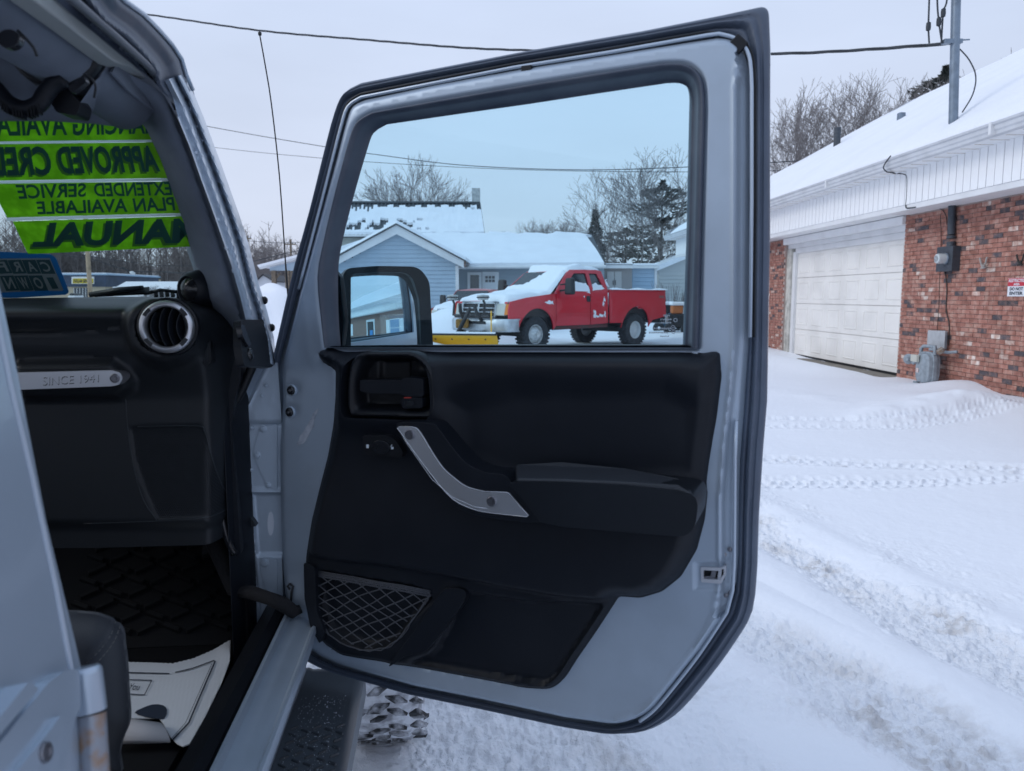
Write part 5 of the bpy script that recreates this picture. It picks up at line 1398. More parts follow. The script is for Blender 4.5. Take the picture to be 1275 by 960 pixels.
# bricks
bw, bh, jt = .2032, .0667, .009
bm_proto = []
for k in range(4):
    o = mk('brick', *(lambda q: (q.v, q.f))(MB().hexa([(-bw / 2 + jt / 2, 0, 0), (bw / 2 - jt / 2, 0, 0), (bw / 2 - jt / 2, .06, 0), (-bw / 2 + jt / 2, .06, 0)], [(-bw / 2 + jt / 2, 0, bh - jt), (bw / 2 - jt / 2, 0, bh - jt), (bw / 2 - jt / 2, .06, bh - jt), (-bw / 2 + jt / 2, .06, bh - jt)])), BR[k])
    bm_proto.append(o.data); bpy.data.objects.remove(o)
cells = []
for row in range(-4, 42):
    z = row * bh
    if z + bh > HB + .01: continue
    off = (row % 2) * .5
    for i in range(-1, 26):
        a = D1_ + (i + off + .5) * bw
        if a < D1_ + .02: continue
        if a > 3.3: continue
        cells.append((a, z))
    for i in range(0, 5):
        a = D0 - .42 - (i + off + .5) * bw
        if i == 0 and off == 0: pass
        cells.append((a, z))
def bkind():
    r = rng.random(); return 2 if r < .10 else 3 if r < .15 else 1 if r < .45 else 0
cells = [(a, z, bkind()) for a, z in cells]
def size_of(c):
    p = G(c[0], c[1], 0); vis = p[2] > .0 
    return (-1 if vis else 0, np.linalg.norm(p[:2]))
cells.sort(key=size_of)
ginv = GMx.inverted()
R90 = Matrix.Rotation(pi / 2, 4, 'Z')
near = cells[:300]; rest = cells[300:]
for a, z, k in near:
    o = bpy.data.objects.new('brick', bm_proto[k]); C.objects.link(o); o.parent = gar
    # brick local x runs along the wall, its -y face looks out
    o.matrix_local = ginv @ Matrix.Translation(Vector(G(a, z, rng.uniform(0, .0035)))) @ GMx.to_3x3().to_4x4() @ Matrix.Rotation(-pi / 2, 4, 'Z')
    WM[o.name] = GMx
mb = MB()
for a, z, k in rest:
    x0 = max(a - bw / 2 + jt / 2, D1_ + .0) if a > D1_ else a - bw / 2 + jt / 2
    oo = rng.uniform(0, .004)
    gbox(mb, x0, a + bw / 2 - jt / 2, z, z + bh - jt, -.02, oo, k)
for row in range(0, 42):                       # half bricks at the corner by the door
    if row % 2: gbox(mb, D1_ + .002, D1_ + bw / 2 - jt / 2, row * bh, row * bh + bh - jt, -.02, .002, bkind())
tag(mk('far_brick', mb.v, mb.f, None, gar, mats=BR, fm=mb.m), kind='stuff')
# garage door
gdp = MB(); gbox(gdp, D0, D1_ - .15, .02, 2.40, -.22, -.18)
gdoor = gdp.build('overhead_door', GDOOR, gar)
secH = .595; ncol = 6; cw = (D1_ - .15 - D0) / ncol
sec_me = None
for r_ in range(4):
    mb = MB(); gbox(mb, D0, D1_ - .15, .03 + r_ * secH, .03 + (r_ + 1) * secH - .010, -.18, -.155)
    mb.build('door_section', GDOOR, gdoor, bev=.006, segs=2)
    for c_ in range(ncol):
        a0 = D0 + c_ * cw + .13; a1 = D0 + (c_ + 1) * cw - .13; b0 = .03 + r_ * secH + .10; b1 = .03 + (r_ + 1) * secH - .11
        mb = MB()
        def rect(a0, a1, b0, b1, o): return [G(a0, b0, o), G(a1, b0, o), G(a1, b1, o), G(a0, b1, o)]
        rings_ = [rect(a0, a1, b0, b1, -.1551), rect(a0 + .008, a1 - .008, b0 + .008, b1 - .008, -.142), rect(a0 + .020, a1 - .020, b0 + .020, b1 - .020, -.141), rect(a0 + .028, a1 - .028, b0 + .028, b1 - .028, -.1535), rect(a0 + .06, a1 - .06, b0 + .06, b1 - .06, -.1500)]
        vs = sum(rings_, []); f = [(i * 4 + k, i * 4 + (k + 1) % 4, (i + 1) * 4 + (k + 1) % 4, (i + 1) * 4 + k) for i in range(4) for k in range(4)] + [(16, 17, 18, 19)]
        mb.add(vs, f); mb.build('raised_panel', GDOOR, gdoor)
mb = MB(); gbox(mb, D0, D1_ - .1, -.02, .03, -.22, -.15); mb.build('door_bottom_seal', BLACK, gdoor)
mb = MB(); gbox(mb, D0 - .2, D1_ + .25, -.12, -.015, -.32, .22); mb.build('door_apron', mat('damp_concrete', (.22, .20, .17), .9, bump=.3, bscale=30, var=.3), gar)
for nm, a0, a1, b0, b1, o0, o1, mt in [('door_head_trim', D0 - .05, D1_ - .1, 2.38, 2.50, -.22, -.10, TRIMW), ('door_head_board', D0 - .4, D1_ - .0, 2.50, 2.60, -.22, -.06, TRIMW), ('door_head_panel', D0 - .42, D1_ - .0, 2.60, HB - .01, -.22, .06, WHITE),
                                    ('door_jamb', D0 - .42, D0 - .16, -.05, 2.50, -.22, -.05, OLDW), ('door_stop', D0 - .16, D0 + .0, -.05, 2.42, -.20, -.09, TRIMW), ('corner_strip', D1_ - .15, D1_ - .002, -.05, 2.5, -.22, -.12, TRIMW)]:
    mb = MB(); gbox(mb, a0, a1, b0, b1, o0, o1); mb.build(nm, mt, gar, bev=.006, segs=2)
# overhang: soffit below the siding, vertical siding boards, gutter
OS = .57
mb = MB(); gbox(mb, A_FAR, A_NEAR, HB, HB + .03, -.3, OS); mb.build('soffit', WHITE, gar)
mb = MB(); gbox(mb, A_FAR, A_NEAR, HB - .035, HB + .05, OS - .002, OS + .022); mb.build('lower_trim', TRIMW, gar, bev=.006, segs=2)
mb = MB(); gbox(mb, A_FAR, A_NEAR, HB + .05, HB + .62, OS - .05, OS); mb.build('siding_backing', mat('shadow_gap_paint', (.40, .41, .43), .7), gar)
bd = .165; i = 0; a = A_FAR
sb0 = MB(); sb0.hexa([(0, 0, 0), (bd - .012, 0, 0), (bd - .012, .02, 0), (0, .02, 0)], [(0, 0, .52), (bd - .012, 0, .52), (bd - .012, .02, .52), (0, .02, .52)])
so1 = mk('siding_board', sb0.v, sb0.f, WHITE); sbm = so1.data; bpy.data.objects.remove(so1)
restb = MB()
while a < A_NEAR:
    if -13.9 < a < 5.4 and i < 290:
        o = bpy.data.objects.new('siding_board', sbm); C.objects.link(o); o.parent = gar
        o.matrix_local = ginv @ Matrix.Translation(Vector(G(a + bd, HB + .05, OS + rng.uniform(.012, .015)))) @ GMx.to_3x3().to_4x4() @ Matrix.Rotation(pi / 2, 4, 'Z') @ Matrix.Rotation(0, 4, 'Z')
        i += 1
    else: gbox(restb, a, a + bd - .012, HB + .05, HB + .57, OS, OS + .014)
    a += bd
tag(restb.build('far_siding', WHITE, gar), kind='stuff')
EO = .88       # eave reach
mb = MB(); gbox(mb, A_FAR, A_NEAR, HB + .57, HB + .60, OS - .05, EO); mb.build('eave_soffit', WHITE, gar)
mb = MB(); k = A_FAR
while k < A_NEAR:
    if k < 6: gbox(mb, k, k + .010, HB + .566, HB + .572, OS + .02, EO - .03)
    k += .30
tag(mb.build('soffit_seam', mat('soffit_seam_stain', (.52, .45, .38), .8), gar), kind='stuff')  # brownish stain colour along the soffit seams
mb = MB(); prof = [(EO - .02, .585), (EO + .015, .585), (EO + .045, .60), (EO + .050, .635), (EO + .062, .645), (EO + .070, .655), (EO + .075, .70), (EO + .10, .712), (EO + .108, .735), (EO + .098, .742), (EO + .09, .735), (EO + .06, .70), (EO - .02, .70)]
vs = [G(a, HB + b - .01, o) for a in (A_FAR - .3, A_NEAR) for o, b in prof]; n_ = len(prof)
mb.add(vs, [(k, n_ + k, n_ + (k + 1) % n_, (k + 1) % n_) for k in range(n_)] + [tuple(range(n_)), tuple(range(2 * n_ - 1, n_ - 1, -1))])
mb.build('gutter', mat('gutter_white', (.60, .62, .65), .4, var=.15, vscale=3), gar, smooth=25)
mb = MB()
for a in (-6.0, -1.0, 3.6): 
    c = G(a, HB + .66, EO + .09); gbox(mb, a - .02, a + .03, HB + .588, HB + .735, EO - .02, EO + .112)
mb.build('gutter_joint', TRIMW, gar)
# roof: hip at the far end, ridge along the building
rise = 3.12; run = 5.5
zE = HB + .665
def roofpt(a, o, z): return G(a, z, o)
FA = A_FAR
ridge_o = EO - run; rz = zE + rise
def roof_mesh(t0, t1, name, m_, ov, sub=1):
    c = [(FA - ov, EO + ov), (A_NEAR, EO + ov)]
    if sub == 1:
        mb = MB(); b = []
        P = lambda a, o, z: G(a, z, o)
        A_ = P(FA - ov, EO + ov, zE + t0); B_ = P(A_NEAR, EO + ov, zE + t0); Rf = P(FA + run, ridge_o, rz + t0); Rn = P(A_NEAR, ridge_o, rz + t0); Cb = P(FA - ov, EO - 2 * run - ov, zE + t0); Db = P(A_NEAR, EO - 2 * run - ov, zE + t0)
        mb.add([A_, B_, Rf, Rn, Cb, Db], [(0, 2, 3, 1), (0, 4, 2), (2, 4, 5, 3), (0, 1, 5, 4)]); return mb.build(name, m_, gar)
roof_mesh(0, 0, 'roof', SHING, .02)
# snow lying on the roof: rounded edge over the gutter
mb = MB(); rowsn = [(-.03, .02), (-.015, .05), (-.02, .085), (-.05, .115), (-.12, .15), (-.3, .185)] + [(-.3 - k * .65, .25) for k in range(1, 8)] + [(-run, .24)]
cols = list(np.arange(FA - .05, 8, .45)) + [12, 20, A_NEAR]
vs = []; 
for ci, a in enumerate(cols):
    for ri, (o, t) in enumerate(rowsn):
        e = -o if o < 0 else 0
        z = zE + e * rise / run + t
        aa = max(a, FA + e)                       # cut by the hip
        jig = .025 * (float(fbm(np.array([a * .8]), np.array([e * .7]), 14, 3)[0]) - .5) * 2 + .018 * (float(vn(np.array([a * 1.7]), np.array([0.]), 4)[0]) - .5) * (1 if e < .3 else 0)
        if a < FA + e: z = zE + e * rise / run + t - .03
        vs.append(G(aa, z + jig, EO + o + (0.05 * (float(vn(np.array([a * 1.3]), np.array([3.]), 6)[0]) - .5) if e < .1 else 0)))
nr = len(rowsn)
mb.add(vs, [(i * nr + k, i * nr + k + 1, (i + 1) * nr + k + 1, (i + 1) * nr + k) for i in range(len(cols) - 1) for k in range(nr - 1)])
sr = mb.build('roof_snow', SNOW, gar, smooth=60)
mb = MB(); n0 = [(FA - .05, EO), (FA - .05, EO - 2 * run)]
vs = [G(FA - .08, zE + .02, EO + .03), G(FA - .08, zE + .02, EO - 2 * run), G(FA - .05, zE + .2, EO), G(FA - .05, zE + .2, EO - 2 * run), G(FA + run, rz + .26, ridge_o), G(FA + run, rz + .26, ridge_o)]
mb.add(vs, [(0, 2, 3, 1), (2, 4, 3)]); mb.build('hip_snow', SNOW, gar)
# vents on the roof
RP = Plane(G(0, zE, EO), -gd, (G(0, rz, ridge_o) - G(0, zE, EO)))
p = RP.p(1042, 181, .2); mb = MB(); mb.tube([p - ZV * .3, p + ZV * .46], .09, 14); mb.build('vent_pipe', DGREY, gar, smooth=40)
p = RP.p(1122, 148, .2); mb = MB(); mb.box(p[0] - .07, p[0] + .07, p[1] - .07, p[1] + .07, p[2] - .3, p[2] + .13); mb.build('roof_vent', GALV, gar, bev=.02)
# service mast and cable
p0 = RP.p(1188.5, 148, .2); t_ = (lambda q: q)(None)
mr0 = ray(1191, 0); mtop = CAM + mr0 * (p0[1] / mr0[1]); mtop2 = p0 + (mtop - p0) * 1.6
mast = thing('service_mast', 'galvanised electric service mast rising from the snowy garage roof', 'mast', tuple(p0 - ZV * .3))
mb = MB(); mb.tube([p0 - ZV * .4, mtop2], .062, 16); mb.build('mast_pipe', GALV, mast, smooth=40)
aim = atY(1188, 52, p0[1]); mb = MB(); mb.box(aim[0] - .16, aim[0] + .10, aim[1] - .05, aim[1] + .05, aim[2] - .03, aim[2] + .03); mb.tube([aim + [.05, 0, .02], aim + [.22, 0, .03]], .012, 6); mb.build('mast_clamp', GALV, mast, bev=.01)
for (x0, x1, yk) in [(1158, 1157, 33), (1168, 1173, 27), (1180, 1172, 16)]:
    mb = MB(); Y = p0[1]
    pts = sm([(x0, -40), (x0 - 1, 0), ((x0 + x1) / 2 - 1.5, yk), (x1, 54)], 5, False)
    mb.tube([atY(x, y, Y) for x, y in pts], .012, 6); c = atY((x0 + x1) / 2 - 1.5, yk, Y); 
    mb.lathe([(.001, -.07), (.03, -.05), (.034, 0), (.03, .05), (.001, .07)], c, ZV, 10); mb.build('service_conductor', WIREM, mast, smooth=40)
mb = MB(); mb.tube([atY(x, y, p0[1] - (0.0 if y < 100 else 0)) for x, y in sm([(1195, 61), (1207, 75), (1215, 95), (1211, 118), (1198, 140)], 4, False)], .009, 6); mb.build('mast_loop_wire', WIREM, mast, smooth=True)
# twisted service cable
def cable(name, label, keys, rad, twist=0, parent=None, group=None):
    """keys: (px, py, Y). Two twisted strands if twist."""
    P = []
    K = [np.append(atY(x, y, Y), 0)[:3] for x, y, Y in keys]
    for i in range(len(K) - 1):
        a, b, c, d = K[max(i - 1, 0)], K[i], K[i + 1], K[min(i + 2, len(K) - 1)]
        for t in np.linspace(0, 1, 24, endpoint=False): P.append(.5 * ((2 * b) + (-a + c) * t + (2 * a - 5 * b + 4 * c - d) * t * t + (-a + 3 * b - 3 * c + d) * t ** 3))
    P.append(K[-1]); mb = MB()
    if twist:
        for s_ in (0, 1, 2):
            q = []
            L = 0
            for i, p in enumerate(P):
                if i: L += np.linalg.norm(p - P[i - 1])
                a = L * twist + s_ * 2 * pi / 3
                q.append(p + np.array([0, cos(a), sin(a)]) * rad * 1.1)
            mb.tube(q, rad, 5)
    else: mb.tube(P, rad, 5)
    o = mb.build(name, WIREM, None, smooth=True); return tag(o, label, 'cable', group)
cable('overhead_cable', 'thick twisted black cable running from the mast across the sky', [(-60, -12, 24), (175, 17, 22.5), (323, 38, 21), (460, 50, 19.5), (570, 59, 18), (650, 62.5, 17), (820, 66.5, 15), (960, 67, 13.6), (1060, 63, 12.6), (1186, 54, p0[1])], .013, twist=3.2)
cable('overhead_wire', 'upper of two thin wires crossing behind the open door window', [(60, 118, 55), (262, 158, 52), (400, 182, 48), (480, 194, 46), (580, 206, 44), (720, 211.5, 41), (855, 208, 38), (1000, 200, 35)], .022)
cable('overhead_wire', 'lower of two thin wires, slightly fainter, crossing behind the open door window', [(60, 158, 56), (270, 184, 52), (390, 196, 48), (480, 203, 46), (600, 209.5, 44), (720, 213, 41), (855, 214, 38), (1000, 212, 35)], .015)

# electric meter, conduit, boxes
mt_ = thing('electric_meter', 'dark electric meter box with round glass dial and conduit on brick wall', 'meter', tuple(GP_.p(1180, 322, .1)))
cA, cB = GP_.uv(1184, 258, .06); 
mb = MB(); mb.tube([GP_.p(1186, 240, .06), GP_.p(1184.5, 292, .06)], .055, 16); mb.build('conduit', DGREY, mt_, smooth=40)
mb = MB(); mb.tube([GP_.p(1184.6, 294, .06), GP_.p(1184.4, 297, .06)], .066, 16); mb.tube([GP_.p(1184.3, 301, .06), GP_.p(1184, 308, .06)], .062, 16); mb.build('conduit_clamp', DGREY, mt_, smooth=40)
(a0, b0), (a1, b1) = GP_.uv(1170, 338, .02), GP_.uv(1194, 309, .02)
def wbox(name, x0, y0, x1, y1, o0, o1, m_, par, bev=.008):
    (a0, b1), (a1, b0) = GP_.uv(x0, y0, o0), GP_.uv(x1, y1, o0); mb = MB()
    mb.hexa([GP_.w(a0, b0, o0), GP_.w(a1, b0, o0), GP_.w(a1, b0, o1), GP_.w(a0, b0, o1)][::-1], [GP_.w(a0, b1, o0), GP_.w(a1, b1, o0), GP_.w(a1, b1, o1), GP_.w(a0, b1, o1)][::-1])
    return mb.build(name, m_, par, bev=bev)
wbox('meter_box', 1177, 308, 1195, 337.5, .0, .13, DGREY, mt_)
mc = GP_.p(1178, 322, .13)
mb = MB(); mb.lathe([(.085, 0), (.088, .02), (.08, .03)], mc, nG, 24); mb.build('meter_ring', GALV, mt_, smooth=40)
mb = MB(); mb.lathe([(.078, .01), (.078, .12), (.070, .145), (.04, .155), (.0004, .157)], mc, nG, 24); mb.build('meter_glass', mat('cloudy_glass', (.50, .55, .56), .12, 0, coat=1), mt_, smooth=50)
mb = MB(); mb.lathe([(.045, .1575), (.0004, .1576)], mc, nG, 20); mb.build('meter_dial', mat('dial_face', (.35, .38, .40), .4, var=.5, vscale=30), mt_)
mb = MB(); mb.tube([GP_.p(x, y, .012) for x, y in sm([(1177, 338), (1179, 360), (1178, 385), (1182, 405), (1181, 430)], 4, False)], .009, 6); mb.tube([GP_.p(x, y, .008) for x, y in [(1171, 268), (1172, 300), (1170, 345), (1169, 380), (1167, 412)]], .004, 5); mb.tube([GP_.p(x, y, .008) for x, y in sm([(1166, 258), (1174, 262), (1178, 270), (1179, 280)], 3, False)], .006, 5)
mb.build('meter_wiring', mat('brown_black_wire', (.045, .035, .032), .7), mt_, smooth=True)
ub = thing('utility_box', 'light grey ribbed utility box on brick wall above the gas meter', 'utility box', tuple(GP_.p(1171, 425, .0)))
wbox('box_cover', 1162, 411, 1179, 435, .0, .09, LGREY, ub)
for k in range(5): wbox('box_rib', 1162.5 + k * 3.0, 411.6, 1164 + k * 3.0, 434, .09, .098, LGREY, ub, bev=.002)
gm = thing('gas_meter', 'grey gas meter with pipes and regulator standing in snow by garage door', 'gas meter', tuple(G(.75, .1, .25)))
def gq(x, y, o): return GP_.p(x, y, o)
mb = MB(); c = gq(1155, 458, .25); W2_, H2_ = .20, .24
pr = []
for k in range(28):
    t = 2 * pi * k / 28; ca, sa = cos(t), sin(t); pr.append((W2_ * np.sign(ca) * abs(ca) ** .45, H2_ * np.sign(sa) * abs(sa) ** .6))
vs = []
for (o, s_) in [(-.10, .80), (-.085, .93), (-.03, .97), (-.025, 1.06), (.025, 1.06), (.03, .97), (.085, .93), (.10, .80), (.112, .5)]:
    for (x, z) in pr: vs.append(c + GP_.u * x * s_ + ZV * z * s_ + nG * o)
n_ = 28
mb.add(vs, [(i * n_ + k, i * n_ + (k + 1) % n_, (i + 1) * n_ + (k + 1) % n_, (i + 1) * n_ + k) for i in range(8) for k in range(n_)] + [tuple(8 * n_ + k for k in range(n_)), tuple(range(n_))[::-1]])
mb.build('meter_body', GASM, gm, smooth=45)
mb = MB()
mb.tube([gq(1147, 444, .25), gq(1147, 434, .25), gq(1150, 431, .25), gq(1157, 431, .25), gq(1163, 432, .25)], .028, 10); mb.tube([gq(1164, 442, .25), gq(1164, 430, .25)], .026, 10); mb.tube([gq(1158, 435, .25), gq(1162, 435, .25), gq(1180, 439, .12), gq(1192, 438, .05)], .024, 10)
mb.tube([gq(1137, 452, .25), gq(1146, 446, .25)], .03, 10)
m2_ = MB(); m2_.tube([gq(1141, 484, .25), gq(1141, 474, .25)], .05, 12); m2_.build('gas_riser', GASM, gm, smooth=45)
mb.build('gas_pipe', GASM, gm, smooth=45); gm['label'] = 'grey gas meter with pipes and regulator standing in snow by garage door'
mb = MB(); mb.lathe([(.001, -.05), (.05, -.045), (.085, -.012), (.085, .012), (.05, .045), (.03, .07), (.001, .07)], gq(1131.5, 447, .25), nG * .8 + GP_.u * .5, 20); mb.build('regulator', GASM, gm, smooth=45)
mb = MB(); mb.lathe([(.001, -.03), (.055, -.025), (.06, .0), (.05, .03), (.001, .04)], gq(1171, 437, .25), nG * .7 + ZV * .7, 16); mb.build('rusty_regulator', mat('rusty_metal', (.20, .14, .10), .8, var=.5, vscale=20, vcol=(.28, .27, .25)), gm, smooth=45)
mb = MB(); c = gq(1141, 446, .37); mb.hexa([c + GP_.u * a + ZV * b for a, b in [(-.09, -.06), (.09, -.06), (.09, .06), (-.09, .06)]], [c + nG * .05 + GP_.u * a + ZV * b for a, b in [(-.085, -.055), (.085, -.055), (.085, .055), (-.085, .055)]]); mb.build('meter_index_box', mat('yellowed_plastic', (.50, .50, .44), .4), gm, bev=.01)
mb = MB(); c = gq(1142, 461, .37); mb.quad(*[c + GP_.u * a + ZV * b for a, b in [(-.035, -.035), (.035, -.035), (.035, .035), (-.035, .035)]]); mb.build('meter_tag', mat('tag_paper', (.6, .58, .57), .7, var=.5, vscale=60, vcol=(.5, .25, .22)), gm)
# sign
sg = thing('warning_sign', 'small red and white RESTRICTED AREA DO NOT ENTER sign on brick wall', 'sign', tuple(GP_.p(1262, 357, .01)))
a0, bt_ = GP_.uv(1255.5, 346.5, .012); _, bb_ = GP_.uv(1255.5, 369, .012); a1 = a0 + .36
def spl(name, A0, A1, B0, B1, o, m_): mb = MB(); mb.hexa([GP_.w(A0, B0, o - .003), GP_.w(A1, B0, o - .003), GP_.w(A1, B1, o - .003), GP_.w(A0, B1, o - .003)], [GP_.w(A0, B0, o), GP_.w(A1, B0, o), GP_.w(A1, B1, o), GP_.w(A0, B1, o)]); return mb.build(name, m_, sg)
Hs = bt_ - bb_
spl('sign_plate', a0, a1, bb_, bt_, .012, mat('sign_white', (.7, .72, .76), .5)); spl('sign_header', a0 + .004, a1 - .004, bb_ + Hs * .56, bt_ - .004, .0145, mat('sign_red', (.5, .03, .05), .5))
SW = MATS['sign_white']
def stx(t, A0, A1, f0, f1, m_): text_on('sign_lettering', t, [(A0, bb_ + Hs * f1), (A1, bb_ + Hs * f1), (A1, bb_ + Hs * f0), (A0, bb_ + Hs * f0)], GP_, .0158, m_, sg, px=False, bold=.03)
stx('RESTRICTED', a0 + .02, a1 - .02, .78, .94, SW); stx('AREA', a0 + .12, a1 - .12, .60, .73, SW); stx('DO NOT', a0 + .05, a1 - .05, .32, .50, INK); stx('ENTER', a0 + .05, a1 - .05, .08, .26, INK)
sg2 = thing('warning_sign', 'sliver of a red and white sign on the brick pier left of the garage door', 'sign', tuple(GP_.p(955, 358, .01)))
mb = MB(); ea, eb = GP_.uv(957, 353, .012); mb.hexa([GP_.w(ea - .45, eb - .18, .0), GP_.w(ea, eb - .18, .0), GP_.w(ea, eb + .16, .0), GP_.w(ea - .45, eb + .16, .0)], [GP_.w(ea - .45, eb - .18, .012), GP_.w(ea, eb - .18, .012), GP_.w(ea, eb + .16, .012), GP_.w(ea - .45, eb + .16, .012)]); mb.build('sign_plate', SW, sg2)
mb = MB(); mb.quad(*[GP_.w(a, b, .0135) for a, b in [(ea - .44, eb + .02), (ea - .01, eb + .02), (ea - .01, eb + .15), (ea - .44, eb + .15)]]); mb.build('sign_header', MATS['sign_red'], sg2)
for (x, y, lb, dk) in [(1224, 330, 'pale Y shaped metal bracket on the brick wall right of the electric meter', .35), (1270, 326, 'dark metal bracket on the brick wall above the warning sign', .03)]:
    hk_ = thing('wall_bracket', lb, 'bracket', tuple(GP_.p(x, y, .02)))
    mb = MB(); 
    for q in ([(x - 4, y - 9), (x - 2, y), (x, y + 4)], [(x + 5, y - 10), (x + 3, y - 2), (x, y + 4)], [(x - 3, y + 4), (x + 3, y + 3)]): mb.tube([GP_.p(u, v, .04) for u, v in q], .012, 6)
    mb.build('bracket_arms', mat('bracket_%s' % ('pale' if dk > .1 else 'dark'), (dk, dk * .95, dk * .9), .8), hk_)
    mb = MB(); mb.tube([GP_.p(x, y, .0), GP_.p(x, y + 1, .09)], .016, 8); mb.build('bracket_peg', MATS['bracket_%s' % ('pale' if dk > .1 else 'dark')], hk_)
gw = thing('loose_wire', 'black wire looping over the gutter and down the white siding', 'wire', tuple(G(-.1, 3, 1)))
FP_ = Plane(G(0, 0, EO + .11), -gd, (0, 0, 1)); FQ = Plane(G(0, 0, OS + .03), -gd, (0, 0, 1))
mb = MB(); mb.tube([FP_.p(x, y, 0) for x, y in sm([(1109, 194), (1103, 202), (1100, 209), (1104, 214)], 4, False)] + [FQ.p(x, y, 0) for x, y in sm([(1116, 216), (1126, 217), (1129.5, 222), (1129, 245), (1128, 258), (1133, 259), (1140, 258)], 4, False)], .010, 6); mb.build('wire_run', WIREM, gw, smooth=True)
# openings further along the same wall (seen in the door mirror)
wn_ = lambda a: None
def wall_window(a, w, z0, z1, shutters=True):
    f = MB(); gbox(f, a - w / 2 - .07, a + w / 2 + .07, z0 - .07, z1 + .07, -.02, .03); fr = f.build('window', TRIMW, gar, bev=.006, segs=2)
    g = MB(); gbox(g, a - w / 2, a + w / 2, z0, (z0 + z1) / 2 - .02, .028, .036); gbox(g, a - w / 2, a + w / 2, (z0 + z1) / 2 + .02, z1, .028, .036); g.build('pane', mat('mid_blue_glass', (.22, .33, .48), .08, spec=.8), fr)  # panes in one plain mid-blue colour
    if shutters:
        for sgn in (-1, 1):
            s_ = MB(); c = a + sgn * (w / 2 + .07 + .22); gbox(s_, c - .2, c + .2, z0 - .03, z1 + .03, 0, .04)
            sh = s_.build('shutter', WHITE, gar, bev=.006, segs=2); l = MB()
            for k in range(16): gbox(l, c - .15, c + .15, z0 + .04 + k * (z1 - z0 - .06) / 16, z0 + .075 + k * (z1 - z0 - .06) / 16, .04, .052)
            l.build('louvre', WHITE, fr)
for a_ in (12.0, 15.2, 18.5, 26): wall_window(a_, .95, .9, 2.1)
f = MB(); gbox(f, 21.0, 22.3, 0, 2.35, -.02, .04); fr = f.build('entrance_door', TRIMW, gar, bev=.006, segs=2)
g = MB(); gbox(g, 21.18, 22.12, .15, 2.15, .038, .046); g.build('door_pane', DGLASS, fr)
g = MB(); gbox(g, 21.3, 21.75, .9, 1.4, .046, .05); g.build('door_notice', mat('blue_notice', (.05, .25, .55), .5), fr)

# ================================================================== TREES, POLES
def segs_mesh(S):
    """S: list of (p0, p1, r0, r1) to three-sided prisms."""
    A = np.array([s_[0] for s_ in S]); B = np.array([s_[1] for s_ in S]); ra = np.array([s_[2] for s_ in S])[:, None]; rb = np.array([s_[3] for s_ in S])[:, None]
    t = B - A; L = np.linalg.norm(t, axis=1, keepdims=True) + 1e-9; t = t / L
    ref = np.where(np.abs(t[:, 2:3]) < .9, [[0, 0, 1.]], [[1., 0, 0]]); a = np.cross(t, ref); a /= np.linalg.norm(a, axis=1, keepdims=True); b = np.cross(t, a)
    vs = []
    for P, r in ((A, ra), (B, rb)):
        for k in range(3):
            vs.append(P + (a * cos(2.094 * k) + b * sin(2.094 * k)) * r)
    V = np.stack(vs, 1).reshape(-1, 3); n = len(S); base = (np.arange(n) * 6)[:, None]
    F = np.concatenate([base + np.array([[k, (k + 1) % 3, 3 + (k + 1) % 3, 3 + k]]) for k in range(3)], 0)
    return V, F
def grow(seed, H, spread=.5, tr=.20, lean=0., dens=1., low=.18, nlimb=7, tw=.010):
    rg = random.Random(seed); big = []; small = []
    def br(p, d, L, r, lev):
        n = 4 if lev < 2 else 3; kids = []
        for i in range(n):
            d = (d + np.array([rg.gauss(0, .13), rg.gauss(0, .13), rg.gauss(.05, .06)]) * (1 if lev else .5)); d = d / np.linalg.norm(d)
            q = p + d * L / n; r1 = r * (.80 if lev else .86)
            (big if lev < 2 else small).append((p, q, max(r, tw), max(r1, tw * .8)))
            p, r = q, r1
            if lev < 4:
                k = (2 if lev else 0) if lev < 3 else 1
                if rg.random() > dens and lev > 1: k -= 1
                for _ in range(max(k, 0)): kids.append((p, d, r, (i + 1) / n))
        if lev < 4:
            kids.append((p, d, r, 1)); kids.append((p, d, r, 1))
            for (kp, kd, kr, t) in kids:
                ax = np.array([rg.gauss(0, 1), rg.gauss(0, 1), rg.gauss(0, .6)]); ax -= kd * (ax @ kd); ax /= np.linalg.norm(ax) + 1e-9
                a = rg.uniform(.35, .85); nd = kd * cos(a) + ax * sin(a) + np.array([0, 0, .10]); nd /= np.linalg.norm(nd)
                br(kp, nd, L * rg.uniform(.45, .70) * (1.15 - .3 * t), kr * .62, lev + 1)
    # trunk then limbs
    p = np.zeros(3); d = np.array([lean, 0, 1.]); d /= np.linalg.norm(d); r = tr; n = 6
    for i in range(n):
        q = p + d * H * .62 / n; big.append((p, q, r, r * .84)); p = q; r *= .84
        d = d + np.array([rg.gauss(0, .05), rg.gauss(0, .05), 0]); d /= np.linalg.norm(d)
        if (i + 1) / n > low * 1.2:
            for _ in range(max(1, int(nlimb / 4))):
                az = rg.uniform(0, 2 * pi); a = rg.uniform(.45, .9) * spread * 1.7
                nd = np.array([cos(az) * sin(a), sin(az) * sin(a), cos(a)]); br(p, nd, H * rg.uniform(.26, .40), r * .6, 1)
    br(p, d, H * .34, r, 1); 
    return big, small
def tree_protos():
    out = []
    for i, (sp, nl, tr, dn) in enumerate([(.50, 9, .20, .8), (.44, 5, .15, .45), (.66, 12, .20, .9), (.40, 5, .13, .4)]):
        b, s_ = grow(100 + i, 10, sp, tr, dens=dn, nlimb=nl)
        out.append((segs_mesh(b), segs_mesh(s_)))
    return out
TP = tree_protos()
TM = {}
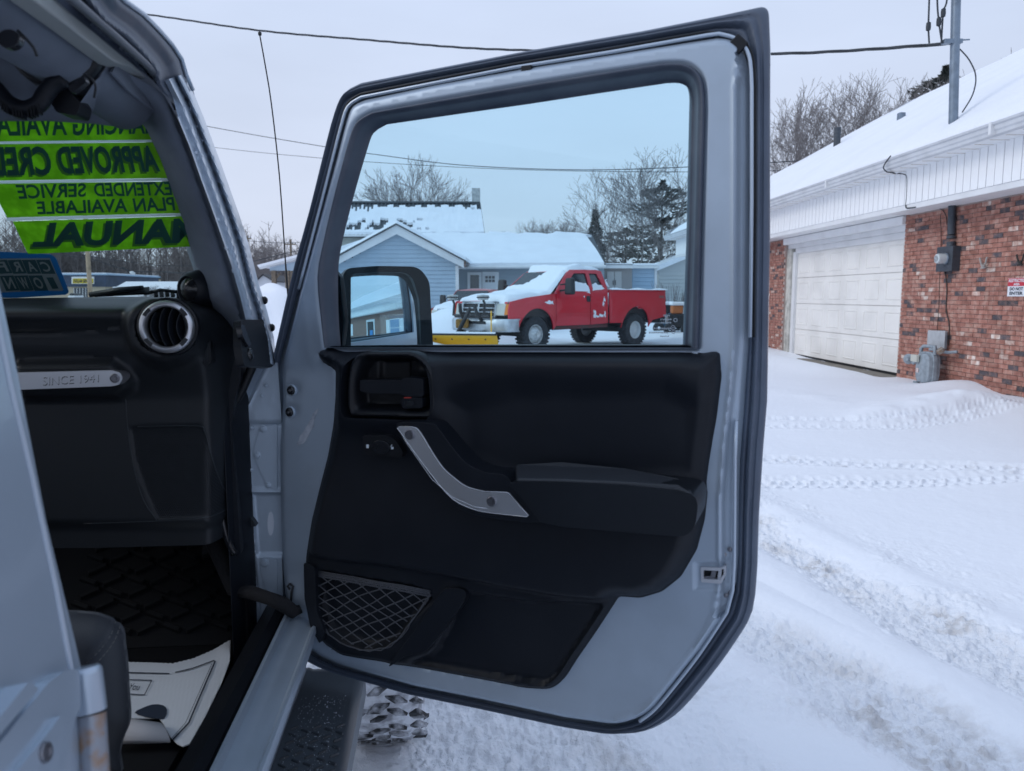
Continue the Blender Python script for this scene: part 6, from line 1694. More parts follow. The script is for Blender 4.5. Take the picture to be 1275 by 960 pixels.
def bare_tree(label, px, Y, ytop, k=0, wid=1.0, rot=None, group=None, bark=BARK, base=0, twig=TWIG):
    b = atY(px, 367, Y); H = (atY(px, ytop, Y)[2] - base)
    t = thing('bare_tree', label, 'tree', (b[0], b[1], base - .1), rot if rot is not None else rng.uniform(0, 6.28), group)
    key = (k, bark.name, twig.name)
    if key not in TM:
        (bv, bf), (sv_, sf) = TP[k]; zt = max(bv[:, 2].max(), sv_[:, 2].max())
        o1 = mk('trunk', bv * 10 / zt, bf, bark, t, local=True, smooth=True); o2 = mk('crown', sv_ * 10 / zt, sf, twig, t, local=True)
        TM[key] = (o1.data, o2.data)
    else:
        for nm, me in zip(('trunk', 'crown'), TM[key]):
            o = bpy.data.objects.new(nm, me); C.objects.link(o); o.parent = t; WM[o.name] = WM[t.name]
    t.scale = (H / 10 * wid, H / 10 * wid, H / 10)
    return t
bare_tree('bare branching tree rising behind the dark roof left of the white chimney', 526, 60, 186, 2, .95, 2.2)
bare_tree('bare forked tree, leftmost of the group right of the long snowy roof', 752, 46, 206, 3, 1.1, 2.0, bark=BARKL)
bare_tree('tall pale bare tree standing in front of the dark pine', 792, 44, 186, 1, 1.15, 0.5, bark=BARKL)
bare_tree('tall bare tree at the right edge of the door window beside the dark pine', 826, 47, 180, 3, 1.3, 4.0, bark=BARKL)
for i, (x, yt, k, Y) in enumerate([(664, 268, 2, 80), (684, 265, 0, 82), (706, 270, 2, 78)]):
    bare_tree(['small far bare tree, left one of three over the middle of the long roof', 'small far bare tree, middle one of three over the long snowy roof', 'small far bare tree, right one of three, next to the spruce'][i], x, Y, yt, k, 1.1, i * 1.3, 'far trees over the long roof')
bare_tree('round bare tree between the two distant power poles left of the door', 346, 80, 287, 2, 1.25, 3.3)
bare_tree('low bare tree beside the silver pillar far down the lot', 318, 84, 316, 0, 1.4, 1.3)
bare_tree('small bare tree beside the delivery truck seen through the windshield', 196, 60, 352, 2, 1.7, 1.3)
RL = ['bare tree right beside the open door edge', 'second bare tree from the door edge above the garage roof', 'third bare tree from the door edge above the garage roof', 'bare tree standing above the dark roof vent pipe', 'bare tree just right of the dark vent pipe', 'second bare tree right of the dark vent pipe', 'bare tree above the small square roof vent',
      'bare tree between the square roof vent and the service mast', 'bare tree directly left of the service mast', 'low bare tree top right of the mast cable loop', 'small bare tree top near the right edge of the picture', 'bare tree top right behind the service mast']
for i, (x, yt, k) in enumerate([(966, 118, 3), (990, 106, 1), (1014, 100, 3), (1038, 96, 1), (1064, 92, 3), (1088, 96, 1), (1112, 92, 3), (1136, 88, 1), (1172, 98, 3), (1222, 74, 1), (1256, 62, 3), (1200, 90, 3)]):
    bare_tree(RL[i], x, 40 + (i * 37 % 7), yt - 4, k, .95, i * 2.1, 'bare trees behind the garage roof', BARKL)
def conifer(name, label, px, Y, ytop, w, seed, dens=1., cone=True, ybot=330):
    b = atY(px, 367, Y); H = atY(px, ytop, Y)[2]; rg = random.Random(seed)
    t = thing(name, label, 'tree', (b[0], b[1], 0), 0)
    mb = MB(); mb.tube([(0, 0, 0), (0, 0, H * .5), (0, 0, H * .98)], [.2, .12, .02], 6); mb.build('trunk', BARK, t, local=True)
    Vv = []; Ff = []
    n = int(2600 * dens)
    for i in range(n):
        z = rg.uniform(.12, 1); 
        if cone: rad = w * (1 - z) ** .8 * (.55 + .45 * rg.random() ** .5) * (1 + .25 * sin(z * 40))
        else:
            rad = w * (sin(pi * min(1, z * 1.02)) ** .5) * (.3 + .7 * rg.random() ** .5) * (.7 + .5 * sin(z * 13 + 2 * sin(z * 30)))
        az = rg.uniform(0, 2 * pi)
        if not cone: az = round(az / .7) * .7 + rg.gauss(0, .16) 
        c = np.array([cos(az) * rad, sin(az) * rad, z * H - rad * (.25 if cone else -.12)])
        d = np.array([cos(az), sin(az), -.35 if cone else .3]) + np.array([rg.gauss(0, .4), rg.gauss(0, .4), rg.gauss(0, .3)]); d /= np.linalg.norm(d); s_ = rg.uniform(.10, .26) * (1 if cone else 1.3)
        e = np.cross(d, [rg.gauss(0, 1), rg.gauss(0, 1), rg.gauss(0, 1)]); e /= np.linalg.norm(e) + 1e-6
        k = len(Vv); Vv += [c - d * s_, c + e * s_ * .25, c + d * s_, c - e * s_ * .25]; Ff.append((k, k + 1, k + 2, k + 3))
    mk('crown', Vv, Ff, NEEDLE, t, local=True)
conifer('spruce_tree', 'small dark pointed spruce at the right end of the long snowy roof', 740, 52, 262, 1.5, 5, .9)
conifer('pine_tree', 'dark ragged pine behind the pale bare trees right of the pickup', 822, 54, 226, 2.6, 6, 1.3, cone=False)
conifer('pine_tree', 'dark lower evergreen just left of the ragged pine', 778, 58, 285, 3.4, 8, 1.0, cone=False)
conifer('pine_tree', 'dark brown leafed evergreen above the garage roof left of the mast', 1160, 50, 82, 3.6, 9, 3.0, cone=False)
conifer('pine_tree', 'low dark evergreen peeking over the garage roof near the square vent', 1124, 46, 118, 1.2, 10, .7, cone=False)

def power_pole(label, px, Y, ytop, arms, col=WOOD, r=.14, ybot=None):
    b = atY(px, 367, Y); H = atY(px, ytop, Y)[2]
    t = thing('power_pole', label, 'power pole', (b[0], b[1], 0)); mb = MB(); mb.tube([(0, 0, -.2), (0, 0, H)], [r, r * .75], 10); mb.build('pole', col, t, local=True, smooth=40)
    for (dz, L) in arms:
        mb = MB(); mb.box(-L, L, -.22, -.10, H - dz - .06, H - dz + .06); mb.build('crossarm', col, t, local=True)
        mb = MB()
        for x in (-L * .9, -L * .4, L * .4, L * .9): mb.lathe([(.03, 0), (.05, .06), (.03, .14), (.001, .16)], (x, -.16, H - dz + .06), (0, 0, 1), 6)
        tag(mb.build('insulator', GALV, t, local=True), kind='stuff')
    return t
power_pole('weathered power pole with one crossarm next to the silver windshield pillar', 310.5, 75, 294, [(.25, .45)])
power_pole('power pole with two crossarms left of the open door frame', 364, 78, 298, [(.5, .6), (2.0, .9)])
tanw = mat('tan_pole_wood', (.42, .32, .22), .9, var=.4, vscale=3, bump=.3, bscale=20)
power_pole('light tan wooden pole in front of the store seen through the windshield', 112.5, 42, 120, [], tanw, .125)
cable('street_wire', 'wire sagging from left to the street lamp below the green banners', [(60, 316, 60), (110, 322, 60), (140, 331, 60), (163, 338, 60)], .022)
cable('street_wire', 'wire running level from the street lamp to the pillar', [(163, 338, 60), (200, 338.5, 60), (260, 337, 60), (380, 310, 70)], .03)
cable('street_wire', 'fine higher wire over the brown woods', [(60, 312, 62), (160, 326, 62), (210, 331, 62), (280, 330, 62)], .018)
cable('pole_wire', 'wire linking the two distant power poles', [(250, 296, 74), (311, 300, 75), (335, 302, 76), (364, 302, 78), (420, 300, 80)], .022)
lp_ = thing('street_lamp', 'small pale street lamp hanging on a wire in front of the woods', 'street lamp', tuple(atY(164, 339, 60)))
mb = MB(); c = atY(165, 339.5, 60); mb.lathe([(.001, -.13), (.18, -.1), (.22, .02), (.10, .10), (.001, .12)], c, (.3, 0, 1), 12); mb.build('lamp_head', TRIMW, lp_, smooth=50)
mb = MB(); mb.tube([atY(152, 333, 60), atY(160, 338, 60)], .07, 6); mb.build('lamp_bracket', DARKM, lp_)

# ================================================================== FAR SIDE: woods, store, lorry
mb = MB(); hp_ = []
for i in range(61):
    x = -190 + i * 2.6 * 1.6; 
    hp_.append((x, 170 + 6 * sin(i * .3), 9.5 + 1.5 * sin(i * .7) + sin(i * 1.9) - .10 * max(0, x + 52) - (max(0, x + 38) * .10)))
vs = []
for (x, y, z) in hp_: z = max(z, .3); vs += [(x, y - 14, -1), (x, y - 6, z * .55), (x, y + 8, z), (x, y + 60, z * .8)]
mb.add(vs, [(i * 4 + k, i * 4 + k + 1, (i + 1) * 4 + k + 1, (i + 1) * 4 + k) for i in range(60) for k in range(3)])
tag(mb.build('wooded_hill', mat('leaf_litter_hill', (.17, .135, .125), .95, var=.5, vscale=.25, vcol=(.26, .24, .25), bump=.6, bscale=.8), smooth=True), kind='structure')
S = []
rw = random.Random(5)
for i in range(1500):
    x = rw.uniform(-190, 24); y = rw.uniform(140, 172); H = rw.uniform(8, 17) * (1 if x < -52 else .62)
    if x > -35: H *= .7
    p = np.array([x, y, 0.]); r = rw.uniform(.07, .2); dx = rw.gauss(0, .06)
    S.append((p, p + [dx * H, 0, H], r, .04))
    for k in range(9):
        z = rw.uniform(.3, 1) * H; q = p + np.array([dx * z, 0, z]); a = rw.uniform(0, 6.28); L = (H - z) * .4 + rw.uniform(.6, 2.2)
        e = q + np.array([cos(a) * L * .7, sin(a) * L * .7, L * .8]); S.append((q, e, .06, .03)); S.append((q * .5 + e * .5, q * .5 + e * .5 + [rw.gauss(0, .7), rw.gauss(0, .7), 1.0], .035, .02))
V_, F_ = segs_mesh(S)
tag(mk('far_woods', V_, F_, mat('woods_bark', (.13, .115, .115), .95, var=.5, vscale=.08, vcol=(.21, .18, .175))), 'brown leafless woods on the far side of the street', 'woods', kind='stuff')

st_ = thing('store_building', 'low dark blue store with yellow and white sign seen through the windshield', 'store', tuple(atY(100, 367, 95)[:2]) + (0,))
SPn = Plane((0, 95, 0), (1, 0, 0), (0, 0, 1))
def fbox(name, x0, y0, x1, y1, pl, d1, d0, m_, par, **k): return plate(name, [(x0, y0), (x1, y0), (x1, y1), (x0, y1)], pl, d1, d0, m_, par, **k)
fbox('wall', -60, 345, 131, 372, SPn, -.02, -15, mat('tan_block_wall', (.42, .36, .27), .9), st_)
fbox('fascia', -60, 342.5, 132, 357, SPn, .12, -14, mat('navy_metal_panel', (.035, .055, .10), .5, var=.3, vscale=1), st_)
fbox('roof_cap', -60, 340.8, 134, 342.5, SPn, .2, -14, mat('pale_cap', (.30, .42, .55), .6), st_)
fbox('roof_snow', -60, 339.6, 132, 340.8, SPn, .1, -14, SNOW, st_)
fbox('sign_surround', 89, 344.5, 117, 353.5, SPn, .22, .12, TRIMW, st_)
fbox('sign_board', 90.5, 346.8, 116, 352.8, SPn, .27, .2, mat('store_yellow', (.62, .48, .04), .5), st_)
text_on('sign_lettering', 'DOLLAR GENERAL', [(91.5, 347.6), (115.3, 347.8), (115.3, 352), (91.5, 351.8)], SPn, .29, INK, st_, bold=.03)
eg = fbox('entrance_glass', 92, 358.5, 110.5, 371, SPn, .04, -.02, WGLASS, st_)
mb = MB()
for x in np.linspace(92, 110.5, 6): mb.hexa([SPn.p(x - .3, 371, .04), SPn.p(x + .3, 371, .04), SPn.p(x + .3, 358.5, .04), SPn.p(x - .3, 358.5, .04)], [SPn.p(x - .3, 371, .08), SPn.p(x + .3, 371, .08), SPn.p(x + .3, 358.5, .08), SPn.p(x - .3, 358.5, .08)])
mb.build('entrance_frame', TRIMW, eg)
for (x0, y0, x1, y1, lb, c_) in [(84, 365, 93, 371, 'white van parked at the store behind the blue badge', TRIMW), (119, 366, 126, 371, 'small white car parked beside the store', TRIMW)]:
    cr = thing('parked_car', lb, 'car', tuple(SPn.p((x0 + x1) / 2, 371, 6)[:2]) + (0,)); fbox('body', x0, (y0 + y1) / 2, x1, y1, SPn, 7, 5, c_, cr, bev=.25); fbox('cabin', x0 + 1.5, y0, x1 - 1.5, (y0 + y1) / 2 + .5, SPn, 6.8, 5.2, DGLASS, cr, bev=.2)
L7 = Plane((0, 68, 0), (1, 0, 0), (0, 0, 1))
lr = thing('delivery_truck', 'white box delivery truck with blue and red lettering on its side', 'truck', tuple(L7.p(158, 370, 0)[:2]) + (0,))
fbox('box_body', 140, 357, 178.5, 369.5, L7, 0, -2.4, TRIMW, lr, bev=.05); fbox('cab', 130, 360, 139.8, 369.5, L7, -.1, -2.3, TRIMW, lr, bev=.2); fbox('cab_window', 131, 361, 136.5, 364.5, L7, -.08, -.12, DGLASS, lr)
text_on('side_lettering', 'Fed', [(140.5, 359), (155.5, 359), (155.5, 366), (140.5, 366)], L7, .02, mat('deep_purple_print', (.03, .02, .16), .5), lr, bold=.045)
text_on('side_lettering', 'Ex', [(156, 359), (167.5, 359), (167.5, 366), (156, 366)], L7, .02, mat('orange_red_print', (.60, .06, .03), .5), lr, bold=.045)
fbox('side_stripe', 172, 359.5, 177, 366, L7, .02, .0, mat('pinkish_print', (.5, .32, .32), .6), lr)
for x in (133.5, 147, 172):
    mb = MB(); mb.lathe([(.45, -.2), (.45, .15), (.25, .18), (.001, .18)], L7.p(x, 372, 0) * [1, 1, 0] + [0, -.05, .45], (0, -1, 0), 16); mb.build('wheel', TYRE, lr, smooth=40)
wb = thing('warehouse', 'long low building with snow covered roof behind the delivery truck', 'building', tuple(atY(185, 367, 88)[:2]) + (0,))
WPn = Plane((0, 88, 0), (1, 0, 0), (0, 0, 1))
fbox('wall', 146, 358, 262, 373, WPn, 0, -8, mat('grey_wall', (.35, .36, .38), .8), wb)
mb = MB(); q = [WPn.p(142, 358.5, .6), WPn.p(268, 358.5, .6), WPn.p(262, 350.5, -6), WPn.p(157, 350.5, -6)]; mb.hexa([v - ZV * .25 for v in q], q); mb.build('roof_snow', SNOW, wb)

# ================================================================== BLUE HOUSE
bh_ = thing('blue_house', 'light blue house with white gable and snow covered roofs behind the pickups', 'house', tuple(atY(540, 367, 36)[:2]) + (0,))
H33 = Plane((0, 33, 0), (1, 0, 0), (0, 0, 1)); H36 = Plane((0, 36.5, 0), (1, 0, 0), (0, 0, 1)); H42 = Plane((0, 42, 0), (1, 0, 0), (0, 0, 1))
# gable wing
apex = H33.uv(495, 291); el = H33.uv(418, 343); er = H33.uv(570, 331)
el = (apex[0] - (er[0] - apex[0]), er[1])
plate('gable_wall', [(el[0], -.3), (er[0], -.3), er, apex, el], H33, 0, -.2, BLUES, bh_, px=False)
mb = MB(); z = .2
while z < apex[1] - .1:
    if z < er[1]: x0, x1 = el[0], er[0]; 
    else: t = (z - er[1]) / (apex[1] - er[1]); x0 = el[0] + (apex[0] - el[0]) * t; x1 = er[0] + (apex[0] - er[0]) * t
    mb.hexa([H33.w(x0, z, 0), H33.w(x1, z, 0), H33.w(x1, z, .035), H33.w(x0, z, .035)], [H33.w(x0, z + .17, 0), H33.w(x1, z + .17, 0), H33.w(x1, z + .17, .008), H33.w(x0, z + .17, .008)]); z += .175
tag(mb.build('lap_siding', BLUES, bh_), kind='stuff')
ap2 = (apex[0], apex[1] + .34); sl_ = (apex[1] - er[1]) / (er[0] - apex[0])
def rk(s): 
    ex = apex[0] + s * (er[0] - apex[0] + .28); ez = ap2[1] - sl_ * (er[0] - apex[0] + .28)
    return [(ap2[0], ap2[1]), (ex, ez), (ex, ez - .30), (ap2[0], ap2[1] - .38)]
for s_ in (-1, 1):
    p = rk(s_); plate('rake_board', p, H33, .30, .24, TRIMW, bh_, px=False); plate('rake_soffit', [(p[0][0], p[0][1] - .26), (p[1][0], p[1][1] - .22), (p[1][0], p[1][1] - .27), (p[0][0], p[0][1] - .33)], H33, .24, 0, TRIMW, bh_, px=False)
    mb = MB(); a, b = H33.w(p[0][0], p[0][1] + .01, .38), H33.w(p[1][0] + s_ * .08, p[1][1] - .03, .38); nB = np.array([0, 7., 0]); mb.hexa([a, b, b + nB, a + nB], [v + ZV * (.06) for v in (a, b, b + nB, a + nB)]); mb.build('gable_roof', SHING, bh_)
    mb = MB(); mb.hexa([v + ZV * .06 + nB * .012 for v in (a, b, b + nB, a + nB)], [v + ZV * (.20) + nB * .03 for v in (a, b, b + nB, a + nB)]); mb.build('gable_snow', SNOW, bh_)
mb = MB(); mb.hexa([H33.w(er[0] - .1, 0, 0), H33.w(er[0] + .04, 0, 0), H33.w(er[0] + .04, 0, .06), H33.w(er[0] - .1, 0, .06)], [H33.w(er[0] - .1, er[1], 0), H33.w(er[0] + .04, er[1], 0), H33.w(er[0] + .04, er[1], .06), H33.w(er[0] - .1, er[1], .06)]); mb.build('corner_board', TRIMW, bh_)
plate('eave_block', [(er[0] - .05, er[1] + .05), (er[0] + .35, er[1] - .05), (er[0] + .35, er[1] + .22), (er[0] - .02, er[1] + .28)], H33, .28, 0, mat('brown_fascia', (.16, .10, .08), .8), bh_, px=False)
# main range behind
fbox('main_wall', 566, 333, 752, 410, H36, 0, -.2, mat('grey_blue_siding', (.29, .35, .40), .6), bh_)
mb = MB(); 
for k in range(14):
    z = .2 + k * .17; a0 = H36.uv(566, 370)[0]; a1 = H36.uv(752, 370)[0]; mb.hexa([H36.w(a0, z, 0), H36.w(a1, z, 0), H36.w(a1, z, .03), H36.w(a0, z, .03)], [H36.w(a0, z + .165, 0), H36.w(a1, z + .165, 0), H36.w(a1, z + .165, .006), H36.w(a0, z + .165, .006)])
tag(mb.build('lap_siding', MATS['grey_blue_siding'], bh_), kind='stuff')
fr = fbox('window', 582, 339, 599.5, 362, H36, .07, 0, TRIMW, bh_); fbox('window_pane', 585.5, 342.5, 596.5, 359, H36, .085, .06, WGLASS, fr)
dr_ = fbox('front_door', 600.5, 338.5, 621, 385, H36, .06, 0, TRIMW, bh_); fbox('door_leaf', 603, 341.5, 617, 384, H36, .09, .06, mat('door_white', (.66, .68, .70), .5), dr_)
for i in range(3):
    for j in range(2): fbox('door_pane', 604.2 + i * 4.2, 343.6 + j * 4.4, 607.6 + i * 4.2, 347 + j * 4.4, H36, .105, .09, WGLASS, dr_)
fbox('eave_fascia', 571, 329, 753, 334, H36, .5, .3, TRIMW, bh_); fbox('eave_soffit_board', 571, 333.6, 753, 334.2, H36, .48, -.1, TRIMW, bh_)
e0, e1 = H36.p(566, 330, .6), H36.p(754, 328.5, .6); Y2 = 42.5
r0_, r1_ = atY(505, 291, Y2), atY(737, 291.5, Y2)
def sheet(name, a, b, c, d, t, m_, par, seed=0, nx=30, ny=8, rag=0., **k):
    """Roof sheet a-b eave, d-c ridge, with thickness t and slight lumps."""
    a, b, c, d = map(np.array, (a, b, c, d)); V = []; 
    for j in range(ny + 1):
        for i in range(nx + 1):
            u, v = i / nx, j / ny; p = (a * (1 - u) + b * u) * (1 - v) + (d * (1 - u) + c * u) * v
            n1 = float(vn(np.array([u * nx * .4]), np.array([v * 3.]), seed)[0]); z = t * (.7 + .6 * n1)
            if j == 0: p = p + (d - a) * rag * (n1 - .5) * .12; z = t * .5
            if j == ny: p = p + (a - d) * rag * float(vn(np.array([u * 23.]), np.array([7.]), seed + 1)[0])
            V.append(p + ZV * z)
    n = nx + 1; F = [(j * n + i, j * n + i + 1, (j + 1) * n + i + 1, (j + 1) * n + i) for j in range(ny) for i in range(nx)]
    N = len(V); V2 = [v - ZV * t * .95 for v in V]
    return mk(name, V + V2, F + [tuple(q + N for q in f[::-1]) for f in F] + skirt(F, N), m_, par, smooth=50)
mb = MB(); mb.hexa([e0 - ZV * .1, e1 - ZV * .1, r1_ - ZV * .1, r0_ - ZV * .1], [e0, e1, r1_, r0_]); mb.build('main_roof', SHING, bh_)
sheet('main_roof_snow', e0 + [.1, -.05, .0], e1 + [-.1, -.05, 0], atY(726, 291.5, Y2), r0_, .16, SNOW, bh_, 3, rag=.12)
mb = MB(); g0, g1 = e0 + [0.2, -.12, -.12], e1 + [0, -.12, -.12]; mb.tube([g0, g1], .07, 8); mb.build('gutter', TRIMW, bh_)
# tall back range with the ribbed dark metal roof
b0_, b1_ = atY(404, 293, 42), atY(603, 292.5, 42); t0_, t1_ = atY(412, 253.5, 46.5), atY(597.5, 254, 46.5)
mb = MB(); mb.hexa([b0_ - ZV * .12, b1_ - ZV * .12, t1_ - ZV * .12, t0_ - ZV * .12], [b0_, b1_, t1_, t0_])
NR = 38
for k in range(NR + 1):
    u = k / NR; a = b0_ * (1 - u) + b1_ * u; b = t0_ * (1 - u) + t1_ * u; w_ = np.array([.035, 0, 0])
    mb.hexa([a - w_, a + w_, b + w_, b - w_], [v + ZV * .06 for v in (a - w_, a + w_, b + w_, b - w_)])
mb.build('back_roof', SHING, bh_)
mb = MB(); mb.tube([t0_ + ZV * .05, t1_ + ZV * .05], .11, 6); mb.build('ridge_cap', SHING, bh_)
rg_ = random.Random(3)
V = []; F = []
nx = 76; ny = 14
occ = {}
for k in range(nx):
    u = (k + .5) / nx
    top = .80 + .05 * sin(k * .9) + rg_.uniform(-.015, .02) - (.12 if u < .30 and k % 2 else 0) + (.02 if k % 2 else 0)
    for j in range(ny):
        v = (j + .5) / ny; keep = v < top
        if u < .66 and .06 < v < .44 and float(vn(np.array([u * 34.]), np.array([v * 9.]), 88)[0]) > .52 + .3 * max(0, u - .48): keep = False
        if u > .93 and v > .68 and rg_.random() < .5: keep = False
        if v < .06 and .44 < u < .56: keep = False
        occ[(k, j)] = keep
def bp_(u, v): 
    a = b0_ * (1 - u) + b1_ * u; b = t0_ * (1 - u) + t1_ * u; return a * (1 - v) + b * v + ZV * (.17 + .05 * sin(u * nx * pi) ** 2)
vi = {}
def gv(i, j):
    if (i, j) not in vi: vi[(i, j)] = len(V); V.append(bp_(i / nx, j / ny) + ZV * rg_.uniform(-.02, .03))
    return vi[(i, j)]
for (k, j), o in occ.items():
    if o: F.append((gv(k, j), gv(k + 1, j), gv(k + 1, j + 1), gv(k, j + 1)))
N = len(V); mk('back_roof_snow', V + [v - ZV * .15 for v in V], F + skirt(F, N), SNOW, bh_, smooth=45)
fbox('back_wall', 406, 292, 600, 400, H42, -.3, -.6, mat('cream_siding', (.50, .50, .46), .7), bh_)
fbox('back_eave', 403, 292, 603, 294.5, H42, .05, -.05, TRIMW, bh_)
ch = MB(); c0 = atY(588, 268, 46.5); c1 = atY(597.5, 235, 46.5); ch.box(c0[0], c1[0], 46.2, 46.9, c0[2] - 1.0, c1[2]); chm = ch.build('chimney', mat('painted_brick_white', (.52, .53, .52), .8, var=.4, vscale=5), bh_)
ch = MB(); z1 = atY(590, 252, 46.5)[2]; ch.box(c0[0] - .02, c1[0] + .02, 46.16, 46.94, c0[2] - 1.0, z1); ch.build('chimney_flashing', SHING, bh_)
# left lean-to roofs
lw_ = Plane((0, 38, 0), (1, 0, 0), (0, 0, 1))
plate('side_wall', [(398, 322), (470, 302), (470, 410), (398, 410)], lw_, 0, -.2, BLUES, bh_)
mb = MB(); a, b = lw_.p(392, 323, .5), lw_.p(474, 296, .5); mb.hexa([a - ZV * .26, b - ZV * .26, b - ZV * .26 + [0, 3, .3], a - ZV * .26 + [0, 3, .3]], [a, b, b + [0, 3, .3], a + [0, 3, .3]]); mb.build('side_eave', TRIMW, bh_)
mb = MB(); mb.hexa([a, b, b + [0, 4, .5], a + [0, 4, .5]], [v + ZV * .22 for v in (a, b, b + [0, 4, .5], a + [0, 4, .5])]); mb.build('side_roof_snow', SNOW, bh_)
# carport wing at the left
cp = thing('carport', 'open carport with light blue gable panel beside the house', 'carport', tuple(atY(350, 367, 39)[:2]) + (0,))
cpl = Plane((0, 37, 0), (1, 0, 0), (0, 0, 1))
plate('carport_fascia', [(322, 331), (374, 317), (384, 316), (384, 322), (373, 322), (323, 335)], cpl, .3, .0, TRIMW, cp); plate('carport_gable', [(336, 333), (384, 322), (384, 337), (336, 337)], cpl, .05, -.05, BLUES, cp)
plate('carport_roof', [(320, 330), (374, 316), (384, 315), (384, 318), (374, 319), (322, 333)], cpl, .35, -4, SNOW, cp)
for x in (341, 358): 
    mb = MB(); c = cpl.p(x, 337, 0); mb.box(c[0] - .10, c[0] + .10, 36.9, 37.1, -.1, c[2]); mb.build('post', WOOD, cp)
mb = MB(); mb.tube([cpl.p(341, 350, 0), cpl.p(349, 340, 0)], .05, 5); mb.build('brace', WOOD, cp)
sh = thing('white_shed', 'small white gabled shed behind the carport posts', 'shed', tuple(atY(328, 367, 50)[:2]) + (0,))
P50 = Plane((0, 50, 0), (1, 0, 0), (0, 0, 1)); plate('wall', [(316, 352), (327, 342), (339, 350), (339, 372), (316, 372)], P50, 0, -4, mat('white_wall', (.62, .64, .68), .7), sh); 
plate('roof_edge', [(314, 352.5), (327, 341), (341, 350), (341, 351.3), (327, 342.4), (314, 354)], P50, .2, -4.2, DARKM, sh)
for (x0, y0, x1, y1, lb, m_, nm) in [(343, 361, 351, 368, 'blue tarpaulin covered pile by the carport post', mat('blue_tarp', (.05, .16, .5), .5), 'tarp_pile'), (357.5, 350, 363, 372, 'red machine parked under the carport', RED2, 'red_machine')]:
    tt = thing(nm, lb, 'pile' if 'tarp' in nm else 'machine', tuple(cpl.p((x0 + x1) / 2, 370, -1)[:2]) + (0,)); fbox('body', x0, y0, x1, y1 + 6, cpl, -.6, -1.6, m_, tt, bev=.08); fbox('top_ridge', x0 + 1.5, y0 - 1.2, x1 - 1.5, y0 + .5, cpl, -.8, -1.4, m_, tt, bev=.05)
# outbuildings right of the pickup
ob = thing('storage_shed', 'grey brown double door storage shed with snow on its flat roof', 'shed', tuple(atY(772, 367, 37)[:2]) + (0,))
P37 = Plane((0, 37, 0), (1, 0, 0), (0, 0, 1)); TAUPE = mat('taupe_panel', (.27, .255, .25), .7)
fbox('wall', 753, 334, 787, 412, P37, 0, -2.5, TAUPE, ob); fbox('flat_roof', 749, 330.5, 789, 334, P37, .25, -2.6, TRIMW, ob); fbox('roof_snow', 749, 327.6, 789, 330.5, P37, .2, -2.6, SNOW, ob, bev=.06)
for x0, x1 in ((756, 764.6), (765.4, 774)): dd_ = fbox('shed_door', x0, 338, x1, 411, P37, .05, 0, mat('greige_door', (.42, .41, .40), .6), ob); fbox('door_handle', (x0 + x1) / 2 + (3 if x0 < 760 else -3.6), 349, (x0 + x1) / 2 + (3.6 if x0 < 760 else -3), 355, P37, .09, .05, DARKM, dd_)
o2 = thing('blue_shed', 'small light blue sided shed between the storage shed and the white house', 'shed', tuple(atY(802, 367, 38)[:2]) + (0,))
P38 = Plane((0, 38.3, 0), (1, 0, 0), (0, 0, 1)); fbox('wall', 786, 334, 817, 412, P38, 0, -3, mat('pale_blue_siding', (.36, .48, .60), .6), o2); fbox('corner_trim', 815, 334, 818, 412, P38, .05, -.05, TRIMW, o2); fbox('roof', 784, 331, 821, 334, P38, .3, -3.2, TRIMW, o2); fbox('roof_snow', 785, 327.8, 820, 331, P38, .25, -3.2, SNOW, o2, bev=.06)
mb = MB()
for k in range(12):
    a0 = P38.uv(787, 370)[0]; a1 = P38.uv(815, 370)[0]; z = .3 + k * .2; mb.hexa([P38.w(a0, z, 0), P38.w(a1, z, 0), P38.w(a1, z, .035), P38.w(a0, z, .035)], [P38.w(a0, z + .19, 0), P38.w(a1, z + .19, 0), P38.w(a1, z + .19, .005), P38.w(a0, z + .19, .005)])
tag(mb.build('lap_siding', MATS['pale_blue_siding'], o2), kind='stuff')
o3 = thing('white_outbuilding', 'off white sided outbuilding with sloping snow roof at the right edge of the glass', 'shed', tuple(atY(845, 367, 43)[:2]) + (0,))
P43 = Plane((0, 43, 0), (1, 0, 0), (0, 0, 1)); OFW = mat('off_white_siding', (.50, .51, .50), .7)
plate('wall', [(820, 336), (860, 320), (880, 328), (880, 410), (820, 410)], P43, 0, -5, OFW, o3); 
mb = MB(); a, b, c = P43.p(817, 336.5, .3), P43.p(862, 318, .3), P43.p(884, 328, .3); nB = np.array([0, 5.5, 0])
mb.hexa([a - ZV * .05, b - ZV * .05, b + nB - ZV * .05, a + nB - ZV * .05], [v + ZV * .24 for v in (a, b, b + nB, a + nB)]); mb.hexa([b - ZV * .05, c - ZV * .05, c + nB - ZV * .05, b + nB - ZV * .05], [v + ZV * .24 for v in (b, c, c + nB, b + nB)]); mb.build('roof_snow', SNOW, o3)
mb = MB()
for k in range(12):
    a0 = P43.uv(820.5, 370)[0]; a1 = P43.uv(879, 370)[0]; z = .3 + k * .2; mb.hexa([P43.w(a0, z, 0), P43.w(a1, z, 0), P43.w(a1, z, .035), P43.w(a0, z, .035)], [P43.w(a0, z + .19, 0), P43.w(a1, z + .19, 0), P43.w(a1, z + .19, .005), P43.w(a0, z + .19, .005)])
tag(mb.build('lap_siding', OFW, o3), kind='stuff')
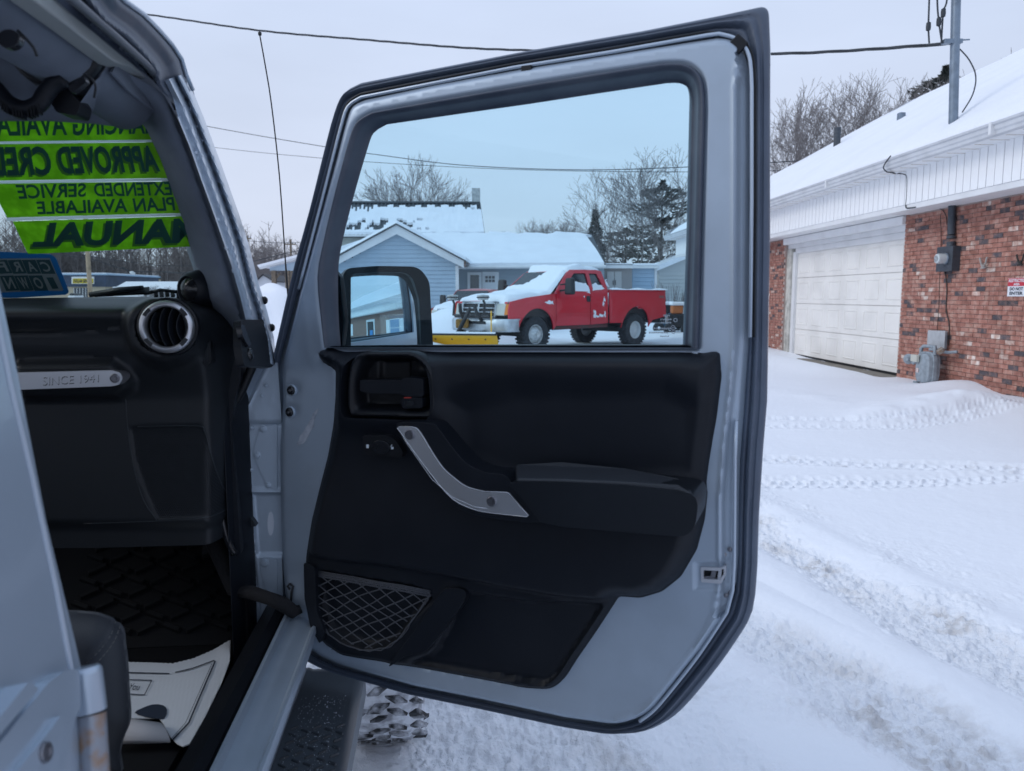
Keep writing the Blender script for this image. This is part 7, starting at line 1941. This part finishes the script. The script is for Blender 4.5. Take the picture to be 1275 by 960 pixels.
# yard clutter by the outbuildings
def at_g(px, Y): q = atY(px, 367, Y); return (q[0], q[1], 0)
for i, (px, Y, lb, nm, cat_) in enumerate([(843, 27.5, 'dark machine with snow on top, nearest the door frame in the yard', 'yard_machine', 'machine'), (829, 29, 'small black and blue machine half buried in yard snow behind the pickup bed', 'yard_machine', 'machine')]):
    t = thing(nm, lb, cat_, at_g(px, Y)); x, y, _ = at_g(px, Y)
    mb = MB(); mb.box(x - .35, x + .35, y - .3, y + .3, .25, .75); mb.build('body', DARKM if i == 0 else mat('blue_steel', (.05, .12, .2), .5), t, bev=.06)
    mb = MB(); mb.box(x - .2, x + .2, y - .2, y + .2, .75, 1.05); mb.build('engine', mat('orange_part', (.5, .15, .04), .5) if i == 0 else DARKM, t, bev=.05)
    mb = MB(); mb.tube([(x - .3, y, .7), (x - .5, y + .1, 1.15), (x - .35, y + .3, 1.2)], .03, 6); mb.build('handlebar', DARKM, t)
    for s_ in (-.3, .3): mb = MB(); mb.lathe([(.2, -.07), (.22, 0), (.2, .07), (.05, .08)], (x + s_, y - .3, .2), (0, -1, 0), 14); mb.build('wheel', TYRE, t, smooth=40)
    mb = MB(); mb.box(x - .25, x + .3, y - .28, y + .25, 1.05, 1.18); mb.build('snow_cap', SNOWC, t, bev=.06)
t = thing('bare_bush', 'brown leafless bush beside the white outbuilding', 'bush', at_g(838, 33)); x, y, _ = at_g(838, 33); S = []
for k in range(70):
    a = rng.uniform(0, 6.28); L = rng.uniform(.8, 2.0); e = np.array([x + cos(a) * L * .5, y + sin(a) * L * .5, L]); S.append((np.array([x, y, 0.]), e, .014, .008)); S.append((e * .6 + np.array([x, y, 0]) * .4, e + [rng.gauss(0, .2), 0, .1], .009, .006))
V_, F_ = segs_mesh(S); mk('twigs', V_, F_, TWIG, t)

# ================================================================== PICKUPS
def yb(z): return float(np.interp(z, [.45, .62, .9, 1.2, 1.4, 1.95], [.93, .965, 1.0, .985, .945, .735]))
def side_piece(name, outl, t, m_, par, sgn=1, holes=(), off=0., thick=.03, grid=.16, bulge=None):
    xs = [p[0] for p in outl]; zs = [p[1] for p in outl]; pts = []
    for x in np.arange(min(xs), max(xs), grid):
        for z in np.arange(min(zs), max(zs), grid * .6): pts.append((x + .013, z + .011))
    pa = np.array(pts); ok = sdf(outl, pa[:, 0], pa[:, 1]) > .03
    for h in holes: ok &= sdf(h, pa[:, 0], pa[:, 1]) < -.03
    P, F = cdt(outl, list(holes), [tuple(q) for q in pa[ok]]); n = len(P)
    f = lambda x, z: (yb(z) + off + (bulge(x, z) if bulge else 0)) * sgn
    V = [(x, f(x, z), z) for x, z in P] + [(x, f(x, z) - thick * sgn, z) for x, z in P]
    if sgn > 0: F1 = [q[::-1] for q in F]
    else: F1 = F
    return mk(name, V, F1 + [tuple(i + n for i in q[::-1]) for q in F1] + skirt(F1, n), m_, par, local=True, smooth=35)
def arch(cx, cz, r, a0, a1, n=14): return [(cx + r * cos(a), cz + r * sin(a)) for a in np.linspace(a0, a1, n)]
TOPX = [.84, .80, .3, -.60, -1.25, -1.40, -2.30, -2.50]; TOPZ = [1.02, 1.19, 1.27, 1.37, 1.90, 1.955, 1.965, 1.92]
def hw(x): return float(np.interp(x, [-2.5, -1.3, -.62, .5, .84], [.70, .72, .86, .93, .86]))
def build_pickup(label, loc, rz, paint, scale=1.07, front=True):
    T = thing('pickup_truck', label, 'pickup truck', loc, rz, None, scale)
    arF = arch(0, .46, .56, pi * .97, pi * .06); arR = arch(-3.6, .47, .56, pi * .99, pi * .01)
    fen = [(-.66, .60)] + [(x, z) for x, z in arF] + [(.66, .70), (.84, .74), (.86, 1.0), (.80, 1.17), (.3, 1.26), (-.66, 1.36)]
    fl_ = lambda cx: (lambda x, z: .05 * math.exp(-((math.hypot(x - cx, z - .46) - .60) / .07) ** 2))
    for s_ in (1, -1):
        side_piece('front_fender', fen, 0, paint, T, s_, bulge=fl_(0))
        fd = side_piece('front_door', rp([(-.675, .60), (-.675, 1.36), (-1.86, 1.415), (-1.86, .60)], .03), 0, paint, T, s_)
        bdr = side_piece('rear_door', rp([(-1.88, .60), (-1.88, 1.415), (-2.52, 1.43), (-2.52, .62)], .03), 0, paint, T, s_)
        side_piece('rocker', [(-.60, .50), (-.60, .595), (-2.54, .595), (-2.54, .52)], 0, mat('rusty_rocker', (.12, .03, .03), .7, var=.6, vscale=8, vcol=(.08, .05, .045)), T, s_, off=-.02)
        side_piece('cargo_bed_side', [(-2.60, .62)] + [(-3.02, .62)] + arR[::-1] + [(-4.30, .66), (-4.80, .74), (-4.88, .80), (-4.90, 1.43), (-4.86, 1.46), (-2.60, 1.46)], 0, paint, T, s_, bulge=lambda x, z: .045 * math.exp(-((math.hypot(x + 3.6, z - .47) - .62) / .08) ** 2))
        gh_ = [(-.64, 1.365), (-1.22, 1.86), (-1.36, 1.93), (-2.32, 1.945), (-2.48, 1.91), (-2.54, 1.43), (-1.86, 1.42)]
        w1 = rp([(-1.00, 1.44), (-1.385, 1.80), (-1.46, 1.845), (-1.88, 1.855), (-1.88, 1.44)], .03); w2 = rp([(-1.99, 1.44), (-1.99, 1.855), (-2.28, 1.85), (-2.42, 1.46)], .04)
        side_piece('cab_pillars', gh_, 0, paint, T, s_, holes=[w1, w2], grid=.3)
        side_piece('side_window', [(-.9, 1.40), (-1.40, 1.87), (-1.92, 1.88), (-1.92, 1.40)], 0, DGLASS, fd, s_, off=-.035, thick=.006, grid=.3)
        side_piece('side_window', [(-1.95, 1.40), (-1.95, 1.88), (-2.32, 1.87), (-2.47, 1.42)], 0, DGLASS, bdr, s_, off=-.035, thick=.006, grid=.3)
        side_piece('door_handle', rp([(-1.70, 1.16), (-1.83, 1.16), (-1.83, 1.30), (-1.70, 1.30)], .03), 0, DARKM, fd, s_, off=.012, thick=.02, grid=.5)
        side_piece('trim_seam', [(-.66, .86), (-.66, .885), (-2.5, .885), (-2.5, .86)], 0, paint, T, s_, off=.01, thick=.02, grid=.6)
        mb = MB(); y = s_ * 1.20; mb.tube([(-.82, s_ * .93, 1.42), (-.86, y - s_ * .12, 1.44), (-.88, y, 1.45)], .025, 6); mb.tube([(-.82, s_ * .93, 1.56), (-.86, y - s_ * .12, 1.58)], .02, 6); mm_ = mb.build('mirror_arm', DARKM, T, local=True, smooth=True)
        mb = MB(); mb.hexa([(-.80, y - .13, 1.33), (-.96, y - .13, 1.33), (-.96, y + .13, 1.33), (-.80, y + .13, 1.33)], [(-.82, y - .12, 1.72), (-.95, y - .12, 1.72), (-.95, y + .12, 1.72), (-.82, y + .12, 1.72)]); mb.build('mirror_head', DARKM, T, local=True, bev=.05)
        for cx in (0, -3.6):
            wh, rm_ = make_wheel_local('wheel', T, (cx, s_ * .86, .42), (0, s_, 0), .42, .27, .225, front=(cx == 0))
        mb = MB(); mb.box(-.9, -2.2, s_ * .90, s_ * 1.02, .42, .47); mb.build('step_bar', DARKM, T, local=True, bev=.02) if False else None
        # headlamp, corner lens
        mb = MB(); a, b = s_ * .60, s_ * .88; mb.hexa([(.80, a, .86), (.80, b, .86), (.90, b, .86), (.915, a, .86)], [(.76, a, 1.13), (.76, b, 1.13), (.85, b, 1.13), (.875, a, 1.13)]); mb.build('headlight', LENS, T, local=True, bev=.02)
        mb = MB(); mb.hexa([(.50, s_ * .955, .88), (.50, s_ * 1.0, .88), (.80, s_ * .99, .88), (.905, s_ * .885, .88)], [(.52, s_ * .94, 1.12), (.52, s_ * .975, 1.12), (.76, s_ * .965, 1.12), (.845, s_ * .885, 1.12)]); mb.build('corner_lens', AMBER, T, local=True, bev=.01)
    V = []; n = 9
    for x, z in zip(TOPX[:4] + [], TOPZ[:4]):
        for k in range(n): u = k / (n - 1) * 2 - 1; V.append((x, u * hw(x) * 1.03, z - .05 * u * u * (1 if x < .8 else .5) + (.035 if .35 < abs(u) < .8 and x < .8 else 0)))
    mk('hood', V, [(i * n + k, i * n + k + 1, (i + 1) * n + k + 1, (i + 1) * n + k) for i in range(3) for k in range(n - 1)], paint, T, local=True, smooth=60)
    V = [(x, (k / 8 * 2 - 1) * w_, z - .04 * (k / 8 * 2 - 1) ** 2) for x, z, w_ in [(-1.20, 1.88, .70), (-1.38, 1.955, .71), (-1.9, 1.985, .72), (-2.35, 1.975, .71), (-2.50, 1.92, .70), (-2.56, 1.44, .92)] for k in range(9)]
    mk('cab_roof', V, [(i * 9 + k, i * 9 + k + 1, (i + 1) * 9 + k + 1, (i + 1) * 9 + k) for i in range(5) for k in range(8)], paint, T, local=True, smooth=40)
    mb = MB(); mb.hexa([(-.64, -.82, 1.36), (-.64, .82, 1.36), (-1.22, .68, 1.88), (-1.22, -.68, 1.88)], [(-.62, -.82, 1.37), (-.62, .82, 1.37), (-1.20, .68, 1.89), (-1.20, -.68, 1.89)]); mb.build('windshield', DGLASS, T, local=True)
    mb = MB(); mb.box(-4.7, .8, -.42, .42, .48, .68); mb.box(-2.5, .72, -.9, .9, .7, 1.1); mb.box(-4.80, -2.62, -.92, .92, .70, .95); mb.box(-3.75, -3.45, -.75, .75, .36, .48); mb.box(-.12, .12, -.75, .75, .36, .48)
    mb.build('chassis', DARKM, T, local=True)
    mb = MB(); mb.box(-4.92, -4.86, -.93, .93, .80, 1.46); mb.build('tailgate', paint, T, local=True, bev=.015)
    mb = MB(); mb.box(-5.05, -4.93, -.95, .95, .55, .75); mb.build('rear_bumper', CHROME, T, local=True, bev=.03)
    mb = MB(); mb.hexa([(.86, -.60, .80), (.86, .60, .80), (.90, .60, .80), (.90, -.60, .80)], [(.80, -.60, 1.17), (.80, .60, 1.17), (.84, .60, 1.17), (.84, -.60, 1.17)]); g_ = mb.build('grille', DARKM, T, local=True)
    for (y0, y1, z0, z1) in [(-.62, .62, 1.12, 1.18), (-.62, .62, .79, .84), (-.62, -.56, .79, 1.18), (.56, .62, .79, 1.18), (-.03, .03, .84, 1.12), (-.56, .56, .92, .95), (-.56, .56, 1.01, 1.04)]:
        xx = lambda z: .90 - (z - .8) * .16
        mb = MB(); mb.hexa([(xx(z0), y0, z0), (xx(z0), y1, z0), (xx(z0) + .05, y1, z0), (xx(z0) + .05, y0, z0)], [(xx(z1), y0, z1), (xx(z1), y1, z1), (xx(z1) + .05, y1, z1), (xx(z1) + .05, y0, z1)]); mb.build('grille_bar', CHROME, g_, local=True, bev=.01)
    mb = MB(); V = []
    for y, x in [(-1.02, .55), (-1.0, .85), (-.85, .98), (-.4, 1.04), (.4, 1.04), (.85, .98), (1.0, .85), (1.02, .55)]: V += [(x, y, .50), (x + .03, y, .54), (x + .03, y, .74), (x, y, .78), (x - .10, y * .97, .78)]
    mb.add(V, [(i * 5 + k, i * 5 + k + 1, (i + 1) * 5 + k + 1, (i + 1) * 5 + k) for i in range(7) for k in range(4)]); mb.build('front_bumper', mat('snow_dusted_chrome', (.60, .63, .68), .4, .4, var=.3, vscale=6), T, local=True, smooth=40, solid=.02)
    # snow lying over hood, screen foot and roof
    V = []; xs = np.linspace(.84, -2.52 if front else -.50, 62); n = 25
    prof = lambda x: float(np.interp(-x, [-q for q in TOPX], TOPZ))
    for x in xs:
        for k in range(n):
            u = k / (n - 1) * 2 - 1; w_ = hw(x) * (1.0 if x > -.62 else 1.0)
            nz_ = float(fbm(np.array([x * 2.2 + loc[0]]), np.array([u * 1.6 + 5]), 7, 4)[0])
            th = .07 + .17 * (nz_ - .25)
            th *= float(ss(1 - abs(u), 0, .10)) 
            if -1.30 < x < -.58:     # windscreen: snow packed at the foot and on the driver's side
                cut = -.72 - .50 * float(ss(u, -.35, .45)) - .10 * nz_
                th = (th * .8 + .05) if x > cut else -.05
                if x > cut: th *= float(ss(x - cut, 0, .08))
            if x < -1.25: th = th * (1 if u > -.9 else .3) * float(ss(-1.22 - x, 0, .10)) * float(ss(x + 2.53, 0, .06))
            if x > .7: th *= float(ss(.86 - x, 0, .1))
            V.append((x, u * w_, prof(x) - .045 * u * u + th - .01))
    mk('snow_layer', V, [(i * n + k, i * n + k + 1, (i + 1) * n + k + 1, (i + 1) * n + k) for i in range(len(xs) - 1) for k in range(n - 1)], SNOWC, T, local=True, smooth=70)
    if front:
        def patch(outl, off, seed, m_=SNOWC):
            rg = random.Random(seed); o = []
            for i in range(len(outl)):
                a = np.array(outl[i]); b = np.array(outl[(i + 1) % len(outl)])
                for t in (0, .33, .66): o.append(tuple(a + (b - a) * t + np.array([rg.gauss(0, .014), rg.gauss(0, .014)])))
            side_piece('snow_patch', o, 0, m_, T, 1, off=off, thick=.03, grid=.12)
        patch([(-.98, 1.42), (-1.05, 1.50), (-1.25, 1.60), (-1.55, 1.63), (-1.80, 1.60), (-1.86, 1.50), (-1.86, 1.42)], .004, 1)
        patch([(-2.0, 1.44), (-2.02, 1.60), (-2.15, 1.62), (-2.35, 1.56), (-2.41, 1.46)], .004, 2)
        patch([(-.55, 1.10), (-.35, 1.12), (-.25, 1.16), (-.38, 1.21), (-.52, 1.18)], .014, 3)
        for i, (x, z, w_, h_) in enumerate([(-1.98, .86, .04, .10), (-2.08, .80, .07, .03), (-2.22, .81, .09, .03), (-2.36, .85, .04, .07), (-2.30, 1.10, .03, .05), (-2.36, 1.22, .02, .06), (-1.80, 1.38, .06, .03), (-2.56, 1.62, .03, .09), (-1.62, 1.28, .02, .02)]):
            patch([(x - w_, z - h_), (x + w_, z - h_ * .5), (x + w_ * .7, z + h_), (x - w_ * .8, z + h_ * .7)], .012, 10 + i)
        mb = MB(); 
        for k in range(16):
            x = -2.62 - k * .145; mb.hexa([(x, .90, 1.455), (x - .145, .90, 1.455), (x - .145, .99, 1.455), (x, .99, 1.455)], [(x, .90, 1.49 + .02 * sin(k)), (x - .145, .90, 1.49 + .02 * sin(k + 1)), (x - .145, .97, 1.475), (x, .97, 1.475)])
        mb.build('bed_rail_snow', SNOWC, T, local=True, smooth=60)
        mb = MB(); mb.tube([(-.62, .6, 1.40), (-.7, .3, 1.5)], .012, 5); mb.build('wiper', DARKM, T, local=True)
        mb = MB(); mb.hexa([(-4.1, -.8, 1.0), (-2.9, -.8, 1.0), (-2.9, .8, 1.0), (-4.1, .8, 1.0)], [(-4.0, -.7, 1.38), (-3.0, -.7, 1.34), (-3.0, .7, 1.30), (-4.0, .7, 1.42)]); mb.build('bed_load_snow', SNOWC, T, local=True, bev=.1)
        # rusted-out arch with snow packed inside
        V = []; 
        for a in np.linspace(.15 * pi, .85 * pi, 12):
            for q, y in ((.47, .90), (.60, .80)): V.append((-3.6 + q * 1.0 * cos(a), y, .47 + q * sin(a)))
        mk('arch_liner', V, [(2 * k, 2 * k + 1, 2 * k + 3, 2 * k + 2) for k in range(11)], DARKM, T, local=True, smooth=True)
        mb = MB(); mb.hexa([(-3.1, .6, .80), (-3.3, .6, .80), (-3.3, .9, .80), (-3.1, .9, .80)], [(-3.12, .6, .98), (-3.4, .6, 1.0), (-3.4, .88, .98), (-3.12, .88, .92)]); mb.build('arch_snow', SNOWC, T, local=True, bev=.04)
        side_piece('bed_badge', [(-4.58, 1.24), (-4.80, 1.24), (-4.80, 1.31), (-4.58, 1.31)], 0, mat('faded_badge', (.30, .10, .10), .5), T, 1, off=.004, thick=.01, grid=.5)
    return T
def make_wheel_local(name, T, c, ax, R, w, rr_, front=True):
    M = WM[T.name]; cw_ = np.array(M @ Vector(c)); aw = np.array(M.to_3x3() @ Vector(ax)); s_ = M.to_scale()[0]
    wh, rm_ = make_wheel(name, T, cw_, aw, R * s_, w * s_, rr_ * s_, rimm=RIM if front else mat('plain_white_rim', (.60, .61, .62), .5), hub_out=.9 if front else .1)
    mb = MB(); a = Vector(tuple(aw)).normalized(); b = a.cross(Vector((0, 0, 1))).normalized(); u = Vector((0, 0, 1)); cv = Vector(tuple(cw_))
    for i in range(30):
        t = 2 * pi * i / 30
        for lat, ln in ((-.3, .4), (.3, .4)):
            c_ = cv + (b * cos(t + lat * .1) + u * sin(t + lat * .1)) * R * s_ * 1.0 + a * lat * w * s_; d1 = a * w * s_ * .22; d2 = (u * cos(t) - b * sin(t)) * .030; d3 = (b * cos(t) + u * sin(t)) * .016
            mb.hexa([c_ - d1 - d2, c_ + d1 - d2, c_ + d1 + d2, c_ - d1 + d2], [c_ - d1 * .9 - d2 * .8 + d3, c_ + d1 * .9 - d2 * .8 + d3, c_ + d1 * .9 + d2 * .8 + d3, c_ - d1 * .9 + d2 * .8 + d3])
    tag(mb.build('tread_block', TYRE, wh), kind='stuff')
    if front:
        mb = MB()
        for i in range(8):
            t = 2 * pi * i / 8; c_ = cv + (b * cos(t) + u * sin(t)) * rr_ * s_ * .62 + a * (w * .5 * .26 * s_); mb.lathe([(.028, -.01), (.026, .008), (.001, .008)], c_, a, 8)
        tag(mb.build('rim_hole', DARKM, wh), kind='stuff')
    return wh, rm_
hd = radians(180 + 42)
lft = np.array([cos(hd + pi / 2), sin(hd + pi / 2), 0])
wfl = atY(663, 428, 18.9); org = np.array([wfl[0], wfl[1], 0]) - lft * .86 * 1.07
truck = build_pickup('large red pickup with snow covered hood and big black tyres, plow on its front', tuple(org), hd, RED)
hd2 = radians(250); q = atY(574, 400, 27.5)
truck2 = build_pickup('second smaller red pickup parked behind the snow bank, only its cab showing', (q[0], q[1], -.12), hd2, RED2, scale=.90, front=False)
# snow plough on the front of the red pickup
TMx = WM[truck.name]
pw_ = thing('snow_plow', 'yellow snow plow blade with black lift frame and two lamps on the pickup front', 'snow plow', tuple(TMx @ Vector((1.5, 0, 0))))
def tl(v): return np.array(TMx @ Vector(v))
mb = MB(); V = []
def bq(s_, o_, z_): return tl((1.30 + .62 * s_ + .78 * o_, 1.12 - .78 * s_ + .62 * o_, z_))      # along the blade, out from it, up
for s_ in np.linspace(2.7, 0, 9):
    for k in range(7):
        t = k / 6; V.append(bq(s_, -.14 * sin(pi * t) + .10 * t * t, .46 * t))
mb.add(V, [(i * 7 + k, i * 7 + k + 1, (i + 1) * 7 + k + 1, (i + 1) * 7 + k) for i in range(8) for k in range(6)])
bl = mb.build('blade', YELLOW, pw_, smooth=60, solid=.03)
def brail(nm, o0, o1, z0, z1, m_, e=0.): mb = MB(); mb.hexa([bq(2.7, o0, z0), bq(e, o0, z0), bq(e, o1, z0), bq(2.7, o1, z0)], [bq(2.7, o0 + .01, z1), bq(e, o0 + .01, z1), bq(e, o1 - .01, z1), bq(2.7, o1 - .01, z1)]); return mb.build(nm, m_, bl)
brail('blade_rail', .03, .14, .45, .49, DARKM); brail('blade_snow', .03, .14, .491, .525, SNOWC, .03)
for s_ in np.linspace(.25, 2.5, 7):
    mb = MB(); mb.lathe([(.018, -.01), (.018, .03), (.001, .03)], bq(s_, .06, .36), bq(0, 1, 0) - bq(0, 0, 0), 8); mb.build('blade_bolt', DARKM, bl)
def bartl(name, pts, r, m_=DARKM): mb = MB(); mb.tube([tl(p) for p in pts], r, 8); return mb.build(name, m_, pw_, smooth=40)
bartl('lift_arm', [(1.0, -.35, .62), (1.2, -.3, .95), (1.25, -.25, 1.12)], .045); bartl('lift_arm', [(1.0, .35, .62), (1.2, .3, .92), (1.2, .2, 1.10)], .045)
bartl('push_beam', [(.95, -.45, .50), (1.55, -.25, .40)], .05); bartl('push_beam', [(.95, .45, .50), (1.55, .25, .40)], .05); bartl('lift_cylinder', [(1.15, 0, 1.02), (1.5, 0, .50)], .05); bartl('frame_crossbar', [(1.1, -.62, .84), (1.1, .62, .84)], .04); bartl('frame_crossbar', [(1.08, -.45, .70), (1.08, .45, .70)], .035)
mb = MB(); c = tl((1.22, -.2, .66)); mb.box(c[0] - .16, c[0] + .16, c[1] - .12, c[1] + .12, c[2] - .10, c[2] + .12); mb.build('hydraulic_pump', mat('rusty_orange_pump', (.40, .22, .06), .7, var=.6, vscale=18), pw_, bev=.03)
for y in (-.72, .40):
    bartl('lamp_stalk', [(1.08, y + .0, .84), (1.05, y, 1.12), (1.10, y, 1.22)], .03)
    mb = MB(); c = tl((1.10, y, 1.27)); mb.lathe([(.001, -.07), (.12, -.06), (.15, .0), (.14, .05), (.001, .07)], c, (0, 0, 1), 14); lh = mb.build('plow_lamp', mat('dull_white_lamp', (.50, .51, .50), .5, var=.4, vscale=12), pw_, smooth=45)
    mb = MB(); mb.lathe([(.155, -.015), (.16, .0), (.155, .015)], c, (0, 0, 1), 14); mb.build('lamp_band', DARKM, lh)
mb = MB(); mb.tube([bq(.12, .08, .45), bq(.12, .08, .98)], .016, 6); mb.build('marker_rod', YELLOW, pw_, smooth=40)
